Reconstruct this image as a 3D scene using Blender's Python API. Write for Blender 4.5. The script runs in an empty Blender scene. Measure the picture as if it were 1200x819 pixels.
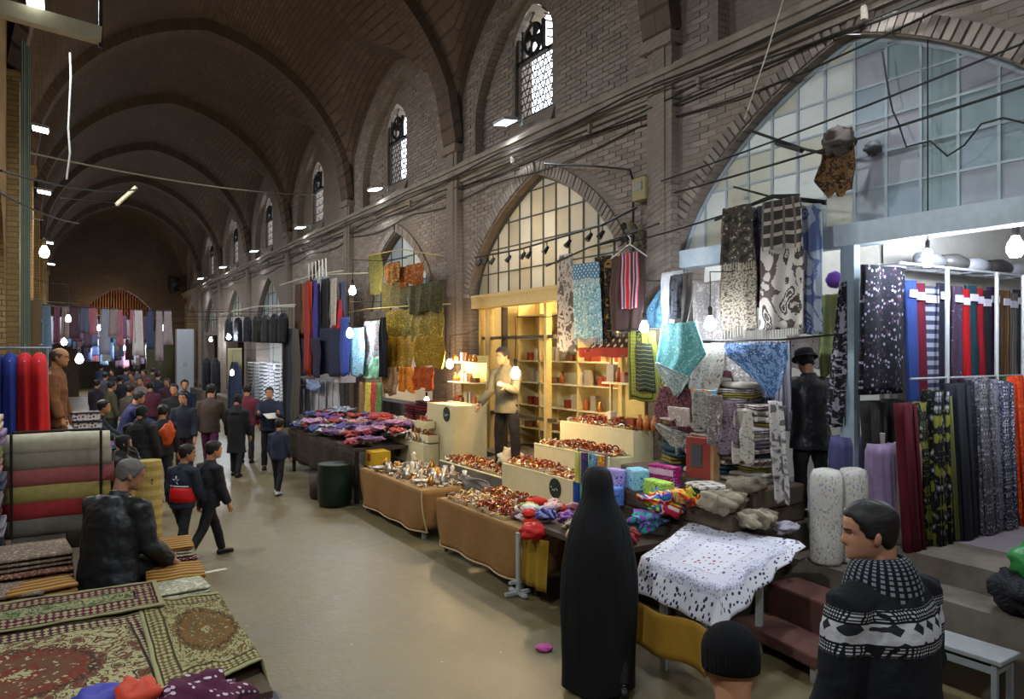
import bpy, bmesh, math, random
from mathutils import Vector, Matrix, noise, Euler

# ---------------------------------------------------------------- camera, world, exposure
SC = bpy.context.scene
COL = SC.collection
F, PSI, CAMH, HOR = 870.0, math.atan(530.0 / 870.0), 2.5, 411.0
S_, C_ = math.sin(PSI), math.cos(PSI)
cam_d = bpy.data.cameras.new('camera')
cam_d.sensor_fit = 'HORIZONTAL'; cam_d.sensor_width = 36.0
cam_d.lens = F / 1200.0 * 36.0
cam_d.shift_y = (HOR - 409.5) / 1200.0
cam_d.clip_start = 0.05; cam_d.clip_end = 300
cam = bpy.data.objects.new('camera', cam_d); COL.objects.link(cam)
cam.location = (0, 0, CAMH)
cam.rotation_euler = (math.radians(90), 0, -PSI)
SC.camera = cam

W = bpy.data.worlds.new('dusk'); SC.world = W; W.use_nodes = True
W.node_tree.nodes['Background'].inputs[0].default_value = (0.80, 0.88, 1.0, 1)
W.node_tree.nodes['Background'].inputs[1].default_value = 5.0
SC.view_settings.view_transform = 'Standard'
SC.view_settings.look = 'None'
SC.view_settings.exposure = 0.2
SC.view_settings.gamma = 1.0
SC.view_settings.use_curve_mapping = False

# ---------------------------------------------------------------- helpers
RND = random.Random(11)
PI = math.pi

def ray(x, y):
    a = (x - 600.0) / F; b = (HOR - y) / F
    return Vector((S_ + C_ * a, C_ - S_ * a, b))
O = Vector((0, 0, CAMH))
def PX(x, y, X): d = ray(x, y); return O + d * (X / d.x)          # pixel on the plane X = const
def PY(x, y, Y): d = ray(x, y); return O + d * (Y / d.y)
def PZ(x, y, Z): d = ray(x, y); return O + d * ((Z - CAMH) / d.z)
def PD(x, y, z): return O + ray(x, y) * z

def srgb(h):
    if isinstance(h, str):
        h = h.lstrip('#'); c = [int(h[i:i + 2], 16) / 255 for i in (0, 2, 4)]
    else: c = [v for v in h]
    return tuple(v / 12.92 if v <= 0.04045 else ((v + 0.055) / 1.055) ** 2.4 for v in c) + (1,)

class NT:
    """small node-tree writer"""
    def __init__(s, name, rough=0.8, metal=0.0, spec=0.3):
        s.m = bpy.data.materials.new(name); s.m.use_nodes = True
        s.t = s.m.node_tree; s.b = s.t.nodes['Principled BSDF']
        s.b.inputs['Roughness'].default_value = rough; s.b.inputs['Metallic'].default_value = metal
        s.b.inputs['Specular IOR Level'].default_value = spec
    def set(s, node, i, v):
        if v is None: return
        if isinstance(v, bpy.types.NodeSocket): s.t.links.new(v, node.inputs[i])
        else: node.inputs[i].default_value = v
    def tc(s, kind='UV'):
        return s.t.nodes.new('ShaderNodeTexCoord').outputs[kind]
    def map(s, v, sc=(1, 1, 1), rot=(0, 0, 0), loc=(0, 0, 0)):
        n = s.t.nodes.new('ShaderNodeMapping'); s.set(n, 0, v)
        n.inputs['Scale'].default_value = sc if not isinstance(sc, (int, float)) else (sc, sc, sc)
        n.inputs['Rotation'].default_value = rot; n.inputs['Location'].default_value = loc
        return n.outputs[0]
    def math(s, op, a, b=None, c=None, clamp=False):
        n = s.t.nodes.new('ShaderNodeMath'); n.operation = op; n.use_clamp = clamp
        s.set(n, 0, a); s.set(n, 1, b); s.set(n, 2, c); return n.outputs[0]
    def sep(s, v):
        n = s.t.nodes.new('ShaderNodeSeparateXYZ'); s.set(n, 0, v); return n.outputs
    def comb(s, x, y, z=0.0):
        n = s.t.nodes.new('ShaderNodeCombineXYZ'); s.set(n, 0, x); s.set(n, 1, y); s.set(n, 2, z); return n.outputs[0]
    def noise(s, v, sc=5, det=3, rough=0.55, dist=0.0, out=0):
        n = s.t.nodes.new('ShaderNodeTexNoise'); s.set(n, 'Vector', v); n.inputs['Scale'].default_value = sc
        n.inputs['Detail'].default_value = det; n.inputs['Roughness'].default_value = rough
        n.inputs['Distortion'].default_value = dist; return n.outputs[out]
    def voro(s, v, sc=5, feat='F1', out='Distance', rnd=1.0):
        n = s.t.nodes.new('ShaderNodeTexVoronoi'); n.feature = feat; s.set(n, 'Vector', v)
        n.inputs['Scale'].default_value = sc; n.inputs['Randomness'].default_value = rnd; return n.outputs[out]
    def wave(s, v, sc=5, dist=0, det=2, kind='BANDS', dirn='X'):
        n = s.t.nodes.new('ShaderNodeTexWave'); n.wave_type = kind
        if kind == 'BANDS': n.bands_direction = dirn
        s.set(n, 'Vector', v); n.inputs['Scale'].default_value = sc
        n.inputs['Distortion'].default_value = dist; n.inputs['Detail'].default_value = det; return n.outputs[1]
    def ramp(s, f, stops, const=False):
        n = s.t.nodes.new('ShaderNodeValToRGB'); s.set(n, 0, f); r = n.color_ramp
        if const: r.interpolation = 'CONSTANT'
        while len(r.elements) < len(stops): r.elements.new(0.5)
        for e, (p, c) in zip(r.elements, stops):
            e.position = p; e.color = srgb(c) if not (isinstance(c, tuple) and len(c) == 4) else c
        return n.outputs[0]
    def mix(s, f, a, b, mode='MIX'):
        n = s.t.nodes.new('ShaderNodeMix'); n.data_type = 'RGBA'; n.blend_type = mode
        s.set(n, 0, f)
        for i, v in ((6, a), (7, b)):
            if isinstance(v, str): v = srgb(v)
            s.set(n, i, v)
        return n.outputs[2]
    def col(s, v):
        s.set(s.b, 'Base Color', srgb(v) if isinstance(v, str) else v); return s
    def rough(s, v): s.set(s.b, 'Roughness', v); return s
    def bump(s, h, st=0.3, d=0.01):
        n = s.t.nodes.new('ShaderNodeBump'); s.set(n, 'Height', h)
        n.inputs['Strength'].default_value = st; n.inputs['Distance'].default_value = d
        s.t.links.new(n.outputs[0], s.b.inputs['Normal']); return s

MATS = {}
def solid(col, rough=0.75, metal=0.0, var=0.12, spec=0.3, key=None):
    """plain colour with a little woven / worn variation"""
    k = key or ('s', col, rough, metal, var)
    if k in MATS: return MATS[k]
    n = NT('plain_' + str(col).lstrip('#'), rough, metal, spec)
    c = srgb(col)
    v = n.noise(n.tc('Object'), 14, 4)
    d = tuple(max(0, x * (1 - var * 2)) for x in c[:3]) + (1,); l = tuple(min(1, x * (1 + var)) for x in c[:3]) + (1,)
    n.col(n.mix(v, d, l))
    MATS[k] = n.m; return n.m

def glow(col, st, key=None):
    k = ('e', col, st)
    if k in MATS: return MATS[k]
    n = NT('glow_' + str(col).lstrip('#')); n.col(col)
    n.b.inputs['Emission Color'].default_value = srgb(col); n.b.inputs['Emission Strength'].default_value = st
    MATS[k] = n.m; return n.m

def fabric(kind, cols, sc=1.0, rough=0.85, key=None):
    """printed or woven cloth; UV is in metres"""
    k = ('f', kind, tuple(cols), sc)
    if k in MATS: return MATS[k]
    n = NT('cloth_' + kind, rough, 0, 0.2)
    uv = n.tc('UV'); x, y, z = n.sep(uv)
    c = cols
    if kind == 'weave':
        f = n.noise(uv, 60 * sc, 3); o = n.mix(f, c[0], c[1])
    elif kind == 'stripe' or kind == 'band':                      # across u / across v
        a = n.math('FRACT', n.math('MULTIPLY', x if kind == 'stripe' else y, sc))
        w = n.math('ADD', a, n.math('MULTIPLY', n.math('SUBTRACT', n.noise(uv, 40, 2), 0.5), 0.03))
        o = n.ramp(w, [(i / len(c), q) for i, q in enumerate(c)], True)
    elif kind == 'dots':
        v = n.voro(n.map(uv, sc), 22, rnd=0.5)
        o = n.ramp(v, [(0, c[1]), (0.28, c[-1]), (0.36, c[0])], True)
    elif kind == 'speck':
        v = n.voro(n.map(uv, sc), 45); q = n.voro(n.map(uv, sc), 45, out='Color')
        h = n.sep(q)[0]
        pick = n.ramp(h, [(i / len(c), q2) for i, q2 in enumerate(c)], True)
        o = n.mix(n.math('GREATER_THAN', v, 0.5), pick, c[0])
    elif kind == 'floral':
        w = n.noise(n.map(uv, sc), 6, 2, out=1)
        uv2 = n.mix(0.10, uv, w)
        v = n.voro(n.map(uv2, sc), 9); v2 = n.voro(n.map(uv2, sc), 24)
        a = n.ramp(v, [(0, c[1]), (0.16, c[2 % len(c)]), (0.30, c[0]), (0.62, c[0]), (0.68, c[-1])], True)
        b = n.math('LESS_THAN', v2, 0.2)
        o = n.mix(b, a, c[-1])
    elif kind == 'paisley':
        w = n.noise(n.map(uv, sc), 3.0, 1, out=1)
        uv2 = n.mix(0.22, uv, w)
        v = n.voro(n.map(uv2, (sc, sc * 0.62, 1)), 6.5, rnd=0.55)
        f = n.noise(n.map(uv, sc), 38, 2)
        vv = n.math('ADD', v, n.math('MULTIPLY', n.math('SUBTRACT', f, 0.5), 0.16))
        o = n.ramp(vv, [(0, c[2 % len(c)]), (0.10, c[1]), (0.22, c[0]), (0.27, c[1]), (0.36, c[0]), (0.58, c[0]), (0.63, c[-1])], True)
    elif kind == 'lattice':                                        # diamonds
        a = n.math('ABSOLUTE', n.math('SUBTRACT', n.math('FRACT', n.math('MULTIPLY', x, 9 * sc)), 0.5))
        b = n.math('ABSOLUTE', n.math('SUBTRACT', n.math('FRACT', n.math('MULTIPLY', y, 9 * sc)), 0.5))
        d = n.math('ADD', a, b)
        o = n.ramp(d, [(0, c[1]), (0.2, c[0]), (0.42, c[-1]), (0.52, c[0]), (0.8, c[1])], True)
    elif kind == 'check':
        a = n.math('FRACT', n.math('MULTIPLY', x, 6 * sc)); b = n.math('FRACT', n.math('MULTIPLY', y, 6 * sc))
        a = n.math('LESS_THAN', a, 0.25); b = n.math('LESS_THAN', b, 0.3)
        o = n.mix(a, n.mix(b, c[0], c[1]), c[-1])
    elif kind == 'mottle':
        v = n.noise(n.map(uv, sc), 9, 5, 0.75)
        o = n.ramp(v, [(0.30 + 0.4 * i / max(1, len(c)), q) for i, q in enumerate(c)], True)
    else: o = srgb(c[0])
    n.col(n.mix(0.25, o, n.mix(n.noise(uv, 90, 2), (0.25, 0.25, 0.25, 1), (1, 1, 1, 1)), 'MULTIPLY'))
    n.bump(n.noise(uv, 260, 2), 0.15, 0.002)
    MATS[k] = n.m; return n.m

def carpet(cols, seed=0, w=1.0, h=1.0, key=None, med=True, sc=1.0):
    """bordered carpet; UV runs 0..w, 0..h in metres"""
    n = NT('carpet', 0.95, 0, 0.1)
    uv = n.tc('UV'); x, y, z = n.sep(uv)
    c = cols                                                       # field, motif, accent, border, outline
    ex = n.math('MINIMUM', x, n.math('SUBTRACT', w, x)); ey = n.math('MINIMUM', y, n.math('SUBTRACT', h, y))
    e = n.math('MINIMUM', ex, ey)
    wv = n.noise(n.map(uv, sc, loc=(seed, seed * 2, 0)), 4, 2, out=1)
    uv2 = n.mix(0.12, uv, wv)
    v = n.voro(n.map(uv2, sc, loc=(seed, 0, 0)), 5.0, rnd=0.6); v2 = n.voro(n.map(uv2, sc), 15)
    a = n.ramp(v, [(0, c[2]), (0.13, c[1]), (0.26, c[0]), (0.30, c[4]), (0.36, c[0]), (0.60, c[0]), (0.66, c[1]), (0.74, c[0])], True)
    a = n.mix(n.math('LESS_THAN', v2, 0.17), a, c[4])
    if med:
        dx = n.math('SUBTRACT', x, w / 2); dy = n.math('SUBTRACT', y, h / 2)
        r = n.math('SQRT', n.math('ADD', n.math('POWER', n.math('DIVIDE', dx, w * 0.27), 2), n.math('POWER', n.math('DIVIDE', dy, h * 0.27), 2)))
        r = n.math('ADD', r, n.math('MULTIPLY', n.math('SUBTRACT', n.noise(uv, 14 * sc, 1), 0.5), 0.35))
        m = n.ramp(r, [(0, c[0]), (0.14, c[2]), (0.3, c[1]), (0.62, c[2]), (0.82, c[4]), (0.92, c[1]), (1.0, c[1])], True)
        mm = n.math('LESS_THAN', r, 0.98)
        m = n.mix(n.math('LESS_THAN', v2, 0.25), m, c[0])
        a = n.mix(mm, a, m)
    t = n.math('MULTIPLY', n.math('ADD', n.math('SINE', n.math('MULTIPLY', x, 150)), n.math('SINE', n.math('MULTIPLY', y, 150))), 0.5)
    bd = n.mix(n.math('GREATER_THAN', n.math('ADD', t, n.noise(uv, 30, 1)), 0.6), c[3], c[0])
    v3 = n.voro(n.map(uv2, sc), 34); a = n.mix(n.math('LESS_THAN', v3, 0.16), a, c[3]); a = n.mix(n.math('GREATER_THAN', v3, 0.62), a, c[1])
    out = n.mix(n.math('LESS_THAN', e, 0.17), a, c[4])
    out = n.mix(n.math('LESS_THAN', e, 0.155), out, bd)
    out = n.mix(n.math('LESS_THAN', e, 0.045), out, c[4])
    out = n.mix(n.math('LESS_THAN', e, 0.03), out, c[0])
    n.col(n.mix(0.3, out, n.mix(n.noise(uv, 120, 2), (0.3, 0.3, 0.3, 1), (1, 1, 1, 1)), 'MULTIPLY'))
    n.bump(n.noise(uv, 300, 2), 0.3, 0.004)
    return n.m

# ---- mesh collector
class M:
    def __init__(s): s.v = []; s.f = []; s.uv = {}; s.mi = []; s.cur = 0
    def add(s, vs, fs, uvs=None):
        b = len(s.v); s.v += [tuple(p) for p in vs]
        if uvs:
            for i, q in enumerate(uvs): s.uv[b + i] = q
        for f in fs: s.f.append([b + i for i in f]); s.mi.append(s.cur)
        return s
    def box(s, c, d, rz=0.0, rx=0.0, ry=0.0):
        mt = Matrix.Translation(Vector(c)) @ Euler((rx, ry, rz)).to_matrix().to_4x4()
        vs = [mt @ Vector((d[0] * i / 2, d[1] * j / 2, d[2] * k / 2)) for i in (-1, 1) for j in (-1, 1) for k in (-1, 1)]
        return s.add(vs, [(0, 1, 3, 2), (4, 6, 7, 5), (0, 4, 5, 1), (2, 3, 7, 6), (0, 2, 6, 4), (1, 5, 7, 3)],
                     [((p[0] + p[1]), (p[2] + 0.3 * p[1])) for p in vs])
    def bar(s, a, b, w, h=None, up=(0, 0, 1)):
        a = Vector(a); b = Vector(b); h = h or w
        d = (b - a).normalized(); u = Vector(up)
        if abs(d.dot(u)) > 0.98: u = Vector((1, 0, 0))
        r = d.cross(u).normalized(); u = r.cross(d).normalized()
        vs = []
        for p in (a, b):
            for i, j in ((-1, -1), (1, -1), (1, 1), (-1, 1)): vs.append(p + r * (w / 2 * i) + u * (h / 2 * j))
        return s.add(vs, [(3, 2, 1, 0), (4, 5, 6, 7), (0, 1, 5, 4), (1, 2, 6, 5), (2, 3, 7, 6), (3, 0, 4, 7)],
                     [(p[0] + p[1], p[2]) for p in vs])
    def tube(s, pts, r, n=8, cap=True):
        pts = [Vector(p) for p in pts]; k = len(pts)
        rr = r if isinstance(r, (list, tuple)) else [r] * k
        vs = []; fs = []; uvs = []
        prev = None; L = 0
        for i, p in enumerate(pts):
            t = (pts[min(i + 1, k - 1)] - pts[max(i - 1, 0)])
            t = t.normalized() if t.length > 1e-9 else Vector((0, 0, 1))
            if prev is None:
                u = Vector((1, 0, 0)) if abs(t.x) < 0.9 else Vector((0, 1, 0))
            else: u = prev
            u = (u - t * u.dot(t)).normalized(); prev = u; w = t.cross(u)
            if i: L += (p - pts[i - 1]).length
            ra = rr[i]; ra, rb = ra if isinstance(ra, (list, tuple)) else (ra, ra)
            for j in range(n):
                a = 2 * PI * j / n
                vs.append(p + u * (ra * math.cos(a)) + w * (rb * math.sin(a))); uvs.append((a * max(ra, rb), L))
        for i in range(k - 1):
            for j in range(n):
                q = (j + 1) % n; fs.append((i * n + j, i * n + q, (i + 1) * n + q, (i + 1) * n + j))
        if cap: fs.append(tuple(range(n - 1, -1, -1))); fs.append(tuple((k - 1) * n + j for j in range(n)))
        return s.add(vs, fs, uvs)
    def lathe(s, prof, c=(0, 0, 0), n=16, sx=1.0, sy=1.0):
        c = Vector(c); vs = []; fs = []; uvs = []; k = len(prof); L = 0
        for i, (r, z) in enumerate(prof):
            if i: L += math.hypot(r - prof[i - 1][0], z - prof[i - 1][1])
            for j in range(n):
                a = 2 * PI * j / n; vs.append(c + Vector((r * sx * math.cos(a), r * sy * math.sin(a), z))); uvs.append((a * 0.2, L))
        for i in range(k - 1):
            for j in range(n):
                q = (j + 1) % n; fs.append((i * n + j, i * n + q, (i + 1) * n + q, (i + 1) * n + j))
        fs.append(tuple(range(n - 1, -1, -1))); fs.append(tuple((k - 1) * n + j for j in range(n)))
        return s.add(vs, fs, uvs)
    def ball(s, c, r, n=12, m=8, f=None):
        r = r if isinstance(r, (list, tuple)) else (r, r, r); c = Vector(c)
        vs = []; fs = []
        for i in range(m + 1):
            t = PI * i / m
            for j in range(n):
                a = 2 * PI * j / n
                d = Vector((math.sin(t) * math.cos(a), math.sin(t) * math.sin(a), math.cos(t)))
                k = f(d) if f else 1.0
                vs.append(c + Vector((d.x * r[0] * k, d.y * r[1] * k, d.z * r[2] * k)))
        for i in range(m):
            for j in range(n):
                q = (j + 1) % n; fs.append((i * n + j, (i + 1) * n + j, (i + 1) * n + q, i * n + q))
        return s.add(vs, fs, [(p[0] + p[1] * 0.5, p[2] + p[1] * 0.7) for p in vs])
    def torus(s, c, R, r, n=16, m=6, mt=None):
        vs = []; fs = []
        for i in range(n):
            a = 2 * PI * i / n
            for j in range(m):
                b = 2 * PI * j / m
                p = Vector(((R + r * math.cos(b)) * math.cos(a), (R + r * math.cos(b)) * math.sin(a), r * math.sin(b)))
                if mt: p = mt @ p
                vs.append(Vector(c) + p)
        for i in range(n):
            for j in range(m):
                fs.append((i * m + j, ((i + 1) % n) * m + j, ((i + 1) % n) * m + (j + 1) % m, i * m + (j + 1) % m))
        return s.add(vs, fs)
    def grid(s, fn, nu, nv, uvf=None):
        vs = []; uvs = []; fs = []
        for i in range(nu + 1):
            for j in range(nv + 1):
                u, v = i / nu, j / nv
                vs.append(fn(u, v)); uvs.append(uvf(u, v) if uvf else (u, v))
        for i in range(nu):
            for j in range(nv):
                a = i * (nv + 1) + j; fs.append((a, a + nv + 1, a + nv + 2, a + 1))
        return s.add(vs, fs, uvs)
    def prism(s, poly, d):
        """poly: list of 3-D points, d: extrusion vector"""
        d = Vector(d); n = len(poly); vs = [Vector(p) for p in poly] + [Vector(p) + d for p in poly]
        fs = [tuple(range(n - 1, -1, -1)), tuple(range(n, 2 * n))] + [(i, (i + 1) % n, n + (i + 1) % n, n + i) for i in range(n)]
        return s.add(vs, fs, [(p[0] + p[1], p[2]) for p in vs])
    def mesh(s, name, mats, off=Vector((0, 0, 0)), smooth=False):
        me = bpy.data.meshes.new(name)
        me.from_pydata([tuple(Vector(p) - off) for p in s.v], [], s.f)
        if s.uv:
            L = me.uv_layers.new(name='UVMap')
            dat = [0.0] * (2 * len(me.loops))
            for i, lp in enumerate(me.loops):
                q = s.uv.get(lp.vertex_index, (0, 0)); dat[2 * i] = q[0]; dat[2 * i + 1] = q[1]
            L.data.foreach_set('uv', dat)
        for m in (mats if isinstance(mats, (list, tuple)) else [mats]): me.materials.append(m)
        if any(s.mi): me.polygons.foreach_set('material_index', s.mi)
        if smooth: me.polygons.foreach_set('use_smooth', [True] * len(me.polygons))
        me.update(); return me
    def build(s, name, mats, parent=None, smooth=False, world=False, solid=0.0, base=True, bevel=0.0):
        """parent None: a top-level thing whose origin is moved to the middle of its base.
           parent given: coordinates are local to it (or in world metres when world=True)"""
        off = Vector((0, 0, 0))
        if parent is None:
            if base and s.v:
                xs = [p[0] for p in s.v]; ys = [p[1] for p in s.v]; zs = [p[2] for p in s.v]
                off = Vector(((min(xs) + max(xs)) / 2, (min(ys) + max(ys)) / 2, min(zs)))
        elif world:
            off = parent_world(parent)
        o = bpy.data.objects.new(name, s.mesh(name, mats, off, smooth)); COL.objects.link(o)
        if parent is None: o.location = off
        else: o.parent = parent
        if solid:
            md = o.modifiers.new('thickness', 'SOLIDIFY'); md.thickness = solid; md.offset = 0
        if bevel:
            md = o.modifiers.new('edges', 'BEVEL'); md.width = bevel; md.segments = 2
        return o
def parent_world(o):
    p = Vector((0, 0, 0))
    while o: p += o.location; o = o.parent
    return p
def tag(o, label=None, cat=None, group=None, kind=None):
    if label: o['label'] = label
    if cat: o['category'] = cat
    if group: o['group'] = group
    if kind: o['kind'] = kind
    return o
def thing(name, label, cat, loc=(0, 0, 0), rz=0.0, group=None, kind=None):
    o = bpy.data.objects.new(name, None); COL.objects.link(o); o.empty_display_size = 0.1
    o.location = loc; o.rotation_euler = (0, 0, rz); return tag(o, label, cat, group, kind)
def struct(name, m, mat, smooth=False, base=False, **k):
    return tag(m.build(name, mat, None, smooth, base=base, **k), kind='structure')
def clone(o, loc=None, rz=None, label=None, parent=None, scale=None, group=None):
    c = o.copy(); COL.objects.link(c)
    if parent is not None: c.parent = parent
    if loc is not None: c.location = loc
    if rz is not None: c.rotation_euler = (0, 0, rz)
    if scale is not None: c.scale = scale if isinstance(scale, (tuple, list)) else (scale,) * 3
    if label: c['label'] = label
    if group: c['group'] = group
    for ch in list(o.children):
        if ch.name != c.name: clone(ch, parent=c)
    return c
def lerp(a, b, t): return a + (b - a) * t
def ns(*p): return noise.noise(Vector(p if len(p) == 3 else (p[0], p[1], 0.0)))
# ================================================================ the building
XR, XL, XC = 6.2, -0.6, 2.8
PB = [-4.9, 0.9, 6.62, 12.1, 17.9, 23.6, 29.4, 35.2, 41.0, 46.8]
SPR, RISE = 6.2, 3.65
def tud(v):
    v = min(1.0, abs(v)); return 0.65 * math.sqrt(max(0, 1 - v * v)) + 0.35 * (1 - v)
def tub(v):
    v = min(1.0, abs(v)); return 0.86 * math.sqrt(max(0, 1 - v ** 2.1)) + 0.14 * (1 - v)

def brick_material(name, c1, c2, c3, mortar, sc=1.0, coord='UV', bump=0.5):
    n = NT(name, 0.9, 0, 0.15)
    uv = n.tc(coord)
    t = n.t.nodes.new('ShaderNodeTexBrick'); n.set(t, 'Vector', uv)
    t.inputs['Scale'].default_value = sc; t.inputs['Brick Width'].default_value = 0.25
    t.inputs['Row Height'].default_value = 0.07; t.inputs['Mortar Size'].default_value = 0.007
    t.inputs['Color1'].default_value = srgb(c1); t.inputs['Color2'].default_value = srgb(c2); t.inputs['Mortar'].default_value = srgb(mortar)
    big = n.noise(uv, 0.9, 5, 0.6); sm = n.noise(uv, 9, 4)
    c = n.mix(n.ramp(big, [(0.35, '#000000'), (0.7, '#ffffff')]), t.outputs[0], c3)
    c = n.mix(0.45, c, n.mix(sm, (0.35, 0.33, 0.32, 1), (1, 1, 1, 1)), 'MULTIPLY')
    n.col(c); n.bump(n.math('ADD', n.math('MULTIPLY', t.outputs[1], -1.0), n.math('MULTIPLY', sm, 0.4)), bump, 0.012)
    return n.m
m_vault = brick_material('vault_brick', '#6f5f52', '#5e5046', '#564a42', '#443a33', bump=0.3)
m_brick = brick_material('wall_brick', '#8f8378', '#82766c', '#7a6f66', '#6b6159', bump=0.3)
m_leftb = brick_material('left_brick', '#a58a5c', '#927750', '#7d6544', '#5d4c38')
def island_brick(name, cols):
    n = NT(name, 0.92, 0, 0.12)
    g = n.t.nodes.new('ShaderNodeNewGeometry')
    c = n.ramp(g.outputs['Random Per Island'], [(i / (len(cols) - 1), q) for i, q in enumerate(cols)])
    ob = n.tc('Object'); c = n.mix(0.35, c, n.mix(n.noise(ob, 6, 5, 0.65), (0.3, 0.28, 0.27, 1), (1, 1, 1, 1)), 'MULTIPLY')
    n.col(c); n.bump(n.noise(ob, 40, 3), 0.4, 0.006); return n.m
m_islb = island_brick('brick_clay', ['#8d8279', '#82776f', '#968b82', '#786d66'])
m_b3 = [island_brick('brick_tone', [a, b]) for a, b in (('#8a7f76', '#857a71'), ('#7d7269', '#776c64'), ('#91867c', '#8b8077'))]
def plaster(name, c, c2, sc=2.0, rough=0.9, bump=0.25):
    n = NT(name, rough, 0, 0.2); ob = n.tc('Object')
    f = n.noise(ob, sc, 6, 0.65); g = n.noise(ob, sc * 9, 4)
    o = n.mix(n.ramp(f, [(0.35, '#000000'), (0.68, '#ffffff')]), c, c2)
    n.col(n.mix(0.3, o, n.mix(g, (0.5, 0.5, 0.5, 1), (1, 1, 1, 1)), 'MULTIPLY')); n.bump(g, bump, 0.01); return n.m
m_plaster = plaster('grey_plaster', '#8d8378', '#6f665d')
m_jamb = plaster('jamb_plaster', '#9b907f', '#7c7060')
m_cream = plaster('cream_paint', '#dbd0a6', '#cfc294', 1.2, 0.75, 0.1)
m_white = plaster('white_paint', '#cfccc4', '#b9b5ab', 1.2, 0.8, 0.1)
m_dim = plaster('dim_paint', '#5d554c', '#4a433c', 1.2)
m_conc = plaster('ledge_concrete', '#7b7166', '#5a5149', 1.6, 0.9, 0.5)
m_steel = solid('#7d8892', 0.55, 0.2)
m_dark = solid('#1c1a19', 0.6)
m_cable = solid('#15130f', 0.7)

# --- floor: worn polished screed
n = NT('floor_screed', 0.4, 0, 0.5)
ob = n.tc('Object'); f1 = n.noise(ob, 0.55, 6, 0.6); f2 = n.noise(ob, 7, 5, 0.7)
c = n.mix(n.ramp(f1, [(0.3, '#000000'), (0.7, '#ffffff')]), '#685c42', '#7d7150')
c = n.mix(0.5, c, n.mix(f2, (0.35, 0.33, 0.3, 1), (1, 1, 1, 1)), 'MULTIPLY')
sp = n.voro(ob, 5.5); c = n.mix(n.math('LESS_THAN', sp, 0.035), c, '#b8b09c')
n.col(c); n.rough(n.ramp(n.math('ADD', n.math('MULTIPLY', f2, 0.5), n.math('MULTIPLY', f1, 0.5)), [(0.3, (0.28, 0.28, 0.28, 1)), (0.7, (0.62, 0.62, 0.62, 1))]))
n.bump(n.noise(ob, 18, 5, 0.6), 0.25, 0.012); m_floor = n.m
m = M()
m.grid(lambda u, v: (lerp(-4.5, 10, u), lerp(-5.2, 64, v), 0.006 * ns(u * 30, v * 80)), 24, 80)
struct('floor', m, m_floor)

# --- vault
m = M()
NU = 56
for k in range(len(PB) - 1):
    a, b = PB[k], PB[k + 1]; mid = (a + b) / 2; hb = (b - a) / 2
    def vf(u, v, mid=mid, hb=hb):
        uu = 2 * u - 1; vv = 2 * v - 1
        zb = SPR + RISE * tub(uu); zl = SPR + 2.55 * tub(vv)
        return (lerp(XL, XR, u), mid + hb * vv, max(zb, zl) + 0.28 * (1 - uu * uu) * (1 - vv * vv))
    m.grid(vf, NU, 26, lambda u, v, mid=mid, hb=hb: (mid + hb * (2 * v - 1), (u + 0.2 * math.sin(u * PI)) * 9.0))
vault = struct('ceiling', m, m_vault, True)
# transverse arches: one band at each pair of piers
for k, yb in enumerate(PB[:-1]):
    m = M(); seg = 40; hw = 0.25
    for i in range(seg + 1):
        u = 2 * i / seg - 1; x = XC + u * 3.4
        zo = SPR + RISE * tub(u) + 0.1
        k2 = 0.955; zi = SPR + (RISE - 0.22) * tub(u * 1.0); xi = XC + u * 3.4 * k2
        for (xx, zz, yy) in ((x, zo, yb - hw), (xi, zi, yb - hw), (xi, zi, yb + hw), (x, zo, yb + hw)):
            m.v.append((xx, yy, zz)); m.uv[len(m.v) - 1] = (yy, i * 0.24)
    for i in range(seg):
        for j in range(4):
            a = i * 4 + j; b = i * 4 + (j + 1) % 4
            m.f.append([a, b, b + 4, a + 4]); m.mi.append(0)
    o = m.build('transverse_arch', m_vault, vault)

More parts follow.
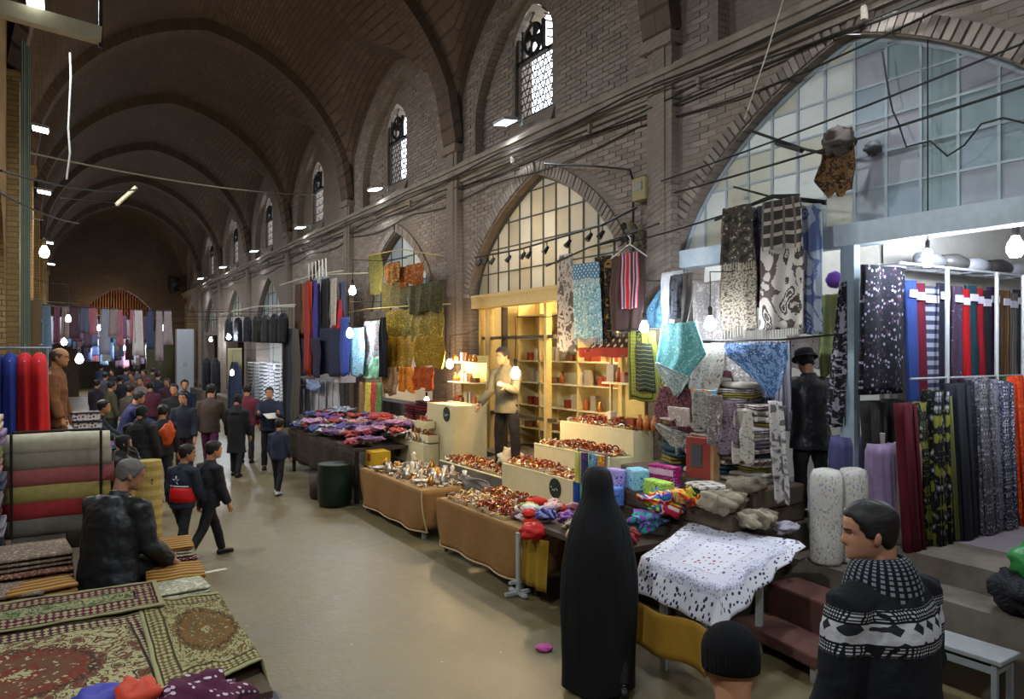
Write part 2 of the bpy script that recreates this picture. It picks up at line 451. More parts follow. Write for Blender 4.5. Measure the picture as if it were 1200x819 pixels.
# --- wall panels with an arched hole
def arch_top(y, c, hw, spr, apex): return spr + (apex - spr) * tud((y - c) / hw)
def panel(m, X, dX, ya, yb, z0, top, op, n=26, reveal=True):
    """front face at X, reveal going to X + dX; op = (c, hw, zbot, spr, apex)"""
    c, hw, zb, spr, apex = op
    ys = sorted(set([ya, yb, c - hw, c + hw] + [c - hw + 2 * hw * (0.5 - 0.5 * math.cos(PI * i / n)) for i in range(1, n)] + [ya + (yb - ya) * i / 14 for i in range(1, 14)]))
    ys = [y for y in ys if ya - 1e-6 <= y <= yb + 1e-6]
    def q(pts):
        m.add(pts, [tuple(range(len(pts)))], [(p[1], p[2]) for p in pts])
    for y1, y2 in zip(ys, ys[1:]):
        if y2 - y1 < 1e-5: continue
        inside = (y1 + y2) / 2 > c - hw and (y1 + y2) / 2 < c + hw
        if inside:
            q([(X, y1, arch_top(y1, *op[:2], spr, apex)), (X, y2, arch_top(y2, c, hw, spr, apex)), (X, y2, top(y2)), (X, y1, top(y1))])
            if zb > z0 + 1e-4: q([(X, y1, z0), (X, y2, z0), (X, y2, zb), (X, y1, zb)])
        else: q([(X, y1, z0), (X, y2, z0), (X, y2, top(y2)), (X, y1, top(y1))])
    if reveal:
        path = [(c - hw, zb)] + [(c - hw + 2 * hw * (0.5 - 0.5 * math.cos(PI * i / n)), 0) for i in range(n + 1)] + [(c + hw, zb)]
        path = [(y, z if z else arch_top(y, c, hw, spr, apex)) for y, z in path]
        for (y1, z1), (y2, z2) in zip(path, path[1:]):
            pts = [(X, y1, z1), (X + dX, y1, z1), (X + dX, y2, z2), (X, y2, z2)]
            m.add(pts, [(0, 1, 2, 3)], [(p[0] + p[1], p[2]) for p in pts])
        pts = [(X, c - hw, zb), (X, c + hw, zb), (X + dX, c + hw, zb), (X + dX, c - hw, zb)]
        m.add(pts, [(0, 1, 2, 3)], [(p[1], p[0]) for p in pts])

ARCH = {1: (4.25, 2.25, 0.8, 3.4, 5.42), 2: (9.5, 2.1, 0.8, 3.4, 5.2)}
WIN = {2: 9.85, 3: 15.4, 4: 21.3, 5: 27.2, 6: 33.1, 7: 38.9}
NICHE_D = 0.18
wall_right = M()
wins = []
for k in range(len(PB) - 1):
    a, b = PB[k], PB[k + 1]; mid = (a + b) / 2; hb = (b - a) / 2
    op = ARCH.get(k, (mid, 1.85, 0.8, 3.3, 5.05))
    ARCH[k] = op
    panel(wall_right, XR, 0.5, a, b, 0.0, lambda y: 5.75, op)
    lat = lambda y, mid=mid, hb=hb: SPR + 2.55 * tub((y - mid) / hb) + 0.4
    nop = (mid, 2.05, 5.86, 6.5, 8.35)
    panel(wall_right, XR, NICHE_D, a, b, 5.75, lat, nop)
    wop = (WIN.get(k, mid), 0.55, 6.2, 7.45, 7.98)
    panel(wall_right, XR + NICHE_D, 0.35, mid - 2.3, mid + 2.3, 5.75, lambda y: 8.6, wop, 14)
    # sloping sill in front of the window
    wins.append((k, wop))
    wy = wop[0]
    wall_right.prism([(XR + 0.06, wy - 0.62, 5.86), (XR + NICHE_D, wy - 0.62, 6.22), (XR + NICHE_D, wy - 0.62, 5.86)], (0, 1.24, 0))
wr = struct('wall_right', wall_right, m_brick)
# interiors of the shops behind the right wall
def room(name, X0, X1, ya, yb, z0, z1, mat, mfloor=None):
    mm = M()
    P = [(X0, ya, z0), (X1, ya, z0), (X1, yb, z0), (X0, yb, z0), (X0, ya, z1), (X1, ya, z1), (X1, yb, z1), (X0, yb, z1)]
    for f in ((1, 2, 6, 5), (0, 1, 5, 4), (2, 3, 7, 6), (4, 5, 6, 7)):
        q = [P[i] for i in f]; mm.add(q, [(0, 1, 2, 3)], [(p[0] + p[1], p[2]) for p in q])
    o = struct(name, mm, mat)
    mm = M(); mm.box(((X0 + X1) / 2, (ya + yb) / 2, z0 - 0.05), (X1 - X0, yb - ya, 0.1))
    struct('floor', mm, mfloor or m_conc)
    return o
m_shopfloor = plaster('shop_floor', '#8d8288', '#7d737a', 2, 0.6, 0.05)
room('wall_shop', 6.7, 10.6, 1.4, 4.2, 0.8, 5.6, m_white, m_shopfloor)
room('wall_shop', 6.7, 9.0, 4.24, 6.58, 0.8, 5.6, m_white, m_shopfloor)
room('wall_shop', 6.7, 8.8, 7.0, 11.9, 0.8, 5.6, m_cream)
for k in range(3, len(PB) - 1):
    mid = (PB[k] + PB[k + 1]) / 2
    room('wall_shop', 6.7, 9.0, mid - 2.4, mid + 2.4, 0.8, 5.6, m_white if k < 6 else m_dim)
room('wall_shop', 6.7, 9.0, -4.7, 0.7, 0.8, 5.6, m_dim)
# piers with a shallow shaft, up to the springing
for k, yb in enumerate(PB[:-1]):
    m = M()
    m.box((XR - 0.05, yb, SPR / 2), (0.14, 0.42, SPR)); m.box((XR - 0.11, yb, SPR / 2), (0.06, 0.2, SPR))
    m.box((XR - 0.08, yb, SPR - 0.06), (0.24, 0.55, 0.14))
    struct('trim_%d' % (k + 1), m, m_brick)
# cornice: three stepped courses
m = M()
for d, z0, z1 in ((0.07, 5.52, 5.62), (0.13, 5.62, 5.74), (0.18, 5.74, 5.80), (0.10, 5.80, 5.86)):
    m.box((XR - d / 2, 20.95, (z0 + z1) / 2), (d, 51.7, z1 - z0))
for i in range(0, 24):
    m.box((XR - 0.1, -4 + i * 2.0, 5.50), (0.05, 0.04, 0.12))
struct('trim_cornice', m, m_plaster)
# --- ledge along the right side (two steps)
m = M()
m.grid(lambda u, v: ((5.68 + 0.03 * ns(v * 40, 3) + 0.02 * ns(v * 160, 7)) if u < 0.5 else 6.2,
                     lerp(-4.9, 44, v), 0.62 + 0.012 * ns(v * 90, u * 3)), 1, 260, lambda u, v: (u, v * 49))
m.grid(lambda u, v: (5.68 + 0.03 * ns(v * 40, 3) + 0.02 * ns(v * 160, 7) + (0 if u > 0.5 else 0.015 * ns(v * 90, 1)),
                     lerp(-4.9, 44, v), u * (0.62 + 0.012 * ns(v * 90, 0))), 6, 260, lambda u, v: (u, v * 49))
struct('trim_ledge', m, m_conc)
m = M()
m.grid(lambda u, v: ((6.10 + 0.02 * ns(v * 60, 9)), lerp(-4.9, 44, v), 0.6 + u * 0.215), 1, 200)
m.grid(lambda u, v: ((6.10 + 0.02 * ns(v * 60, 9)) if u < 0.5 else 6.75, lerp(-4.9, 44, v), 0.815), 1, 200)
struct('trim_step', m, m_conc)

# --- left wall, openings and piers
m = M()
for k in range(len(PB) - 1):
    a, b = PB[k], PB[k + 1]; mid = (a + b) / 2; hb = (b - a) / 2
    panel(m, XL, -0.5, a, b, 0.0, lambda y, mid=mid, hb=hb: SPR + 2.55 * tub((y - mid) / hb) + 0.4, (mid, 2.15, 0.75, 3.3, 5.0))
struct('wall_left', m, m_leftb)
for k, yb in enumerate(PB[:-1]):
    m = M(); m.box((XL + 0.06, yb, SPR / 2), (0.16, 0.5, SPR)); m.box((XL + 0.08, yb, SPR - 0.06), (0.24, 0.6, 0.14))
    struct('trim_left_%d' % (k + 1), m, m_leftb)
for k in range(len(PB) - 1):
    mid = (PB[k] + PB[k + 1]) / 2
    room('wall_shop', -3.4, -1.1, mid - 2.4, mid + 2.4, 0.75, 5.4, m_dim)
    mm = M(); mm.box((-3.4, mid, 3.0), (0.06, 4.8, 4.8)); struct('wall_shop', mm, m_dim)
m = M(); m.box((-0.3, 22.0, 0.375), (0.7, 48, 0.75)); struct('trim_ledge_left', m, m_conc)
# --- light-blocking wall behind the camera, far wall with the gate arch and the hall beyond
m = M(); m.box((XC, -4.95, 5.0), (7.4, 0.1, 10.4)); struct('wall_light_block', m, m_brick)  # unseen wall, added to keep sky light out of the hall
m = M()
pm = M(); panel(pm, 0.0, 0.6, -3.4, 3.4, 0.0, lambda y: 10.3, (0.05, 1.95, 0.0, 3.9, 6.05))
m.add([(XC + y, 46.75 + x, z) for x, y, z in pm.v], pm.f, [pm.uv.get(i, (0, 0)) for i in range(len(pm.v))])
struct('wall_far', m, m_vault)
m = M()
for x in (-1.2, 6.8): m.add([(x, 47.3, 0), (x, 60, 0), (x, 60, 7), (x, 47.3, 7)], [(0, 1, 2, 3)])
m.add([(-1.2, 47.3, 6.4), (6.8, 47.3, 6.4), (6.8, 60, 6.4), (-1.2, 60, 6.4)], [(0, 1, 2, 3)])
m.add([(-1.2, 60, 0), (6.8, 60, 0), (6.8, 60, 7), (-1.2, 60, 7)], [(0, 1, 2, 3)])
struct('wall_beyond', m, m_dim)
gate = thing('slatted_gate', 'brown slatted screen filling the top of the far gate arch', 'screen', (XC + 0.05, 46.9, 3.9))
gm = M()
for i in range(29):
    y = -1.88 + i * 3.76 / 28
    gm.box((y, 0, (arch_top(y, 0, 1.95, 0, 2.15)) / 2), (0.055, 0.04, max(0.05, arch_top(y, 0, 1.95, 0, 2.15))))
tag(gm.build('slats', solid('#7a4a28', 0.7), gate), kind='stuff')
gm = M(); gm.box((0, 0, 0.03), (3.9, 0.1, 0.12)); gm.box((0, 0, 0.9), (3.4, 0.05, 0.06)); gm.build('rail', solid('#5a3a22', 0.7), gate)

# --- bricks of the near right wall, one by one; the 300 that show largest are objects
def in_op(y, z, op, g=0.0):
    c, hw, zb, spr, apex = op
    return abs(y - c) < hw + g and z > zb - g and z < arch_top(y, c, hw + g, spr, apex + g * 1.2)
cand = []
row = 0; z = 0.9
while z < 9.0:
    y = 0.95 + (0.125 if row % 2 else 0.0)
    while y < 23.4:
        L = 0.238; yc = y + L / 2
        k = max(i for i in range(len(PB)) if PB[i] <= yc)
        a, b = PB[k], PB[k + 1]; mid = (a + b) / 2
        ok = all(abs(yc - p) > 0.34 for p in PB)
        if z < 5.46: ok = ok and not any(in_op(yy, zz, ARCH[k], 0.26) for yy in (y, y + L) for zz in (z, z + 0.06))
        else:
            ok = ok and z > 5.9 and not any(in_op(yy, zz, (mid, 2.05, 5.86, 6.5, 8.35), 0.03) for yy in (y, y + L) for zz in (z, z + 0.06))
            ok = ok and z + 0.08 < SPR + 2.55 * tub((yc - mid) / ((b - a) / 2)) - 0.1
        if ok and not (z < 1.0): cand.append((y, z, L))
        y += 0.25
    row += 1; z += 0.07
def key(c):
    p = Vector((XR, c[0], c[1])) - O; zc = p.x * S_ + p.y * C_
    xs = 600 + F * (p.x * C_ - p.y * S_) / zc; ys = HOR - F * p.z / zc
    return zc if (0 < xs < 1200 and 0 < ys < 819 and zc > 0) else 1e3
cand.sort(key=key)
bmesh_brick = []
for t in range(3):
    bm_ = M(); bm_.box((0, 0, 0), (0.05, 0.238, 0.06)); bmesh_brick.append(bm_.mesh('brick', m_b3[t]))
for i, (y, z, L) in enumerate(cand[:300]):
    o = bpy.data.objects.new('brick', bmesh_brick[RND.randrange(3)]); COL.objects.link(o); o.parent = wr
    o.location = (XR + 0.017 - 0.006 * RND.random(), y + L / 2, z + 0.03)
bb = M()
for (y, z, L) in cand[300:]:
    d = 0.007 + 0.006 * RND.random(); X = XR - d
    p = [(X, y, z), (X, y + L, z), (X, y + L, z + 0.06), (X, y, z + 0.06), (XR, y, z), (XR, y + L, z), (XR, y + L, z + 0.06), (XR, y, z + 0.06)]
    bb.add(p, [(3, 2, 1, 0), (0, 1, 5, 4), (1, 2, 6, 5), (2, 3, 7, 6), (3, 0, 4, 7)])
tag(bb.build('brick_courses', m_islb, wr), kind='stuff')
# niche back courses (recessed plane) for the two nearest windows
bb = M()
for k in (2, 3):
    mid = (PB[k] + PB[k + 1]) / 2; wop = [w for q, w in wins if q == k][0]
    row = 0; z = 5.9
    while z < 8.3:
        y = mid - 2.05 + (0.12 if row % 2 else 0)
        while y < mid + 2.0:
            c_ = y + 0.12
            if in_op(c_, z + 0.07, (mid, 2.0, 5.86, 6.5, 8.33)) and not in_op(c_, z + 0.03, wop, 0.14) and not (abs(c_ - wop[0]) < 0.75 and z < 6.3):
                X = XR + NICHE_D; d = 0.01 + 0.008 * RND.random()
                p = [(X - d, y, z), (X - d, y + 0.238, z), (X - d, y + 0.238, z + 0.06), (X - d, y, z + 0.06), (X, y, z), (X, y + 0.238, z), (X, y + 0.238, z + 0.06), (X, y, z + 0.06)]
                bb.add(p, [(3, 2, 1, 0), (0, 1, 5, 4), (1, 2, 6, 5), (2, 3, 7, 6), (3, 0, 4, 7)])
            y += 0.25
        row += 1; z += 0.07
tag(bb.build('niche_bricks', m_islb, wr), kind='stuff')
# voussoir rings round the shop arches
for k in (1, 2, 3):
    c, hw, zb, spr, apex = ARCH[k]
    pts = []; N = 400
    for i in range(N + 1):
        y = c + hw * math.cos(PI * (1 - i / N)); pts.append((y, arch_top(y, c, hw, spr, apex)))
    acc = 0; last = -1; cnt = 0
    rb = M()
    for (y1, z1), (y2, z2) in zip(pts, pts[1:]):
        d = math.hypot(y2 - y1, z2 - z1); acc += d
        if acc - last > 0.075:
            last = acc; t = Vector((0, y2 - y1, z2 - z1)).normalized(); nn = Vector((0, -t.z, t.y))
            p0 = Vector((XR - 0.02 - 0.012 * RND.random(), y1, z1))
            ang = math.atan2(t.z, t.y)
            if k == 1 and key((y1, z1, 0)) < 1e3:
                o = bpy.data.objects.new('voussoir', None)
                mm = MATS.get('vous')
                if mm is None:
                    q = M(); q.box((0, 0, -.02), (0.05, 0.066, 0.17)); mm = MATS['vous'] = [q.mesh('voussoir', m_b3[t_]) for t_ in range(3)]
                o = bpy.data.objects.new('voussoir', mm[RND.randrange(3)]); COL.objects.link(o); o.parent = wr
                o.location = p0 + nn * 0.12 + Vector((0.02, 0, 0)); o.rotation_euler = (ang, 0, 0)
            else: rb.box(p0 + nn * 0.12 + Vector((0.02, 0, 0)), (0.05, 0.066, 0.17), rx=ang)
    if rb.v: tag(rb.build('voussoir_ring', m_islb, wr), kind='stuff')

# --- shop arch glazing: steel bars, every pane its own piece
def pane_mat(name, col, col2, tr=0.35, rough=0.35):
    n = NT(name, rough, 0, 0.5); ob = n.tc('Object')
    f = n.noise(ob, 3, 5, 0.7)
    n.col(n.mix(n.ramp(f, [(0.35, '#000000'), (0.7, '#ffffff')]), col, col2))
    t = n.t.nodes.new('ShaderNodeBsdfTranslucent'); t.inputs[0].default_value = srgb(col)
    mx = n.t.nodes.new('ShaderNodeMixShader'); mx.inputs[0].default_value = tr
    out = n.t.nodes['Material Output']
    n.t.links.new(n.b.outputs[0], mx.inputs[1]); n.t.links.new(t.outputs[0], mx.inputs[2]); n.t.links.new(mx.outputs[0], out.inputs[0])
    return n.m
panes_blue = [pane_mat('pane_blue', '#9aa8b0', '#87959d'), pane_mat('pane_grey', '#a3a7ad', '#8f939a'), pane_mat('pane_mauve', '#a6a6ae', '#94949d'), pane_mat('pane_teal', '#93a3a6', '#7f9194')]
panes_warm = [pane_mat('pane_cream', '#bdbbae', '#a9a699', 0.5), pane_mat('pane_milk', '#c6c7c2', '#b3b4ae', 0.5), pane_mat('pane_clouded', '#b3b1a3', '#9f9c8e', 0.5)]
m_bar = solid('#4b4a45', 0.6, 0.3)
m_barw = solid('#9aa4ab', 0.6, 0.1)
def glazing(num, k, X, zb, dy, dz, mats, bar, y_from=None):
    c, hw, _, spr, apex = ARCH[k]
    at = lambda y: arch_top(y, c, hw, spr, apex)
    root = thing('window_%d' % num, None, None, (X, c, zb), kind='structure')
    fr = M(); nn = int(hw / dy) + 1
    ys = [i * dy for i in range(-nn, nn + 1) if abs(i * dy) < hw]
    for y in ys: 
        if at(c + y) - zb > 0.1: fr.box((0, y, (at(c + y) - zb) / 2), (0.035, 0.026, at(c + y) - zb))
    zz = dz
    while zz < apex - zb - 0.05:
        w = max([abs(q) for q in [i * hw / 100 for i in range(101)] if at(c + q) - zb > zz] or [0])
        if w: fr.box((0, 0, zz), (0.03, 2 * w, 0.022))
        zz += dz
    pts = [(0.0, (hw - 0.02) * math.cos(PI * i / 40), arch_top(c + hw * math.cos(PI * i / 40), c, hw, spr, apex) - zb - 0.02) for i in range(41)]
    fr.tube(pts, 0.03, 6)
    fr.build('mullions', bar, root)
    edges = [-hw] + ys + [hw]
    for y1, y2 in zip(edges, edges[1:]):
        if y2 - y1 < 0.03: continue
        z1 = 0.0
        while z1 < apex - zb:
            z2 = z1 + dz
            tp = [(y, min(z2, at(c + y) - zb)) for y in [y1 + (y2 - y1) * i / 4 for i in range(5)]]
            if max(t for _, t in tp) > z1 + 0.02:
                poly = [(0, y1, z1), (0, y2, z1)] + [(0, y, max(z1, t)) for y, t in reversed(tp)]
                q = M(); q.prism([(0.004, a[1], a[2]) for a in poly], (-0.008, 0, 0))
                o = q.build('pane', RND.choice(mats(c + (y1 + y2) / 2, z1)), root)
            z1 = z2
    return root
glazing(1, 1, 6.34, 3.67, 0.312, 0.312, lambda y, z: panes_blue if y < 4.25 else panes_warm, m_barw)
glazing(2, 2, 6.36, 3.42, 0.342, 0.40, lambda y, z: panes_warm, m_bar)
for k in (3, 4, 5, 6, 7):
    glazing(k, k, 6.36, 3.42, 0.62, 0.55, lambda y, z: panes_warm + panes_blue, m_bar)
# lintel beams and posts of the shop fronts
m = M(); m.box((6.3, 4.25, 3.57), (0.2, 4.46, 0.2)); struct('trim_20', m, solid('#aeb9c1', 0.6))
m = M(); m.box((6.24, 4.22, 2.13), (0.09, 0.11, 2.68)); m.box((6.24, 4.30, 2.13), (0.05, 0.04, 2.68)); struct('trim_21', m, solid('#8d9aa2', 0.5, 0.1))
m = M(); m.box((6.32, 9.5, 3.33), (0.22, 4.16, 0.18)); m.box((6.25, 9.5, 3.44), (0.1, 4.16, 0.05)); struct('trim_22', m, solid('#b09a66', 0.6))
for k in (3, 4, 5, 6, 7):
    m = M(); m.box((6.36, ARCH[k][0], 3.33), (0.2, 3.66, 0.18)); struct('trim_%d' % (20 + k), m, m_plaster)

# --- clerestory windows with brick lattice and exhaust fans
m_lat = solid('#3b332c', 0.9)
for k, (c, hw, zb, spr, apex) in wins:
    if k < 1: continue
    X = XR + NICHE_D + 0.08
    root = thing('window_%d' % (10 + k), None, None, (X, c, zb), kind='structure')
    fm = M(); at = lambda y: arch_top(c + y, c, hw, spr, apex) - zb
    for y in (-hw + 0.03, hw - 0.03): fm.box((0, y, at(y * 0.99) / 2), (0.06, 0.06, at(y * 0.97)))
    fm.box((0, 0, 0.03), (0.06, 2 * hw, 0.06)); fm.box((0, 0, 0.98), (0.06, 2 * hw, 0.06))
    fm.build('window_frame', m_lat, root)
    lm = M(); step = 0.125
    i = 0
    for r_ in range(0, 8, 1 if k < 4 else 2):
        z = 0.1 + r_ * 0.112
        lm.box((0.03, 0, z), (0.02, 2 * hw - 0.08, 0.011))
        for j in range(0, 9, 1 if k < 4 else 3):
            y = -hw + 0.06 + (j + (0.5 if r_ % 2 else 0)) * 0.115
            if abs(y) < hw - 0.04: lm.box((0.03, y, z + 0.056), (0.02, 0.011, 0.11), rx=0.5 if (r_ + j) % 2 else -0.5)
    for r_ in range(5):
        z = 1.08 + r_ * 0.13
        w = max([q for q in [i_ * hw / 50 for i_ in range(51)] if at(q) > z + 0.05] or [0])
        if w > 0.05:
            for s in (-1, 1):
                lm.bar((0.03, s * w, z), (0.03, s * w * 0.45, min(z + 0.12, at(s * w * 0.45) - 0.02)), 0.022)
    tag(lm.build('lattice', m_lat, root), kind='stuff')
    fan = thing('exhaust_fan', 'round exhaust fan mounted in the clerestory window over the %s shop arch' % {1: 'fabric', 2: 'jewellery', 3: 'garment-draped', 4: 'scarf-hung'}.get(k, 'far'), 'fan', (X - 0.05, c + 0.02, zb + 1.0), group='clerestory exhaust fans')
    q = M(); mt = Matrix.Rotation(PI / 2, 3, 'Y')
    q.torus((0, 0, 0.24), 0.235, 0.03, 24, 8, mt); q.build('ring', m_dark, fan, True)
    q = M(); q.ball((0, 0, 0.24), (0.05, 0.06, 0.06)); q.box((-0.03, 0, 0.10), (0.03, 0.03, 0.3)); q.box((-0.03, 0, 0.24), (0.02, 0.48, 0.03)); q.build('motor', m_dark, fan)
    for b_ in range(4):
        q = M(); a = b_ * PI / 2 + 0.5
        q.grid(lambda u, v: (0.03 * (v - 0.5), (0.05 + 0.17 * u) * math.cos(a + (v - 0.5) * 0.9), 0.24 + (0.05 + 0.17 * u) * math.sin(a + (v - 0.5) * 0.9)), 3, 3)
        q.build('blade', m_dark, fan, solid=0.004)
    q = M(); q.box((0.0, -0.29, 0.2), (0.05, 0.05, 0.5)); q.box((0, 0.29, 0.2), (0.05, 0.05, 0.5)); q.box((0, 0, -0.03), (0.05, 0.8, 0.05)); q.build('mounting_plate', m_dark, fan)

# --- LED floodlights under the windows (both walls)
m_led = glow('#eaf4ff', 22.0)
m_case = solid('#8e9290', 0.5, 0.4)
def floodlight(loc, facing, label, power, blend=0.6):
    f = thing('floodlight', label, 'floodlight', loc, 0, 'LED floodlights along the hall')
    s = facing
    q = M(); q.box((s * 0.30, 0, 0.0), (0.26, 0.34, 0.05), ry=-s * -0.12); q.build('housing', m_case, f, bevel=0.008)
    q = M(); q.box((s * 0.30, 0, -0.03), (0.22, 0.30, 0.012), ry=-s * -0.12); q.build('lamp_face', m_led, f)
    q = M(); q.tube([(0, 0, 0.02), (s * 0.12, 0, 0.06), (s * 0.24, 0, 0.03)], 0.015, 6); q.box((0.0, 0, 0.02), (0.03, 0.1, 0.1)); q.build('bracket', m_case, f)
    ld = bpy.data.lights.new('floodlight_beam', 'SPOT'); ld.energy = power; ld.spot_size = math.radians(165); ld.spot_blend = 0.7
    ld.shadow_soft_size = 0.12; ld.color = (0.86, 0.94, 1.0)
    lo = bpy.data.objects.new('floodlight_beam', ld); COL.objects.link(lo); lo.parent = f
    lo.location = (s * 0.30, 0, -0.07); lo.rotation_euler = (0, -s * 0.75, 0)
    return f
FLOOD = 620
WHERE = {1: 'fabric shop', 2: 'jewellery shop', 3: 'garment stall', 4: 'scarf stall', 5: 'dark jacket stall', 6: 'far shops', 7: 'far shops', 8: 'far shops', 0: 'shops behind'}
for k in range(0, 8):
    floodlight((XR - 0.02, WIN.get(k, (PB[k] + PB[k + 1]) / 2) + 0.0, 6.05), -1, 'LED floodlight on the cornice above the ' + WHERE[k], 340)
for k, yy, zz in ((0, -2, 5.6), (1, 3.0, 5.8), (2, 9.2, 6.3), (3, 15.0, 6.3), (4, 18.4, 5.85), (5, 26.5, 5.8), (6, 33.0, 5.8)):  # all but the two mid-hall units added to brighten the right wall
    floodlight((XL + 0.02, yy, zz), 1, 'LED floodlight on the brick wall opposite the ' + WHERE[k], FLOOD)
# ================================================================ people
HT = [(0.0, .30, .02, .12), (.05, .39, .10, .20), (.13, .415, .20, .255), (.22, .41, .30, .285), (.35, .405, .39, .315), (.5, .395, .445, .33),
      (.6, .415, .46, .335), (.72, .405, .465, .335), (.82, .355, .43, .30), (.90, .27, .34, .24), (.96, .17, .22, .16), (1.0, .03, .04, .03)]
def htab(z):
    for a, b in zip(HT, HT[1:]):
        if z <= b[0]:
            t = (z - a[0]) / (b[0] - a[0]); return [lerp(a[i], b[i], t) for i in (1, 2, 3)]
    return HT[-1][1:]
def gs(x, s): return math.exp(-(x / s) ** 2)
def head_pt(th, z, off=0.0, face=True):
    f, b, w = htab(z)
    x = w * math.sin(th); c = math.cos(th); y = (f if c > 0 else b) * c
    if face and c > 0:
        np_ = 0.0
        if .35 <= z <= .58: np_ = (0.58 - z) / .21
        elif .30 <= z < .35: np_ = 1.08 * (z - .30) / .05
        y += .115 * np_ * gs(x, .06)
        y -= .04 * gs(abs(x) - .14, .075) * gs(z - .5, .05)
        y += .022 * gs(abs(x) - .13, .11) * gs(z - .575, .03)
        y += .026 * gs(x, .1) * (gs(z - .235, .022) + gs(z - .185, .022)) - .012 * gs(x, .12) * gs(z - .21, .012)
        y += .035 * gs(x, .09) * gs(z - .07, .05)
    p = Vector((x, y, z))
    if off:
        d = Vector((x, y, (z - .5) * .8)); d = d.normalized() if d.length > 1e-6 else Vector((0, 0, 1)); p += d * off
    return p
def head_shell(m, mt, n=40, rows=34, off=lambda th, z: 0.0, face=True):
    vs = []; fs = []
    for i in range(rows + 1):
        z = i / rows
        for j in range(n):
            th = 2 * PI * j / n
            vs.append(mt @ head_pt(th, z, off(th, z), face))
    for i in range(rows):
        for j in range(n):
            q = (j + 1) % n; fs.append((i * n + j, (i + 1) * n + j, (i + 1) * n + q, i * n + q))
    fs.append(tuple(range(n))); fs.append(tuple(rows * n + n - 1 - j for j in range(n)))
    m.add(vs, fs)
def remesh(o, vox, disp=0.0, dsc=0.12, smooth=4):
    md = o.modifiers.new('join', 'REMESH'); md.mode = 'VOXEL'; md.voxel_size = vox; md.use_smooth_shade = True
    md = o.modifiers.new('soften', 'SMOOTH'); md.iterations = smooth; md.factor = 0.5
    if disp:
        t = bpy.data.textures.get('folds%.2f' % dsc)
        if t is None:
            t = bpy.data.textures.new('folds%.2f' % dsc, 'CLOUDS'); t.noise_scale = dsc; t.noise_depth = 2
        md = o.modifiers.new('creases', 'DISPLACE'); md.texture = t; md.strength = disp; md.mid_level = 0.5
    return o
def skin_mat(c):
    k = ('skin', c)
    if k not in MATS:
        n = NT('skin', 0.55, 0, 0.35); f = n.noise(n.tc('Object'), 9, 4); cc = srgb(c)
        n.col(n.mix(f, tuple(v * .82 for v in cc[:3]) + (1,), tuple(min(1, v * 1.12) for v in cc[:3]) + (1,)))
        MATS[k] = n.m
    return MATS[k]
def cloth_mat(c, rough=0.8, var=0.18):
    k = ('wear', c, rough)
    if k not in MATS:
        n = NT('garment', rough, 0, 0.35); ob = n.tc('Object'); f = n.noise(ob, 7, 4); cc = srgb(c)
        n.col(n.mix(f, tuple(v * (1 - var) for v in cc[:3]) + (1,), tuple(min(1, v * (1 + var)) for v in cc[:3]) + (1,)))
        n.bump(n.noise(n.map(ob, (1, 1, 1.6)), 16, 3, 0.6, 0.6), 0.3, 0.015); MATS[k] = n.m
    return MATS[k]
HAIRLINE = [(0, .80), (35, .80), (55, .70), (72, .46), (95, .40), (120, .24), (180, .13)]
def hairline(th):
    a = abs(math.degrees(math.atan2(math.sin(th), math.cos(th))))
    for p, q in zip(HAIRLINE, HAIRLINE[1:]):
        if a <= q[0]: return lerp(p[1], q[1], (a - p[0]) / (q[0] - p[0]))
    return .13

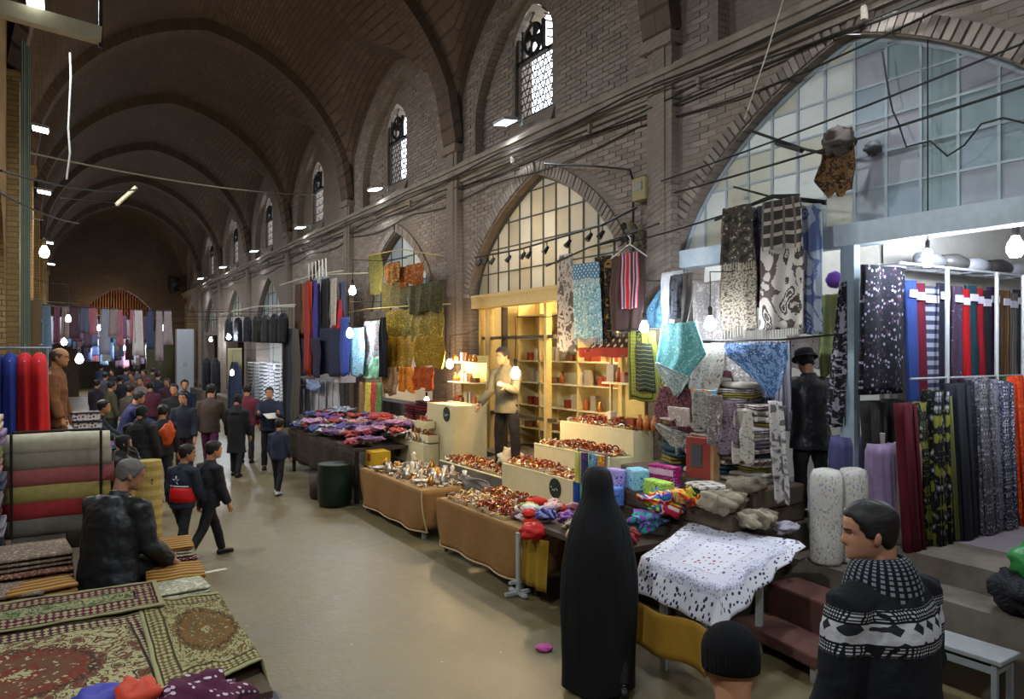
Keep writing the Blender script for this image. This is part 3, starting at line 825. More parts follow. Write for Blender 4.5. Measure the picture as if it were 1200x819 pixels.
def person(label, loc, face, h=1.74, lean=4, arms=((5, 8, 15), (5, 8, 15)), legs=((3, 5, 3), (-3, 5, 3)), head=(0, 0), skin='#a8795c',
           top='#222222', trousers='#1c1c20', shoes='#141414', hair='#14100d', hairdo='short', vox=0.012, coat=0.0, bulk=1.0, ground=True,
           toprough=0.8, eyes=True, girth=1.0, top_mat=None, name='person', sleeve=True, pelvis_z=None, fingers=True, group=None, headsize=0.235, collar=True, twist=0):
    """local frame: x to the person's right, y forward, z up"""
    root = thing(name, label, 'person', loc, math.atan2(-face[0], face[1]), group)
    k = h / 1.75; J = {}
    hipd = []
    for s, (fl, kn, ab) in zip((-1, 1), legs):
        a = math.radians(fl); b = math.radians(ab); c = math.radians(fl - kn)
        th = Vector((s * math.sin(b) * math.cos(a * .6), math.sin(a), -math.cos(a) * math.cos(b))).normalized() * .43 * k
        sh = Vector((s * math.sin(b) * .3, math.sin(c), -math.cos(c))).normalized() * .43 * k
        hipd.append((th, sh))
    low = min((t + q).z for t, q in hipd)
    pz = pelvis_z if pelvis_z is not None else -low + .085 * k + .02 * k
    pel = Vector((0, 0, pz))
    la = math.radians(lean); d1 = Vector((0, math.sin(la * .45), math.cos(la * .45))); d2 = Vector((0, math.sin(la), math.cos(la)))
    def sp(s): 
        s *= k
        return pel + d1 * min(s, .2 * k) + d2 * max(0, s - .2 * k)
    nb = sp(.56)
    hd = Matrix.Rotation(-math.radians(head[0]), 4, 'Z') @ Matrix.Rotation(-math.radians(head[1] + lean * .5), 4, 'X')
    hs = headsize * (0.35 + 0.65 * k) if h < 1.6 else headsize * k
    hc = nb + d2 * .035 * k + Vector((0, .015 * k, 0))
    HM = Matrix.Translation(hc) @ hd @ Matrix.Translation((0, .02 * k, 0)) @ Matrix.Scale(hs, 4)
    # joints of the arms
    A = []
    tw = Matrix.Rotation(math.radians(twist), 3, 'Z')
    for s, (fl, ab, el) in zip((-1, 1), arms):
        a = math.radians(fl); b = math.radians(ab); e = math.radians(fl + el)
        shd = sp(.445) + tw @ Vector((s * .185 * k * girth, 0, 0))
        u = tw @ Vector((s * math.sin(b), math.sin(a) * math.cos(b), -math.cos(a) * math.cos(b)))
        lo = tw @ Vector((s * math.sin(b) * (.6 if el < 60 else -.6), math.sin(e), -math.cos(e))).normalized()
        el_ = shd + u * .29 * k; wr_ = el_ + lo * .255 * k
        A.append((shd, el_, wr_, lo, s))
    g = girth
    # ---- body
    B = M()
    head_shell(B, HM)
    for s in (-1, 1): B.ball(HM @ Vector((s * .335, -.03, .45)), (.016 * k, .02 * k, .034 * k), 10, 8)
    B.tube([sp(.46), nb, hc + hd.to_3x3() @ Vector((0, -.02 * k, .09 * k))], [.075 * k * g, .058 * k, .056 * k], 14)
    tr = [(-.08, .13, .09), (0, .155, .11), (.13, .135, .095), (.3, .16, .11), (.42, .17, .10), (.5, .11, .075), (.55, .06, .06)]
    B.tube([sp(s) for s, _, _ in tr], [(a * k * g, b * k * g) for _, a, b in tr], 18)
    for i, s in enumerate((-1, 1)):
        hp = pel + Vector((s * .085 * k, 0, -.02 * k)); kn = hp + hipd[i][0]; an = kn + hipd[i][1]
        J['leg%d' % i] = (hp, kn, an)
        B.tube([hp, lerp(hp, kn, .5), kn, lerp(kn, an, .3), an], [.085 * k * g, .075 * k * g, .055 * k, .056 * k, .04 * k], 12)
        B.tube([an + Vector((0, -.05 * k, -.04 * k)), an + Vector((0, .03 * k, -.03 * k)), an + Vector((0, .15 * k, -.06 * k))], [.035 * k, .042 * k, .025 * k], 10)
    for shd, el_, wr_, lo, s in A:
        B.tube([shd + Vector((-s * .04 * k, 0, 0)), shd, lerp(shd, el_, .5), el_, lerp(el_, wr_, .35), wr_], [.055 * k, .058 * k, .046 * k, .038 * k, .04 * k, .027 * k], 12)
        side = Vector((0, 1, 0)) - lo * lo.y
        side = side.normalized() if side.length > .2 else Vector((0, 0, 1))
        nrm = lo.cross(side).normalized()                                  # palm faces the thigh
        if nrm.x * s > 0: nrm = -nrm
        B.tube([wr_, wr_ + lo * .035 * k, wr_ + lo * .075 * k, wr_ + lo * .095 * k], [.026 * k, .032 * k, .036 * k, .03 * k], 10)
        if fingers:
            for q, ln in zip((1.5, .5, -.5, -1.5), (.072, .082, .076, .058)):
                p0 = wr_ + lo * .085 * k + side * q * .0205 * k
                p1 = p0 + (lo + side * q * .05 + nrm * .15) * ln * .5 * k; p2 = p1 + (lo * .75 + nrm * .65) * ln * .35 * k; p3 = p2 + (lo * .3 + nrm * .95) * ln * .25 * k
                B.tube([p0, p1, p2, p3], [.0105 * k, .0098 * k, .009 * k, .0075 * k], 8)
            p0 = wr_ + lo * .03 * k + side * .025 * k; p1 = p0 + (lo * .5 + side * .8 + nrm * .25).normalized() * .045 * k; p2 = p1 + (lo * .85 + side * .3 + nrm * .35).normalized() * .035 * k
            B.tube([p0, p1, p2], [.015 * k, .012 * k, .009 * k], 8)
        else: B.ball(wr_ + lo * .12 * k, (.03 * k, .035 * k, .05 * k), 8, 6)
    remesh(B.build('body', skin_mat(skin), root), vox, smooth=2 if vox < .009 else 3)
    # ---- hair, brows, eyes
    if hairdo in ('short', 'bald', 'long'):
        def off(th, z):
            hl = hairline(th)
            v = (z - hl) / .05
            t = .055 if hairdo != 'bald' else .03
            if hairdo == 'bald' and z > .72 + .1 * (math.cos(th) < -.3): return -.03
            return lerp(-.04, t, max(0, min(1, v + .5))) + (.012 * ns(th * 3, z * 9) if v > 0 else 0)
        Hm = M(); head_shell(Hm, HM, 40, 36, off, False)
        o = Hm.build('hair', cloth_mat(hair, 0.6), root, True)
    if eyes and hairdo != 'veil':
        for s in (-1, 1):
            E = M(); E.ball(HM @ Vector((s * .135, .282, .5)), .052 * hs, 10, 8); e = E.build('eye', solid('#d8d2c8', 0.3, var=0.02), root, True)
            q = M(); q.ball(HM @ Vector((s * .135, .312, .5)), .028 * hs, 8, 6); q.build('iris', solid('#1a100a', 0.3), e, True)
            E = M(); E.tube([HM @ Vector((s * (.06 + .05 * i), .425 - .012 * i * i, .585 + .008 * (i if i < 2 else 1))) for i in range(4)], [.012 * hs, .018 * hs, .016 * hs, .008 * hs], 6)
            E.build('eyebrow', cloth_mat(hair, 0.7), root)
    # ---- garments
    t_ = .022 * bulk
    if top:
        Tm = M(); hem = -.12 - coat
        tr = [(hem, .185 + coat * .06, .135 + coat * .05), (min(-.02, hem + .1), .18, .13), (.1, .165, .12), (.3, .18, .13), (.42, .185, .115), (.485, .13, .09), (.525, .082, .078)]
        pts = []
        for s, a, b in tr:
            p = sp(max(s, 0)); p = p + Vector((0, 0, 1)) * min(s, 0) * k if s < 0 else p
            pts.append(p)
        Tm.tube(pts, [((a + t_ * .6) * k * g, (b + t_ * .6) * k * g) for _, a, b in tr], 22)
        for shd, el_, wr_, lo, s in A:
            we = lerp(el_, wr_, .96 if sleeve else .1)
            Tm.tube([shd + Vector((-s * .07 * k, 0, .0)), shd + Vector((0, 0, .005)), lerp(shd, el_, .5), el_, lerp(el_, we, .5), we],
                    [(.06 + t_) * k, (.062 + t_) * k, (.052 + t_) * k, (.045 + t_) * k, (.042 + t_) * k, (.034 + t_) * k], 14)
        if collar: Tm.tube([sp(.50), sp(.53), sp(.575)], [.10 * k, .085 * k, .078 * k], 14)
        remesh(Tm.build('jacket', top_mat or cloth_mat(top, toprough), root), max(vox * 1.25, .009), .019 * bulk, .11, 3)
    if trousers:
        Pm = M()
        tr = [(-.11, .12, .10), (-.03, .165, .12), (.06, .16, .115), (.12, .15, .108)]
        Pm.tube([pel + d1 * s * k for s, _, _ in tr], [(a * k * g, b * k * g) for _, a, b in tr], 18)
        for i, s in enumerate((-1, 1)):
            hp, kn, an = J['leg%d' % i]
            Pm.tube([hp + Vector((0, 0, .03 * k)), lerp(hp, kn, .45), kn, lerp(kn, an, .5), an + Vector((0, -.005, .0))], [.098 * k * g, .088 * k * g, .072 * k, .068 * k, .062 * k], 14)
        remesh(Pm.build('trousers', cloth_mat(trousers), root), max(vox * 1.3, .011), .022, .13, 3)
    if shoes:
        for i in (0, 1):
            an = J['leg%d' % i][2]; dirf = Vector((0, 1, 0))
            tip = -0.35 if (legs[i][0] - legs[i][1]) < -22 else 0.0
            Sm = M(); pr = [(-.085, .026, .02), (-.07, .038, .036), (-.02, .042, .05), (.05, .046, .042), (.12, .048, .032), (.165, .04, .025), (.185, .022, .015)]
            mt = Matrix.Translation(an) @ Matrix.Rotation(tip, 4, 'X')
            Sm.tube([mt @ Vector((0, y * k, (-.083 + b) * k)) for y, a, b in pr], [(a * k, b * k) for y, a, b in pr], 12)
            so = Sm.build('shoe', solid(shoes, 0.45), root, True)
            Sm = M(); Sm.prism([mt @ Vector((x * k, y * k, -.09 * k)) for x, y in ((-.03, -.08), (.03, -.08), (.042, 0), (.047, .1), (.03, .175), (-.03, .175), (-.047, .1), (-.042, 0))], (0, 0, .018 * k))
            Sm.build('sole', solid('#2a2724', 0.8), so)
    root['k'] = k
    return root, dict(HM=HM, sp=sp, A=A, J=J, pel=pel, k=k, hs=hs, nb=nb)

def ground_at(x, y, z=0.0): p = PZ(x, y, z); return (p.x, p.y, z)
def at_depth(x, zc, z=0.0): p = PD(x, 411, zc); return (p.x, p.y, z)
# facing helpers in picture terms: away from the camera, towards it, to the picture's left / right
AWAY = (S_, C_); TOW = (-S_, -C_); LEFT = (-C_, S_); RIGHT = (C_, -S_)
def fdir(deg):
    """0 = away from the camera, 90 = towards picture right, -90 = left, 180 = towards the camera"""
    a = math.radians(deg); return (S_ * math.cos(a) + C_ * math.sin(a), C_ * math.cos(a) - S_ * math.sin(a))

# 1. man in the patterned hooded sweater (foreground)
n = NT('fair_isle_knit', 0.9, 0, 0.15)
ob = n.tc('Object'); x, y, z = n.sep(ob)
u = n.math('ADD', n.math('MULTIPLY', x, 1.0), n.math('MULTIPLY', y, 1.0))
cu = n.math('ABSOLUTE', n.math('SUBTRACT', n.math('FRACT', n.math('MULTIPLY', u, 14)), 0.5))
czr = n.math('ABSOLUTE', n.math('SUBTRACT', n.math('FRACT', n.math('MULTIPLY', z, 14)), 0.5))
dia = n.math('LESS_THAN', n.math('ADD', cu, czr), 0.36)
fine = n.math('GREATER_THAN', n.math('FRACT', n.math('MULTIPLY', u, 75)), 0.5)
finez = n.math('GREATER_THAN', n.math('FRACT', n.math('MULTIPLY', z, 70)), 0.45)
ck = n.math('MULTIPLY', fine, finez)
blk, wht, gry = '#17181c', '#a9a8ac', '#5a5c66'
bandw = n.mix(dia, wht, '#26272d')
bandf = n.mix(ck, blk, wht)
zz = z
def zone(lo, hi): return n.math('MULTIPLY', n.math('GREATER_THAN', zz, lo), n.math('LESS_THAN', zz, hi))
c = n.mix(zone(1.335, 1.415), blk, bandw)
c = n.mix(zone(1.425, 1.465), c, bandf); c = n.mix(zone(1.285, 1.325), c, bandf)
n.col(c); n.bump(n.noise(ob, 70, 2), 0.5, 0.006); m_knit = n.m
pos = at_depth(1046, 3.1)
p1, d1_ = person('man in a black hooded sweater with white knitted bands, looking aside', pos, fdir(-28), 1.815, lean=6, arms=((4, 9, 12), (0, 9, 12)),
                 head=(-52, 4), skin='#9c7058', top='#17181c', top_mat=m_knit, vox=0.0065, bulk=1.5, girth=1.16, hair='#0f0c0b', trousers='#20222a')
k = d1_['k']
# folded-down hood and collar
hm_ = M()
for i in range(1):
    def hood(u, v):
        a = lerp(-2.55, 2.55, u); r = lerp(.085, .180, v ** .8); dz = lerp(.06, -.115, v ** 1.4) * (0.6 + .55 * math.cos(a / 2) if True else 1)
        back = .5 - .5 * math.cos(a - PI) if False else (1 + math.cos(a)) / 2
        return d1_['sp'](.54) + Vector((math.sin(a) * r * k, -math.cos(a) * r * k * .78 - .03 * back * v, (dz - .10 * back * v + .035 * math.sin(v * PI)) * k))
    hm_.grid(hood, 40, 14, lambda u, v: (u * 1.0, v * .25))
n = NT('hood_knit', 0.9, 0, 0.15); uv = n.tc('UV'); x, y, z = n.sep(uv)
st = n.math('GREATER_THAN', n.math('FRACT', n.math('MULTIPLY', x, 21)), 0.5)
dash = n.math('GREATER_THAN', n.math('FRACT', n.math('MULTIPLY', y, 60)), 0.4)
n.col(n.mix(n.math('MULTIPLY', st, dash), '#131418', '#6f7078')); m_hood = n.m
hm_.build('hood', m_hood, p1, True, solid=0.022)
cm = M(); cm.torus(d1_['sp'](.573), .082 * k, .018 * k, 28, 8); cm.build('collar', solid('#2b4a66', 0.8), p1, True)
cm = M(); cm.torus(d1_['sp'](.592), .08 * k, .007 * k, 28, 6); cm.build('collar_piping', solid('#9fb0bd', 0.8), p1, True)

# 2. person in the black beanie (only the head reaches into the frame)
pos = at_depth(861, 2.2)
p2, d2_ = person('person in a plain black knitted beanie', pos, fdir(8), 1.615, head=(0, 6), top='#1a1a1e', vox=0.008, hairdo='none', skin='#a37355', eyes=False, bulk=1.4)
bm_ = M()
def boff(th, z):
    lim = .42 if abs(math.atan2(math.sin(th), math.cos(th))) > 1.0 else .60
    return lerp(-.05, .075, max(0, min(1, (z - lim) / .04 + .5)))
head_shell(bm_, d2_['HM'], 40, 34, boff, False)
n = NT('beanie_knit', 0.95, 0, 0.1); ob = n.tc('Object'); n.col('#101012'); n.bump(n.wave(ob, 30, 1, 1), 0.6, 0.006)
bm_.build('beanie', n.m, p2, True)

# 3. woman in the black chador
pos = at_depth(704, 5.5)
p3, d3_ = person('woman wrapped in a full-length black chador, seen from behind', pos, fdir(-12), 1.575, head=(0, 6), top='#111111', trousers='#101010', shoes='#15130f',
                 hairdo='veil', eyes=False, vox=0.014, skin='#b48a70', legs=((8, 6, 2), (-10, 8, 2)), arms=((20, 2, 75), (20, 2, 75)), girth=.74, bulk=.4)
k = d3_['k']; ch = M()
top_c = d3_['HM'] @ Vector((0, -.02, .5))
PR = [(1.615, .0, .0), (1.605, .06, .075), (1.575, .10, .125), (1.50, .118, .145), (1.42, .118, .14), (1.36, .135, .145), (1.30, .17, .15), (1.22, .215, .17), (1.10, .25, .195), (.95, .28, .215),
      (.8, .30, .225), (.6, .30, .23), (.4, .285, .235), (.2, .275, .24), (.06, .275, .245), (.03, .275, .245)]
vs = []; fs = []; nn = 72; uvs = []
zs_ = ((d3_['HM'] @ Vector((0, 0, 1))).z + .025) / 1.615
hy_ = (d3_['HM'] @ Vector((0, -.03, .6))).y
for i, (z, a, b) in enumerate(PR):
    t = i / (len(PR) - 1)
    for j in range(nn):
        th = 2 * PI * j / nn
        fold = 1 + (.045 * math.sin(th * 7 + 2.2 * ns(th, 3, z)) + .05 * ns(math.cos(th) * 2.3, math.sin(th) * 2.3, z * 1.2)) * max(0, t - .32) * 1.6
        cy = lerp(hy_, 0.03, min(1, max(0, (1.45 - z) / .3)))
        swing = .05 * max(0, .8 - z) * math.sin(th * 2 + 1)
        vs.append((a * k * 1.09 * fold * math.sin(th) + swing * .5, cy + b * k * 1.09 * fold * math.cos(th) - .03 * max(0, .5 - z), z * zs_ + .02 * math.sin(th * 3) * (z < .1)))
for i in range(len(PR) - 1):
    for j in range(nn):
        q = (j + 1) % nn; fs.append((i * nn + j, (i + 1) * nn + j, (i + 1) * nn + q, i * nn + q))
ch.add(vs, fs)
n = NT('chador_crepe', 0.75, 0, 0.25); n.col('#0b0b0d'); ob = n.tc('Object'); n.bump(n.noise(n.map(ob, (3, 3, .5)), 5, 3), 0.7, 0.03)
o = ch.build('chador', n.m, p3, True); md = o.modifiers.new('sub', 'SUBSURF'); md.levels = 1; md.render_levels = 1

# 4. shopkeeper in a black hat and leather jacket
pos = at_depth(950, 7.6, 0.815)
p4, d4_ = person('man in black hat and leather jacket standing among the fabrics', pos, fdir(-14), 1.66, lean=5, arms=((35, 8, 75), (18, 20, 70)), head=(12, 18),
                 top='#26262b', toprough=0.3, trousers='#19191d', coat=.12, bulk=1.7, girth=1.12, vox=0.011, hair='#241c18', skin='#9d7257')
ht = M(); HM = d4_['HM']
def hat_pt(r, z): return r, z
prof = [(.58, .62), (.60, .60), (.46, .66), (.44, .74), (.43, .93), (.40, 1.04), (.30, 1.08), (.02, 1.07)]
vs = []; fs = []; nn = 32
for r, z in prof:
    for j in range(nn):
        th = 2 * PI * j / nn; vs.append(HM @ Vector((r * math.sin(th) * .95, r * math.cos(th) * 1.12 - .02, z + (.05 * abs(math.sin(th)) if r > .5 else 0))))
for i in range(len(prof) - 1):
    for j in range(nn):
        q = (j + 1) % nn; fs.append((i * nn + j, i * nn + q, (i + 1) * nn + q, (i + 1) * nn + j))
ht.add(vs, fs); ht.build('hat', solid('#121114', 0.85), p4, True, solid=0.006)
# 5. jeweller
pos = at_depth(594, 10.5, 0.80)
p5, d5_ = person('jeweller in a beige pullover standing behind the bangle trays', pos, fdir(-150), 1.72, lean=3, arms=((30, 8, 80), (10, 14, 40)), head=(25, 12),
                 top='#6f674f', trousers='#1b1618', bulk=.8, vox=0.011, hair='#2a211a', skin='#a9805d', legs=((4, 3, 9), (-4, 3, 9)))
# 6. seated carpet seller in a leather jacket
pos = at_depth(127, 5.3, 0.0)
p6, d6_ = person('seated grey-haired man in a black leather jacket on the carpets', pos, fdir(18), 1.64, lean=14, arms=((8, 8, 40), (10, 6, 42)), head=(38, 12), legs=((84, 100, 12), (84, 104, 12)), pelvis_z=.955,
                 top='#16181a', toprough=0.5, trousers='#191a1c', hair='#57524e', hairdo='short', bulk=1.7, girth=1.2, headsize=.225, vox=0.009, skin='#94684f', coat=.02)
# 7, 8. the two boys
p7, d7_ = person('boy in a red and black padded jacket walking on the floor', ground_at(214, 660), fdir(20), 1.36, lean=4, arms=((-8, 8, 25), (12, 8, 30)), legs=((16, 6, 2), (-12, 14, 2)), head=(40, 5),
                 top='#1d2430', trousers='#16161a', shoes='#1d1d1f', bulk=1.7, vox=0.010, hair='#17110e', coat=-.02)
vm = M(); k = d7_['k']
vm.tube([d7_['sp'](-.0), d7_['sp'](.08), d7_['sp'](.16), d7_['sp'](.22)], [(.208 * k, .162 * k), (.21 * k, .165 * k), (.204 * k, .158 * k), (.198 * k, .152 * k)], 24)
vm.build('red_panel', solid('#c2161b', 0.6), p7, True)
vm = M()
for a in range(5):
    t0 = 2 * PI * a / 5
    vm.prism([d7_['sp'](.33) + Vector((math.cos(t + PI / 2) * r, -.155 * k, math.sin(t + PI / 2) * r)) for t, r in ((t0 - .35, .02), (t0, .055), (t0 + .35, .02))], (0, .02, 0))
vm.build('star_print', solid('#d8d8dc', 0.7), p7)
vm = M(); vm.tube([d7_['sp'](.225), d7_['sp'](.245)], [(.20 * k, .155 * k), (.20 * k, .155 * k)], 24); vm.build('white_stripe', solid('#c9c9cc', 0.7), p7, True)
p8, d8_ = person('boy in a black jacket with a striped sleeve walking ahead', ground_at(244, 655), fdir(35), 1.41, lean=5, arms=((-10, 8, 15), (8, 8, 15)), legs=((24, 6, 2), (-20, 16, 2)), head=(20, 5),
                 top='#17181d', trousers='#141418', shoes='#19191b', bulk=1.4, vox=0.010, hair='#17110e')
sm = M(); sh_, el_, wr_, lo, s = d8_['A'][0]
for i in range(5):
    t = .25 + i * .13; c_ = lerp(sh_, el_, t); d_ = (el_ - sh_).normalized()
    sm.tube([c_, c_ + d_ * .018], [.078 * d8_['k']] * 2, 14)
sm.build('sleeve_stripes', solid('#c8c8cc', 0.8), p8)
# 9. man in a brown jacket by the coats
pos = at_depth(63, 9.6, 0.755)
p9, _ = person('older man in a brown jacket standing beside the hanging coats', pos, fdir(70), 1.74, lean=3, head=(10, 5), top='#6e4526', trousers='#3a3026', hair='#4a4038', hairdo='bald', vox=0.012, bulk=1.5, skin='#a5754f', coat=.06)
# 10.. walkers and the crowd
p10, _ = person('man in a brown jumper and plum trousers walking away', ground_at(246, 556), fdir(-4), 1.80, arms=((-12, 10, 12), (14, 14, 12)), legs=((14, 4, 2), (-12, 10, 2)), top='#3d3029', trousers='#54203f', shoes='#1c1a1a', vox=0.013, bulk=1.1, hair='#1a1411', eyes=False)
p11, d11 = person('woman in a black coat and headscarf walking beside the plum-trousered man', ground_at(277, 558), fdir(2), 1.60, top='#131317', trousers='#1a1a20', coat=.32, bulk=1.2, vox=0.014, hairdo='veil', eyes=False, legs=((10, 4, 2), (-8, 8, 2)))
def scarf(root, d, col):
    q = M()
    head_shell(q, d['HM'], 28, 22, lambda th, z: .06 if (abs(math.atan2(math.sin(th), math.cos(th))) > .75 or z > .78) else -.06, False)
    q.tube([d['sp'](.40), d['sp'](.5), d['sp'](.6)], [.17 * d['k'], .13 * d['k'], .085 * d['k']], 18)
    o = q.build('headscarf', cloth_mat(col), root); remesh(o, .016, .01, .1, 3)
scarf(p11, d11, '#121216')
person('child in a navy jacket and dark trousers walking on the floor', ground_at(326, 579), fdir(10), 1.27, top='#1c2238', trousers='#15161c', shoes='#c8c8c8', vox=0.013, bulk=1.4, hair='#15100d', eyes=False, legs=((12, 4, 2), (-10, 10, 2)))
person('shopper in a maroon jacket looking at the clothes racks', at_depth(289, 16.6), fdir(-10), 1.70, top='#5b1a2a', trousers='#17171c', vox=0.015, bulk=1.4, hair='#17110e', eyes=False, fingers=False)
person('vendor in a navy jacket holding a folded newspaper', at_depth(316, 15.6, 0.0), fdir(165), 1.70, lean=6, arms=((30, 8, 80), (30, 8, 80)), top='#1b2336', trousers='#17181e', vox=0.014, bulk=1.5, hair='#15100d', fingers=False)
# ================================================================ goods: shared builders
def rows_interp(rows, v):
    """rows: (y, xl, xr) in picture pixels, top to bottom"""
    y0, y1 = rows[0][0], rows[-1][0]; y = lerp(y0, y1, v)
    for a, b in zip(rows, rows[1:]):
        if y <= b[0] + 1e-6:
            t = (y - a[0]) / max(1e-6, b[0] - a[0]); return y, lerp(a[1], b[1], t), lerp(a[2], b[2], t)
    return rows[-1]
def hang(name, label, cat, rows, X, mat, folds=2.5, amp=0.025, fringe=None, group=None, nu=22, nv=26, depthv=0.0, fr_len=0.06, seed=None, thick=0.007):
    """cloth hanging in the plane X = const, outline read from the picture, with folds and real thickness"""
    sd = RND.random() * 50 if seed is None else seed
    yt = rows[0]; ref = PX((yt[1] + yt[2]) / 2, yt[0], X)
    zc = ref.x * S_ + ref.y * C_; hemw = .03 if amp >= .03 else .008
    xm0 = (yt[1] + yt[2]) / 2
    m = M()
    def P(u, v):
        y, xl, xr = rows_interp(rows, v)
        a = PX(xl, HOR, X).y; b = PX(xr, HOR, X).y
        z = CAMH + (HOR - y) / F * zc
        Y = lerp(a, b, u); s = 0.35 + 0.65 * v
        off = amp * s * (math.sin(u * folds * 2 * PI + sd) + 0.5 * math.sin(u * folds * 4.3 * PI + sd * 2 + v * 2)) + amp * 0.8 * ns(u * 3 + sd, v * 3)
        return Vector((X + off + depthv * v, Y, z + 0.01 * ns(u * 4, sd) + hemw * v * math.sin(u * 9 + sd)))
    W = abs(P(0, .3).y - P(1, .3).y); H = abs(P(.5, 0).z - P(.5, 1).z)
    m.grid(P, nu, nv, lambda u, v: (u * W, (1 - v) * H))
    if not fringe:
        return tag(m.build(name, mat, smooth=True, solid=thick), label, cat, group)
    base = P(.5, 1); root = thing(name, label, cat, (base.x, base.y, base.z - fr_len), 0, group)
    m.build('cloth', mat, root, True, world=True, solid=thick)
    f = M(); k = max(10, int(W / 0.022))
    for i in range(k):
        p = P((i + .5) / k, 1.0); f.tube([p + Vector((0, 0, .01)), p + Vector((.004 * math.sin(i), .004 * math.cos(i * 3), -fr_len))], [.005, .003], 4)
    f.build('fringe', fringe, root, world=True)
    return root
def folded(w, d, h, layers=2, seed=0.0):
    """folded cloth: stacked layers with rounded folds at the front (-y) edge"""
    m = M(); lh = h / layers
    for l in range(layers):
        nx, ncs = 7, 14; vs = []; fs = []; uvs = []
        for i in range(nx + 1):
            u = i / nx; x = (u - .5) * w
            e = 1 - .25 * (abs(u - .5) * 2) ** 4
            for j in range(ncs):
                a = 2 * PI * j / ncs; c, s = math.cos(a), math.sin(a)
                yy = math.copysign(abs(c) ** .45, c) * d / 2 * (1 + .03 * ns(u * 5, l + seed, j * .2)); zz = math.copysign(abs(s) ** .6, s) * lh / 2 * e
                vs.append((x + .01 * ns(l * 3 + seed, j), yy + .012 * ns(l * 2.2 + seed, 1), l * lh + lh / 2 + zz + .006 * ns(u * 3 + seed, yy * 6, l)))
                uvs.append((x, yy + zz * 1.5))
        for i in range(nx):
            for j in range(ncs):
                q = (j + 1) % ncs; fs.append((i * ncs + j, i * ncs + q, (i + 1) * ncs + q, (i + 1) * ncs + j))
        fs.append(tuple(range(ncs - 1, -1, -1))); fs.append(tuple(nx * ncs + j for j in range(ncs)))
        m.add(vs, fs, uvs)
    return m
def crumple(r, seed, flat=.5, n=18, mm=12):
    m = M()
    def f(d):
        a = ns(d.x * 2.1 + seed, d.y * 2.1, d.z * 2.1); b = abs(ns(d.x * 4 + seed, d.y * 4 + 3, d.z * 4))
        return .85 + .4 * a + .3 * b
    m.ball((0, 0, r * flat), (r, r * .85, r * flat), n, mm, f)
    lo = min(p[2] for p in m.v); m.v = [(p[0], p[1], max(0.0, p[2] - lo - .02 * r)) for p in m.v]
    return m
class Kit:
    """a few shared meshes that loops place as separate things"""
    def __init__(s, meshes): s.me = meshes
    def put(s, name, i, loc, rz, label, cat, group, scale=1.0):
        o = bpy.data.objects.new(name, s.me[i % len(s.me)]); COL.objects.link(o)
        o.location = loc; o.rotation_euler = (0, 0, rz); o.scale = (scale,) * 3 if isinstance(scale, (int, float)) else scale
        return tag(o, label, cat, group)
def bulb(label, p, warm=True, power=45.0, cord=0.5, r=0.045, kind='globe', group=None):
    col = '#ffddab' if warm else '#e6f0ff'
    root = thing('light_bulb', label, 'light bulb', p, 0, group)
    st = power / (4 * PI * PI * r * r)
    q = M()
    if kind == 'globe': q.lathe([(.003, -r * 1.15), (r * .6, -r), (r * .95, -r * .4), (r, 0), (r * .85, r * .6), (r * .5, r * 1.2), (r * .36, r * 1.6)], n=14)
    else: q.lathe([(.003, -r * 2.2), (r * .7, -r * 2.1), (r * .8, -r * 1.6), (r * .8, r * .8), (r * .6, r * 1.2)], n=12); st *= .7
    q.build('glass', glow(col, round(st, 2)), root, True)
    q = M(); q.lathe([(r * .42, r * 1.5), (r * .45, r * 2.9), (r * .3, r * 3.2), (.006, r * 3.3)], n=10); q.build('socket', m_dark, root)
    x_, y_, z_ = p; top = r * 3.2 + cord; pts = [(0, 0, r * 3.2), (.01, .004, r * 3.2 + cord * .5), (0, 0, top)]
    if XL < x_ < XR and y_ < 46:                                    # slung from the nearer wall
        wx = (XR if x_ > 2.8 else XL) - x_; pts += [(wx * .5, .02, top + .02), (wx, .05, top + .12)]
    else: pts[-1] = (0, 0, (5.6 if y_ < 46 else 6.4) - z_)          # or from the ceiling
    q = M(); q.tube(pts, .006, 5); q.build('cord', m_cable, root)
    return root
GOLD = solid('#b5803e', 0.3, 0.9); COPPER = solid('#a4593a', 0.32, 0.85); SILVER = solid('#b9b4aa', 0.3, 0.9); PEARL = solid('#d9ceb4', 0.35, 0.1)
def emblem(parent, loc, r, rz=0, world=True):
    """round dark badge with a pale ring and a band of script-like strokes"""
    q = M(); b = M(); mt = Matrix.Rotation(PI / 2, 3, 'Y')
    q.lathe([(r, 0), (r, .008), (.002, .008)], n=24)
    q.v = [tuple(Vector(loc) + mt.inverted() @ Vector(p)) for p in q.v]
    o = q.build('badge', solid('#1f2b26', 0.6), parent, world=world)
    b.torus(loc, r * .82, r * .05, 24, 6, mt)
    for i in range(5):
        a = Vector(loc) + Vector((-.010, (-.5 + i * .25) * r, -.12 * r + .16 * r * math.sin(i * 2.1)))
        b.bar(a, a + Vector((0, .2 * r, .12 * r * math.cos(i * 3))), r * .09)
    b.build('badge_print', solid('#a9b4a4', 0.6), parent, world=world)

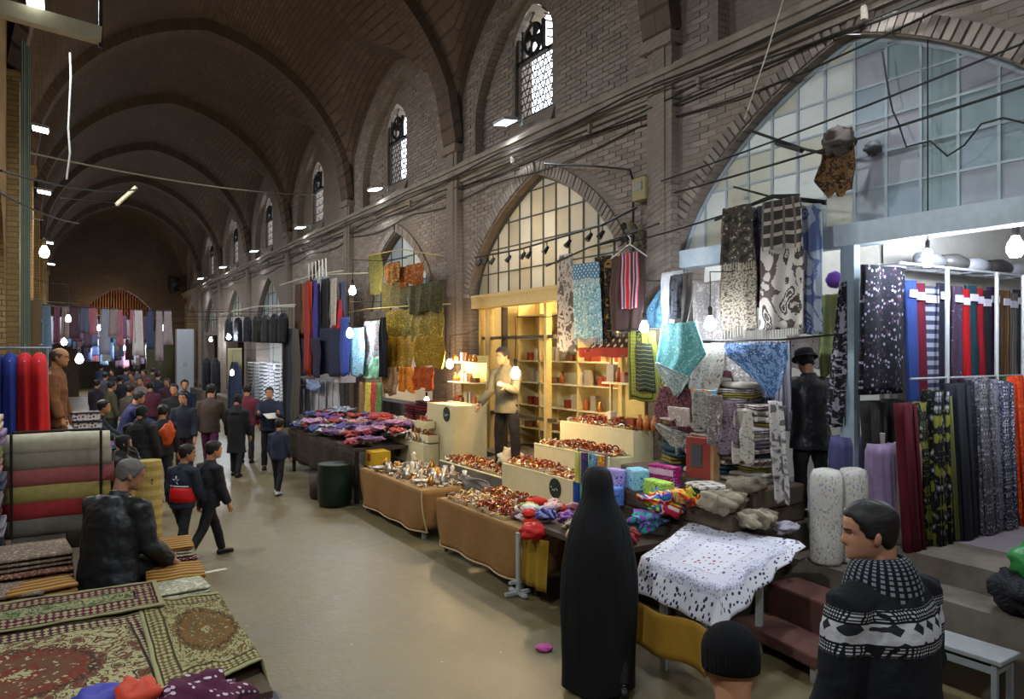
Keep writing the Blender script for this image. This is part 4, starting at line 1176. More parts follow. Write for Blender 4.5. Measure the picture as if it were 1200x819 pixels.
# ================================================================ left: carpets
CREAM = ('#9c966e', '#5f4030', '#6a3024', '#4a2530', '#3a2c24')
def draped(name, label, corners, mat, sag=0.0, edge=0.14, nu=36, nv=30, wave=0.012, sides=('r',), thick=0.012, W=None, H=None):
    """carpet lying on a stall: corners BL, BR, TR, TL in world metres; hangs over the chosen sides"""
    BL, BR, TR, TL = [Vector(c) for c in corners]
    sd = RND.random() * 30
    W_ = (BR - BL).length; H_ = (TL - BL).length
    er = edge / W_ if 'r' in sides else 0; eb = edge / H_ if 'b' in sides else 0
    m = M()
    def P(u, v):
        uu = u * (1 + er); vv = v * (1 + eb) - eb
        cu, cv = min(uu, 1), max(vv, 0)
        p = lerp(lerp(BL, BR, cu), lerp(TL, TR, cu), cv)
        drop = 0
        if uu > 1: t = (uu - 1) * W_; drop += t * .92; p += (BR - BL).normalized() * t * .25
        if vv < 0: t = -vv * H_; drop += t * .92; p += (BL - TL).normalized() * t * .25
        z = wave * (ns(u * 5 + sd, v * 5) + .6 * ns(u * 12, v * 11 + sd))
        return p + Vector((0, 0, z - drop))
    m.grid(P, nu, nv, lambda u, v: (u * (W or 1), v * (H or 1)))
    o = m.build(name, mat, smooth=True, solid=thick)
    return tag(o, label, 'carpet')
# wooden stall under the carpets
ST = thing('carpet_stall', 'low wooden stall under the cream carpets', 'stall', (0.175, 5.55, 0))
q = M(); q.box((0, 0, .79), (1.45, 3.6, .06)); q.build('stall_top', solid('#4a3a2a', .8), ST)
for sx in (-1, 1):
    for yy in (-1.65, 0, 1.65):
        q = M(); q.box((sx * .67, yy, .38), (.07, .07, .76)); q.build('leg', solid('#3d3024', .8), ST)
q = M(); q.box((.69, 0, .60), (.03, 3.5, .28)); q.build('front_board', solid('#241d18', .85), ST)
zt = .835
big = carpet(CREAM, 3, 1.5, 1.25, sc=1.7)
draped('medallion_carpet', 'large cream carpet with a red-brown medallion spread on the stall', [(-.9, 3.85, zt + .02), (.58, 3.95, zt + .02), (.50, 5.12, zt + .05), (-.9, 5.15, zt + .05)], big, edge=.1, sides=('b',), W=1.5, H=1.25)
d2m = carpet(('#938e66', '#5f4a2c', '#6b4a26', '#5b4a2e', '#39301f'), 9, .9, 1.3, sc=2.2)
draped('arched_carpet', 'cream carpet with olive garlands hanging over the stall edge', [(.40, 3.78, zt + .055), (.90, 3.98, zt + .055), (.90, 5.25, zt + .05), (.42, 5.35, zt + .05)], d2m, edge=.16, wave=.018, W=.9, H=1.3)
bk = carpet(('#8d8862', '#4d5b3c', '#6e2f32', '#52212f', '#301a1c'), 5, 1.6, .5, med=False, sc=2.4)
draped('border_carpet', 'green-cream carpet with a wine border behind the medallion carpet', [(-.9, 5.08, zt + .075), (.56, 5.10, zt + .075), (.56, 5.58, zt + .10), (-.9, 5.58, zt + .10)], bk, sides=(), W=1.6, H=.5)
# folded rugs piled behind and beside the seated man
rugs = [('#7a4a3a', '#b8a890', '#4a2a24', 'speck', 'rust flecked'), ('#8a8578', '#6e5848', '#a39a88', 'mottle', 'grey mottled'), ('#8a5a2a', '#b08a3e', '#5e3a22', 'band', 'ochre banded'), ('#6b2f3a', '#c0b4a2', '#3f2026', 'lattice', 'wine latticed'),
        ('#4a4038', '#8d7f6c', '#2c2622', 'floral', 'brown floral'), ('#94927a', '#6a4a34', '#c2b8a0', 'floral', 'cream floral')]
for i, (x, y, z, w, d, h, rz, c) in enumerate([(-.35, 6.35, zt, .85, .55, .14, .05, 0), (-.34, 6.35, zt + .14, .8, .5, .10, .1, 1), (-.42, 5.85, zt, .7, .32, .12, -.1, 1), (-.12, 5.84, zt, .4, .3, .12, .2, 2),
                                           (.70, 6.5, zt, .42, .55, .06, .08, 3), (.70, 6.5, zt + .06, .40, .5, .05, .02, 5), (.72, 5.92, zt, .38, .4, .07, -.06, 2), (.70, 5.55, zt, .34, .3, .06, .1, 5), (.70, 6.47, zt + .11, .42, .42, .03, -.05, 2), (-.6, 6.75, zt, .55, .3, .16, .0, 4)]):
    a = rugs[c]; q = folded(w, d, h, 2 if h < .1 else 3, i * 3.1)
    o = q.build('folded_rug', fabric(a[3], (a[0], a[1], a[2]), 14 if a[3] == 'band' else 2.2), smooth=True); o.location = (x, y, z); o.rotation_euler = (0, 0, rz)
    where = ('under the rolled carpets', 'on top of the rust rug', 'beside the seated man', 'against the seated man', 'at the stall edge', 'on the wine rug', 'at the stall corner', 'next to the garland carpet', 'topmost at the stall edge', 'at the back wall')[i]
    tag(o, '%s folded rug %s' % (a[4], where), 'rug', 'folded rugs on the carpet stall')
# bundles in the near corner of the stall
q = crumple(.13, 2, .55); o = q.build('cloth_bundle', solid('#3b3a8c', .6), smooth=True); o.location = (.16, 3.78, zt + .02); tag(o, 'crumpled royal blue plastic bag on the carpet corner', 'bag')
q = crumple(.12, 5, .7); o = q.build('cloth_bundle', solid('#b23a22', .6), smooth=True); o.location = (.30, 3.72, zt + .02); tag(o, 'crumpled orange-red bag on the carpet corner', 'bag')
q = crumple(.22, 8, .5, 24, 16); o = q.build('cloth_bundle', fabric('dots', ('#4a1c33', '#b9a6b0', '#3a1428'), 1.2), smooth=True); o.location = (.56, 3.64, zt - .06); tag(o, 'plum bundle with pale dots at the end of the stall', 'bundle')
q = crumple(.17, 11, .5, 24, 16); o = q.build('cloth_bundle', fabric('floral', ('#a889a8', '#d0c4d6', '#6b4a86'), 1.5), smooth=True); o.location = (.78, 3.6, zt - .16); tag(o, 'lilac flowered bundle at the end of the stall', 'bundle')
bx = M(); bx.box((.66, 3.66, .38), (.62, .5, .76)); o = bx.build('wrapped_pack', solid('#2e3032', .35), bevel=.03); tag(o, 'dark plastic-wrapped pack standing at the end of the stall', 'pack')
q = folded(.75, .4, .12, 3, 4.0); o = q.build('folded_rug', fabric('lattice', ('#2b2422', '#a9a294', '#15110f'), 1.0), smooth=True); o.location = (-.2, 3.45, zt - .02); o.rotation_euler = (0, 0, .06); tag(o, 'black and cream latticed rug in front of the medallion carpet', 'rug')
q = folded(.5, .4, .14, 3, 6.0); o = q.build('folded_rug', fabric('band', ('#8a2a22', '#2c2422', '#a5875a', '#3b2a24'), 9.0), smooth=True); o.location = (.22, 3.44, zt - .02); tag(o, 'red and black banded rug in front of the blue bag', 'rug')
bx = M(); bx.box((0, 3.42, .40), (1.25, .5, .80)); o = bx.build('crate', solid('#33291f', .8), bevel=.01); tag(o, 'dark wooden crate holding the banded rugs', 'crate')
# rolled carpets on their rack
RR = thing('roll_rack', 'black wire rack holding the rolled carpets', 'rack', (-.02, 8.35, 0.75))
q = M()
for sx in (-1, 1):
    for dy in (-.16, .16): q.tube([(sx * .36, dy, 0), (sx * .36, dy, .98)], .012, 6)
    for zz in (.12, .30, .48, .66, .84): q.tube([(sx * .36, -.16, zz), (sx * .36, .16, zz)], .009, 6)
q.build('frame', m_dark, RR)
q = M(); q.tube([(-.36, .16, .97), (.36, .16, .97)], .012, 6); q.build('rail', m_dark, RR); q = M(); q.tube([(-.36, .16, .1), (.36, .16, .1)], .012, 6); q.build('rail', m_dark, RR)
for i, (c, nm) in enumerate((('#6e6a60', 'dull grey'), ('#9c2f33', 'crimson'), ('#a89a58', 'mustard'), ('#a35a58', 'dusty pink'), ('#8f8676', 'taupe'), ('#b8b199', 'cream'))):
    q = M(); zz = .84 + i * .155
    q.tube([(-.50 + .03 * math.sin(i), 8.35, zz), (-.25, 8.35, zz), (.0, 8.35, zz + .004), (.25, 8.35, zz), (.44 + .02 * math.cos(i * 2), 8.35, zz)], [(.078, .10), (.08, .102), (.078, .10), (.08, .102), (.076, .098)], 20)
    for t in range(3):
        a_ = q.v[:]; 
    o = q.build('carpet_roll', fabric('weave', (c, c), .5) if False else solid(c, .9, var=.2), smooth=True)
    tag(o, '%s rolled carpet lying on the black rack' % nm, 'carpet roll', 'rolled carpets on the rack')
    sp_ = M(); pts = [(-.505, 8.35 + math.cos(a) * (.02 + .01 * a), zz + math.sin(a) * (.018 + .0095 * a)) for a in [j * .45 for j in range(15)]]
    sp_.tube([(p[0] + .945 + .004 + .02, p[1], p[2]) for p in pts], .004, 4); sp_.build('spiral_edge', solid('#5a5348', .9), o, world=True)
# folded blankets at the very left
for i, (c, nm) in enumerate((('#1e2238', 'navy'), ('#8d8894', 'pale mauve'), ('#6b5648', 'brown'), ('#9b93a3', 'lavender'), ('#3c4456', 'slate'), ('#a58478', 'rose'), ('#7d8a5e', 'moss green'), ('#84708c', 'violet'), ('#b7a78f', 'beige'))):
    q = folded(.5, .5, .125, 2, i * 2.0); o = q.build('blanket', solid(c, .85, var=.2), smooth=True); o.location = (-.66 + .02 * math.sin(i * 2), 7.55, .84 + i * .125)
    tag(o, 'folded %s blanket in the stack beside the rolled carpets' % nm, 'blanket', 'folded blankets in a stack')
bx = M(); bx.box((-.66, 7.55, .795), (.6, .6, .09)); tag(bx.build('pallet', solid('#4c3c2c', .8)), 'low wooden pallet under the folded blankets', 'pallet')
# coats on a rail: blue and red
CR = thing('coat_rail', 'steel rail with the hanging blue and red cloth', 'rail', (-.45, 9.55, .75))
q = M(); q.tube([(-.5, 0, 0), (-.5, 0, 1.78)], .016, 6); q.tube([(.33, 0, 0), (.33, 0, 1.78)], .016, 6); q.tube([(-.55, 0, 1.78), (.38, 0, 1.78)], .014, 6); q.box((-.5, 0, .01), (.1, .5, .03)); q.box((.33, 0, .01), (.1, .5, .03)); q.build('frame', m_steel, CR)
for i, (x, c, nm, cat) in enumerate([(a, b, c, 'coat') for a, b, c in ((-.86, '#202a20', 'dark green'), (-.72, '#1d2a5e', 'navy'), (-.58, '#22307a', 'royal blue'), (-.45, '#2a3a8a', 'bright blue'), (-.32, '#b3161c', 'scarlet'), (-.19, '#c01a20', 'vivid red'))]):
    root = thing('hanging_coat', '%s long coat on the rail by the brown-jacketed man' % nm, cat, (x, 9.55, 1.05), 0, 'long coats on the rail')
    q = M(); vs = []; fs = []; nn = 26
    for z, a, b in ((0, .105, .27), (.3, .10, .25), (.8, .088, .225), (1.15, .082, .215), (1.30, .075, .20), (1.36, .07, .15), (1.40, .055, .09), (1.43, .02, .04)):
        for j in range(nn):
            th = 2 * PI * j / nn; fo = 1 + .16 * math.sin(th * 6 + i) * (1 - z / 1.6)
            vs.append((a * fo * math.cos(th) + .05 * (1.4 - z) * (.3 if i > 3 else 0), b * fo * math.sin(th), z))
    for r_ in range(7):
        for j in range(nn): fs.append((r_ * nn + j, r_ * nn + (j + 1) % nn, (r_ + 1) * nn + (j + 1) % nn, (r_ + 1) * nn + j))
    fs.append(tuple(range(nn - 1, -1, -1))); fs.append(tuple(7 * nn + j for j in range(nn)))
    q.add(vs, fs); q.build('cloth', solid(c, .8, var=.2), root, True)
    q = M(); q.tube([(0, -.18, 1.33), (0, 0, 1.43), (0, .18, 1.33)], .008, 6); q.tube([(0, 0, 1.42), (0, 0, 1.475), (0, .02, 1.50), (0, .0, 1.515)], .004, 5); q.build('hanger', m_steel, root)
# straw mat roll and the cartons next to it
q = M(); q.lathe([(.10 if i % 2 else .108, .0 + i * .042) for i in range(18)], n=18); o = q.build('straw_roll', solid('#a58b4a', .9), smooth=False); o.location = (.66, 7.15, zt); tag(o, 'upright ribbed straw mat roll behind the seated man', 'mat roll')
hang('striped_shawl', 'black shawl with pale stripes over the straw roll', 'shawl', [(530, 150, 172), (540, 149, 176), (556, 152, 175)], .66, fabric('band', ('#17161a', '#17161a', '#9a948c', '#17161a'), 14), 2, .03)
# shoe boxes / folded stacks by the brown-jacketed man
q = M(); q.box((.3, 10.6, .375), (.5, .44, .75)); tag(q.build('storage_trunk', solid('#3a2f26', .8), bevel=.01), 'dark storage trunk under the speckled shoe boxes', 'trunk')
for i in range(9):
    q = M(); q.box((0, 0, .05), (.3, .22, .095)); q.cur = 1; q.box((0, 0, .093), (.31, .23, .02)); q.cur = 0
    o = q.build('shoe_box', [fabric('dots', ('#c9c2bc', '#3a2d36', '#7a6a70'), 1.2), solid('#2b2530', .7)]); o.location = (.28 + .012 * math.sin(i * 3), 10.6, .75 + i * .112); o.rotation_euler = (0, 0, .1 * math.sin(i))
    tag(o, 'speckled shoe box in the stack beside the brown-jacketed man', 'box', 'speckled shoe boxes')
q = M(); q.box((0, 0, .2), (.34, .3, .4)); o = q.build('carton', solid('#7a5c3a', .85), bevel=.006); o.location = (.42, 10.1, 0.0); tag(o, 'plain brown carton on the floor by the shoe boxes', 'carton')
q = M(); q.box((0, 0, .38), (.36, .4, .76)); o = q.build('carton', solid('#a8935a', .85), bevel=.006); o.location = (.95, 10.7, 0.0); tag(o, 'tall straw-coloured carton beside the seated woman', 'carton')
# shelf with folded cloth further along the left wall
SH = thing('shelf_unit', 'tall wooden shelf of folded cloth on the left wall', 'shelf', (-.42, 13.4, .75))
q = M()
for sx in (-.3, .3): q.box((0, sx, 1.25), (.36, .03, 2.5))
q.build('side_panel', solid('#6b5a42', .7), SH)
for i in range(7):
    q = M(); q.box((0, 0, .05 + i * .36), (.36, .6, .025)); q.build('shelf', solid('#6b5a42', .7), SH)
for i in range(6):
    for j in range(3):
        q = folded(.5, .28, .08, 1, i + j); o = q.build('folded_cloth', solid(RND.choice(('#9a8a7a', '#6e5a4e', '#b3a48e', '#54484a', '#8d7a5a')), .85), smooth=True)
        o.rotation_euler = (0, 0, PI / 2); o.location = (-.42, 13.4, .75 + .065 + i * .36 + j * .082); tag(o, 'folded cloth on the tall wooden shelf', 'cloth', 'folded cloth on the tall shelf')
# --- left pier: cables, brackets, lamp beam
q = M()
for i in range(5):
    x = XL + .17 + .02 * i; q.tube([(x, 11.75 + .05 * i, z) for z in (1.6, 3.0, 4.4, 5.5, 6.6)], .012 + .004 * (i % 2), 5)
tag(q.build('cable_bundle', solid('#4d5a4c', .7)), 'bundle of cables running up the left brick pier', 'cables')
BM = thing('sign_beam', 'pale horizontal sign beam sticking out from the left wall', 'beam', (-.55, 5.7, 5.35))
a_ = PD(118, 42, 6.4) - Vector((-.55, 5.7, 5.35)); b_ = PD(-20, 4, 5.9) - Vector((-.55, 5.7, 5.35))
q = M(); q.bar(b_, a_, .1, .13); q.build('beam', solid('#a39a82', .7), BM)
q = M(); q.bar(a_ + Vector((0, 0, -.1)), a_ + Vector((0, 0, .45)), .03); q.build('hanger_rod', m_dark, BM)
q = M(); q.box((b_ + a_) / 2 + Vector((-.06, 0, .12)), (.12, .3, .07)); q.build('lamp_tube', glow('#eaf6f0', 6.0), BM)
def wire(label, pts, r=.008, mat=None, name='wire', group='overhead wires'):
    q = M(); q.tube(pts, r, 5); return tag(q.build(name, mat or m_cable), label, 'wire', group)
def sagw(a, b, s, n=14):
    a = Vector(a); b = Vector(b); return [lerp(a, b, i / n) - Vector((0, 0, s * 4 * (i / n) * (1 - i / n))) for i in range(n + 1)]
wire('pale cord hanging down from the vault near the left wall', [PD(82, 62, 8.5), PD(83, 90, 8.5), PD(80, 150, 8.5), PD(82, 180, 8.5), PD(78, 210, 8.5)], .012, solid('#8d8a84', .7))
wire('thin tie wire crossing the hall from the left pier', sagw((XL + .1, 12.0, 5.2), (XR, 20.7, 6.9), .15), .014, solid('#7d7668', .6))
wire('black cable slung from the left pier to the dark vault', sagw((XL + .1, 9.0, 4.3), PD(160, 222, 14), .1), .014)
wire('second cable slung from the left pier', sagw((XL + .1, 8.5, 4.0), PD(92, 262, 12), .05), .012)
TL = thing('tube_light', 'unlit tube light hanging on a wire under the dark vault', 'tube light', PD(148, 230, 15))
q = M(); o_ = PD(148, 230, 15); q.bar(PD(136, 240, 15) - o_, PD(160, 219, 15) - o_, .06); q.build('tube', solid('#b7b094', .5), TL)
q = M(); q.tube([PD(136, 238, 15) - o_, PD(70, 232, 13) - o_], .008, 5); q.build('cable', m_cable, TL)
bulb('warm bulb glowing beside the left brick pier', tuple(PX(52, 296, -.22)), True, 110, .3, .075)
bulb('warm bulb hanging over the shelf on the left', tuple(PD(80, 374, 17)), True, 30, .6, .06)
bulb('small warm bulb above the left crowd', tuple(PD(75, 401, 14)), True, 25, .5, .05)
bulb('cold white bulb shining over the left crowd', tuple(PD(93, 421, 13.5)), False, 45, .8, .065)
# ================================================================ right: fabric shop (bay with the blue panes)
def QX(x, Y): return PY(x, HOR, Y).x
RY = 4.0
FR = thing('fabric_rack', 'white tubular rack with hanging fabric lengths in the shop', 'rack', (6.4, RY, .8))
q = M(); q.tube([(-.12, 0, 2.47), (3.6, 0, 2.47)], .02, 8); q.tube([(-.12, -.22, 2.47), (3.6, -.22, 2.47)], .014, 8)
for i in range(9): q.tube([(-.1 + i * .45, 0, 2.47), (-.1 + i * .45, -.22, 2.47)], .01, 6)
q.build('top_rail', solid('#b9bcc0', .4, .4), FR)
for x in (1110, 1168, 1199):
    q = M(); xx = QX(x, RY - .24) - 6.4; q.tube([(xx, -.24, 0), (xx, -.24, 2.47)], .02, 8); q.build('post', solid('#c3c6c8', .4, .3), FR)
q = M(); q.tube([(.0, -.24, 1.45), (3.0, -.24, 1.45)], .012, 8); q.build('mid_rail', solid('#b9bcc0', .4, .4), FR)
def panelX(name, label, x0, x1, z0, z1, Y, mat, slant=0.0, folds=1.5, amp=.015, tagw=True, group=None, thick=.03):
    X0, X1 = QX(x0, Y), QX(x1, Y); sd = RND.random() * 20; root = thing(name, label, 'fabric', ((X0 + X1) / 2, Y, z0), 0, group)
    W = X1 - X0; H = z1 - z0; m = M()
    def P(u, v): return Vector((lerp(-W / 2, W / 2, u) + slant * (1 - v), amp * math.sin(u * folds * 2 * PI + sd) - .02 * v + .01 * ns(u * 3 + sd, v * 4), v * H))
    m.grid(P, 14, 14, lambda u, v: (u * W, v * H)); m.build('cloth', mat, root, True, solid=thick)
    if tagw:
        t = M(); t.box((slant * .12, -.045, H - .12), (W * .8, .012, .07)); t.build('paper_tag', solid('#c9c4d2', .7), root)
    return root
panelX('fabric_length', 'wide black fabric with tiny pale flowers hung by the shop post', 1009, 1058, 2.12, 3.24, RY - .12, fabric('speck', ('#12121a', '#1c1a28', '#8d8a9c', '#4a2c3a', '#15151e', '#262438'), .8), folds=2, tagw=False)
UP = [(1059, 1069, 1.75, '#2c3f7a', '#2c3f7a', 'weave', 'plain blue'), (1067, 1079, 1.75, '#5c1226', '#5c1226', 'weave', 'plain burgundy'), (1078, 1096, 1.7, '#8d90a2', '#3a3d52', 'band', 'grey and white striped'), (1096, 1108, 1.9, '#20202c', '#3a3a4a', 'floral', 'charcoal figured'),
      (1112, 1124, 2.0, '#4a3a4e', '#8a7d8c', 'floral', 'mauve figured'), (1123, 1131, 2.05, '#a8181e', '#a8181e', 'weave', 'plain scarlet'), (1130, 1141, 2.05, '#1f3b44', '#1f3b44', 'weave', 'plain dark teal'), (1140, 1147, 2.0, '#8a1622', '#8a1622', 'weave', 'plain crimson'),
      (1146, 1156, 2.05, '#1c1a1e', '#2c2a30', 'weave', 'plain black'), (1155, 1166, 2.05, '#2f1e3a', '#2f1e3a', 'weave', 'plain aubergine'), (1170, 1179, 2.1, '#4a3422', '#77583a', 'stripe', 'brown striped'), (1178, 1188, 2.1, '#4e4a48', '#77706a', 'stripe', 'stone striped'), (1187, 1199, 2.1, '#24242a', '#44444c', 'stripe', 'graphite striped')]
for i, (x0, x1, z0, a, b, kd, nm) in enumerate(UP):
    mt = fabric(kd, (a, b) if kd != 'floral' else (a, b, a), {'stripe': 30, 'band': 12, 'weave': 1, 'floral': 2.0}[kd])
    panelX('fabric_length', '%s fabric length hanging from the white rack' % nm, x0, x1, z0, 3.14 - .02 * (i % 3), RY - .1, mt, slant=.10 if kd == 'weave' else .03, folds=.8, amp=.008, group='fabric lengths on the white rack')
# a low bench behind, bolts standing on the platform
def bolt(name, label, x, Y, z0, H, r, mat, lean=0.0, group=None, leany=0.06):
    X = QX(x, Y); q = M(); n_ = 9
    pts = [(lean * t, leany * t, H * t) for t in [i / n_ for i in range(n_ + 1)]]
    q.tube(pts, [(r * (1 + .05 * math.sin(i * 1.7)), r * .8) for i in range(n_ + 1)], 16)
    for i in range(0, 3):
        a = i * 1.9; q.tube([(lean * t + r * .86 * math.cos(a), leany * t - r * .55 - .012, H * t) for t in (0.01, .5, .99)], r * .22, 6)
    o = q.build(name, mat, smooth=True); o.location = (X, Y, z0); return tag(o, label, 'fabric bolt', group)
LOW = [(1024, 1.25, .10, 'mottle', ('#171615', '#1f1e1c', '#262422'), 1, 'plain charcoal'), (1046, 1.25, .09, 'mottle', ('#1a1918', '#221f1e'), 1, 'plain black'),
       (1064, 1.25, .085, 'weave', ('#5a1220', '#3d0c18'), 1, 'dark red'), (1080, 1.25, .10, 'floral', ('#17181a', '#8d8d92', '#3a3f2a', '#6b6b2e'), 1.6, 'black bolt with grey blossoms'), (1095, 1.35, .11, 'floral', ('#15161c', '#a5a5ad', '#5b5c66', '#77772e'), 1.3, 'black bolt with white blossoms'),
       (1111, 1.3, .10, 'stripe', ('#1d1d22', '#45454d', '#1d1d22', '#6e6e3a'), 9, 'black and olive striped'), (1124, 1.4, .10, 'weave', ('#22242b', '#2e3038'), 1, 'slate'), (1137, 1.42, .10, 'speck', ('#1a1a20', '#24242c', '#3a3a44'), 1, 'flecked graphite'),
       (1149, 1.45, .11, 'speck', ('#5c5a60', '#a09ca2', '#39373c'), 1, 'grey flecked'), (1162, 1.42, .11, 'mottle', ('#3f3f4a', '#8a8a96', '#22222a'), 2, 'blue-grey mottled'), (1174, 1.4, .10, 'speck', ('#40404e', '#7d7d92', '#b4b4c0'), 1.5, 'silver flecked'),
       (1184, 1.45, .09, 'speck', ('#1e3a26', '#2c5236', '#10241a'), 1, 'bottle green'), (1193, 1.45, .10, 'speck', ('#c8401c', '#e0602c', '#a82c14'), 1, 'bright orange'), (1204, 1.4, .11, 'dots', ('#8a2420', '#c04430', '#5a1612'), 1, 'brick red')]
for i, (x, H, r, kd, c, sc, nm) in enumerate(LOW):
    bolt('fabric_bolt', '%s fabric bolt standing on the platform under the white rack' % nm if 'bolt' not in nm else nm + ' standing under the white rack', x, RY - (.36 if i > 1 else .02) + .05 * (i % 2), .8, H, r, fabric(kd, c, sc), .05 * math.sin(i * 2), 'fabric bolts under the white rack')
# wrapped rolls lying on the rack
for i in range(7):
    q = M(); x0 = 6.75 + i * .42; zz = 3.27 + .075 + (i % 2) * .01
    q.tube([(x0, RY - .1, zz), (x0 + .2, RY - .12, zz + .01), (x0 + .4, RY - .1, zz)], [(.05, .06), (.062, .07), (.05, .055)], 12)
    tag(q.build('wrapped_roll', solid(('#8f9096', '#5d5a58', '#a3a4ac', '#3c3838', '#99959c', '#4b4440', '#2f2b2a')[i], .35, .2), smooth=True), '%s wrapped roll lying on top of the white rack' % ('silver', 'brown-grey', 'pale silver', 'dark', 'ash', 'umber', 'black')[i], 'roll', 'wrapped rolls on top of the rack')
# violet fabric bolts, white dotted roll on the ledge
def pleated(name, label, x, Y, z0, H, rx, ry, c, rz=0):
    X = QX(x, Y); q = M(); vs = []; fs = []; nn = 48
    for i in range(11):
        t = i / 10
        for j in range(nn):
            th = 2 * PI * j / nn; f = 1 + .07 * math.sin(th * 12 + 1.5 * math.sin(t * 4 + th)) + (.04 if i < 10 else -.06)
            vs.append((rx * f * math.cos(th), ry * f * math.sin(th), H * t))
    for i in range(10):
        for j in range(nn): fs.append((i * nn + j, i * nn + (j + 1) % nn, (i + 1) * nn + (j + 1) % nn, (i + 1) * nn + j))
    fs.append(tuple(range(nn - 1, -1, -1))); fs.append(tuple(10 * nn + j for j in range(nn)))
    q.add(vs, fs); root = thing(name, label, 'fabric bolt', (X, Y, z0), rz); q.build('cloth', solid(c, .8, var=.22), root, True)
    q = M(); q.lathe([(.02, H - .01), (.025, H + .09), (.015, H + .095)], n=10); q.build('core_tube', solid('#a89f93', .8), root)
    return root
pleated('pleated_bolt', 'blue-violet pleated fabric bolt on the ledge', 992, 4.30, .82, .88, .16, .13, '#4a4870')
pleated('pleated_bolt', 'lilac pleated fabric bolt on the ledge beside the shop post', 1034, 3.90, .82, .86, .15, .12, '#8a7595')
pleated('pleated_bolt', 'beige pleated fabric bolt on the ledge beside the lilac one', 1063, 3.72, .82, .88, .085, .11, '#8d7b70')
for i, (x, Y) in enumerate(((968, 4.16), (1000, 4.06))):
    q = M(); R_ = .135; prof = [(R_ * .9, 0), (R_, .03), (R_ * 1.02, .2), (R_ * .99, .4), (R_ * 1.02, .6), (R_ * .98, .76), (R_ * .8, .815), (R_ * .4, .83), (.02, .80)]
    q.lathe(prof, n=28); o = q.build('dotted_roll', fabric('speck', ('#c6c2ba', '#cfccc4', '#8a96a8', '#d2cec6', '#b59f8a', '#c9c6bf', '#cbc8c0'), .9), smooth=True); o.location = (QX(x, Y), Y, .63)
    tag(o, ('white roll of dotted cotton standing at the ledge edge', 'white roll of dotted cotton behind its twin')[i], 'fabric roll', 'white dotted rolls')
for x, yy in ((1015, 3.55),):
    pass
# bulbs of this shop
bulb('spiral lamp hanging from the blue lintel', tuple(PX(1087, 300, 6.25)), False, 38, .42, .042, 'tube')
bulb('bright lamp hanging inside the fabric shop', tuple(PX(1190, 291, 7.0)), False, 60, .8, .07)
# ================================================================ the stall of the man in the hat
def shawl_mat(a, b, c): return fabric('paisley', (a, b, c, b), 1.0)
POLE = thing('shawl_pole', 'iron pole carrying the long patterned shawls', 'pole', tuple(PX(905, 233, 5.9)))
o_ = PX(905, 233, 5.9); q = M(); q.tube([PX(838, 258, 5.9) - o_, PX(905, 229, 5.9) - o_, PX(968, 236, 5.95) - o_], .014, 6); q.tube([PX(905, 229, 5.9) - o_, Vector((6.3, PX(905, 229, 5.9).y, PX(905, 229, 5.9).z + .05)) - o_], .012, 6); q.build('rod', m_dark, POLE)
hang('patterned_shawl', 'long dark shawl with dense cream speckle and fringe on the iron pole', 'shawl', [(243, 847, 878), (300, 845, 884), (330, 843, 886), (385, 846, 888)], 5.9, fabric('mottle', ('#2d2622', '#4a4038', '#8d8370', '#241f1c'), 4.5), 1.5, .03, solid('#9a9080', .9), fr_len=.1)
hang('shawl_overlay', 'speckled shawl fold hanging over the dark shawl', 'shawl', [(241, 848, 880), (288, 847, 882), (308, 846, 884)], 5.84, fabric('floral', ('#3c352e', '#a0937c', '#6d6250', '#241f1a'), 2.2), 1.5, .02, solid('#a39a88', .9), fr_len=.07)
hang('patterned_shawl', 'cream shawl with large dark paisley drops on the iron pole', 'shawl', [(236, 893, 938), (300, 891, 941), (386, 889, 941)], 5.88, fabric('paisley', ('#a59c92', '#3a302d', '#6b5f58', '#4a3f3b'), 1.15), 1.2, .02, solid('#9a9080', .9), fr_len=.08)
hang('shawl_overlay', 'dark bordered shawl fold over the paisley shawl', 'shawl', [(233, 894, 937), (262, 892, 940), (291, 892, 940)], 5.82, fabric('check', ('#2f2825', '#8d8478', '#57504a'), 1.4), 1.2, .015, solid('#b0a898', .9), fr_len=.05)
hang('patterned_shawl', 'pale shawl with blue paisley drops beside the steel post', 'shawl', [(240, 938, 962), (300, 938, 963), (392, 937, 964)], 5.95, fabric('paisley', ('#9aa2b2', '#4a557c', '#7a85a4', '#5a668c'), 1.2), 1.2, .02)
hang('patterned_shawl', 'grey shawl hanging behind the paisley shawl', 'shawl', [(242, 880, 896), (330, 879, 897), (360, 879, 896)], 6.0, fabric('floral', ('#4f4f58', '#8d8d98', '#34343c'), 1.6), 1, .02)
hang('post_cloth', 'black and white figured cloth hanging against the steel post', 'cloth', [(330, 984, 992), (400, 976, 992), (470, 968, 991), (500, 966, 990)], 6.18, fabric('floral', ('#1c1c20', '#b3aeb2', '#6a626e', '#8d8890'), 2.0), 1.5, .02)
hang('green_dress', 'olive green garment hung in the lit back of the stall', 'garment', [(345, 962, 984), (400, 958, 985), (440, 960, 982)], 6.9, solid('#8f9560', .8), 1.5, .03)
q = M(); q.ball((0, 0, 0), (.09, .09, .09), 12, 8, lambda d: 1 + .25 * ns(d.x * 4, d.y * 4, d.z * 4)); o = q.build('flower_ball', solid('#6a3f9a', .8), smooth=True); o.location = PX(978, 338, 6.85); tag(o, 'purple artificial flower above the olive garment', 'flower')
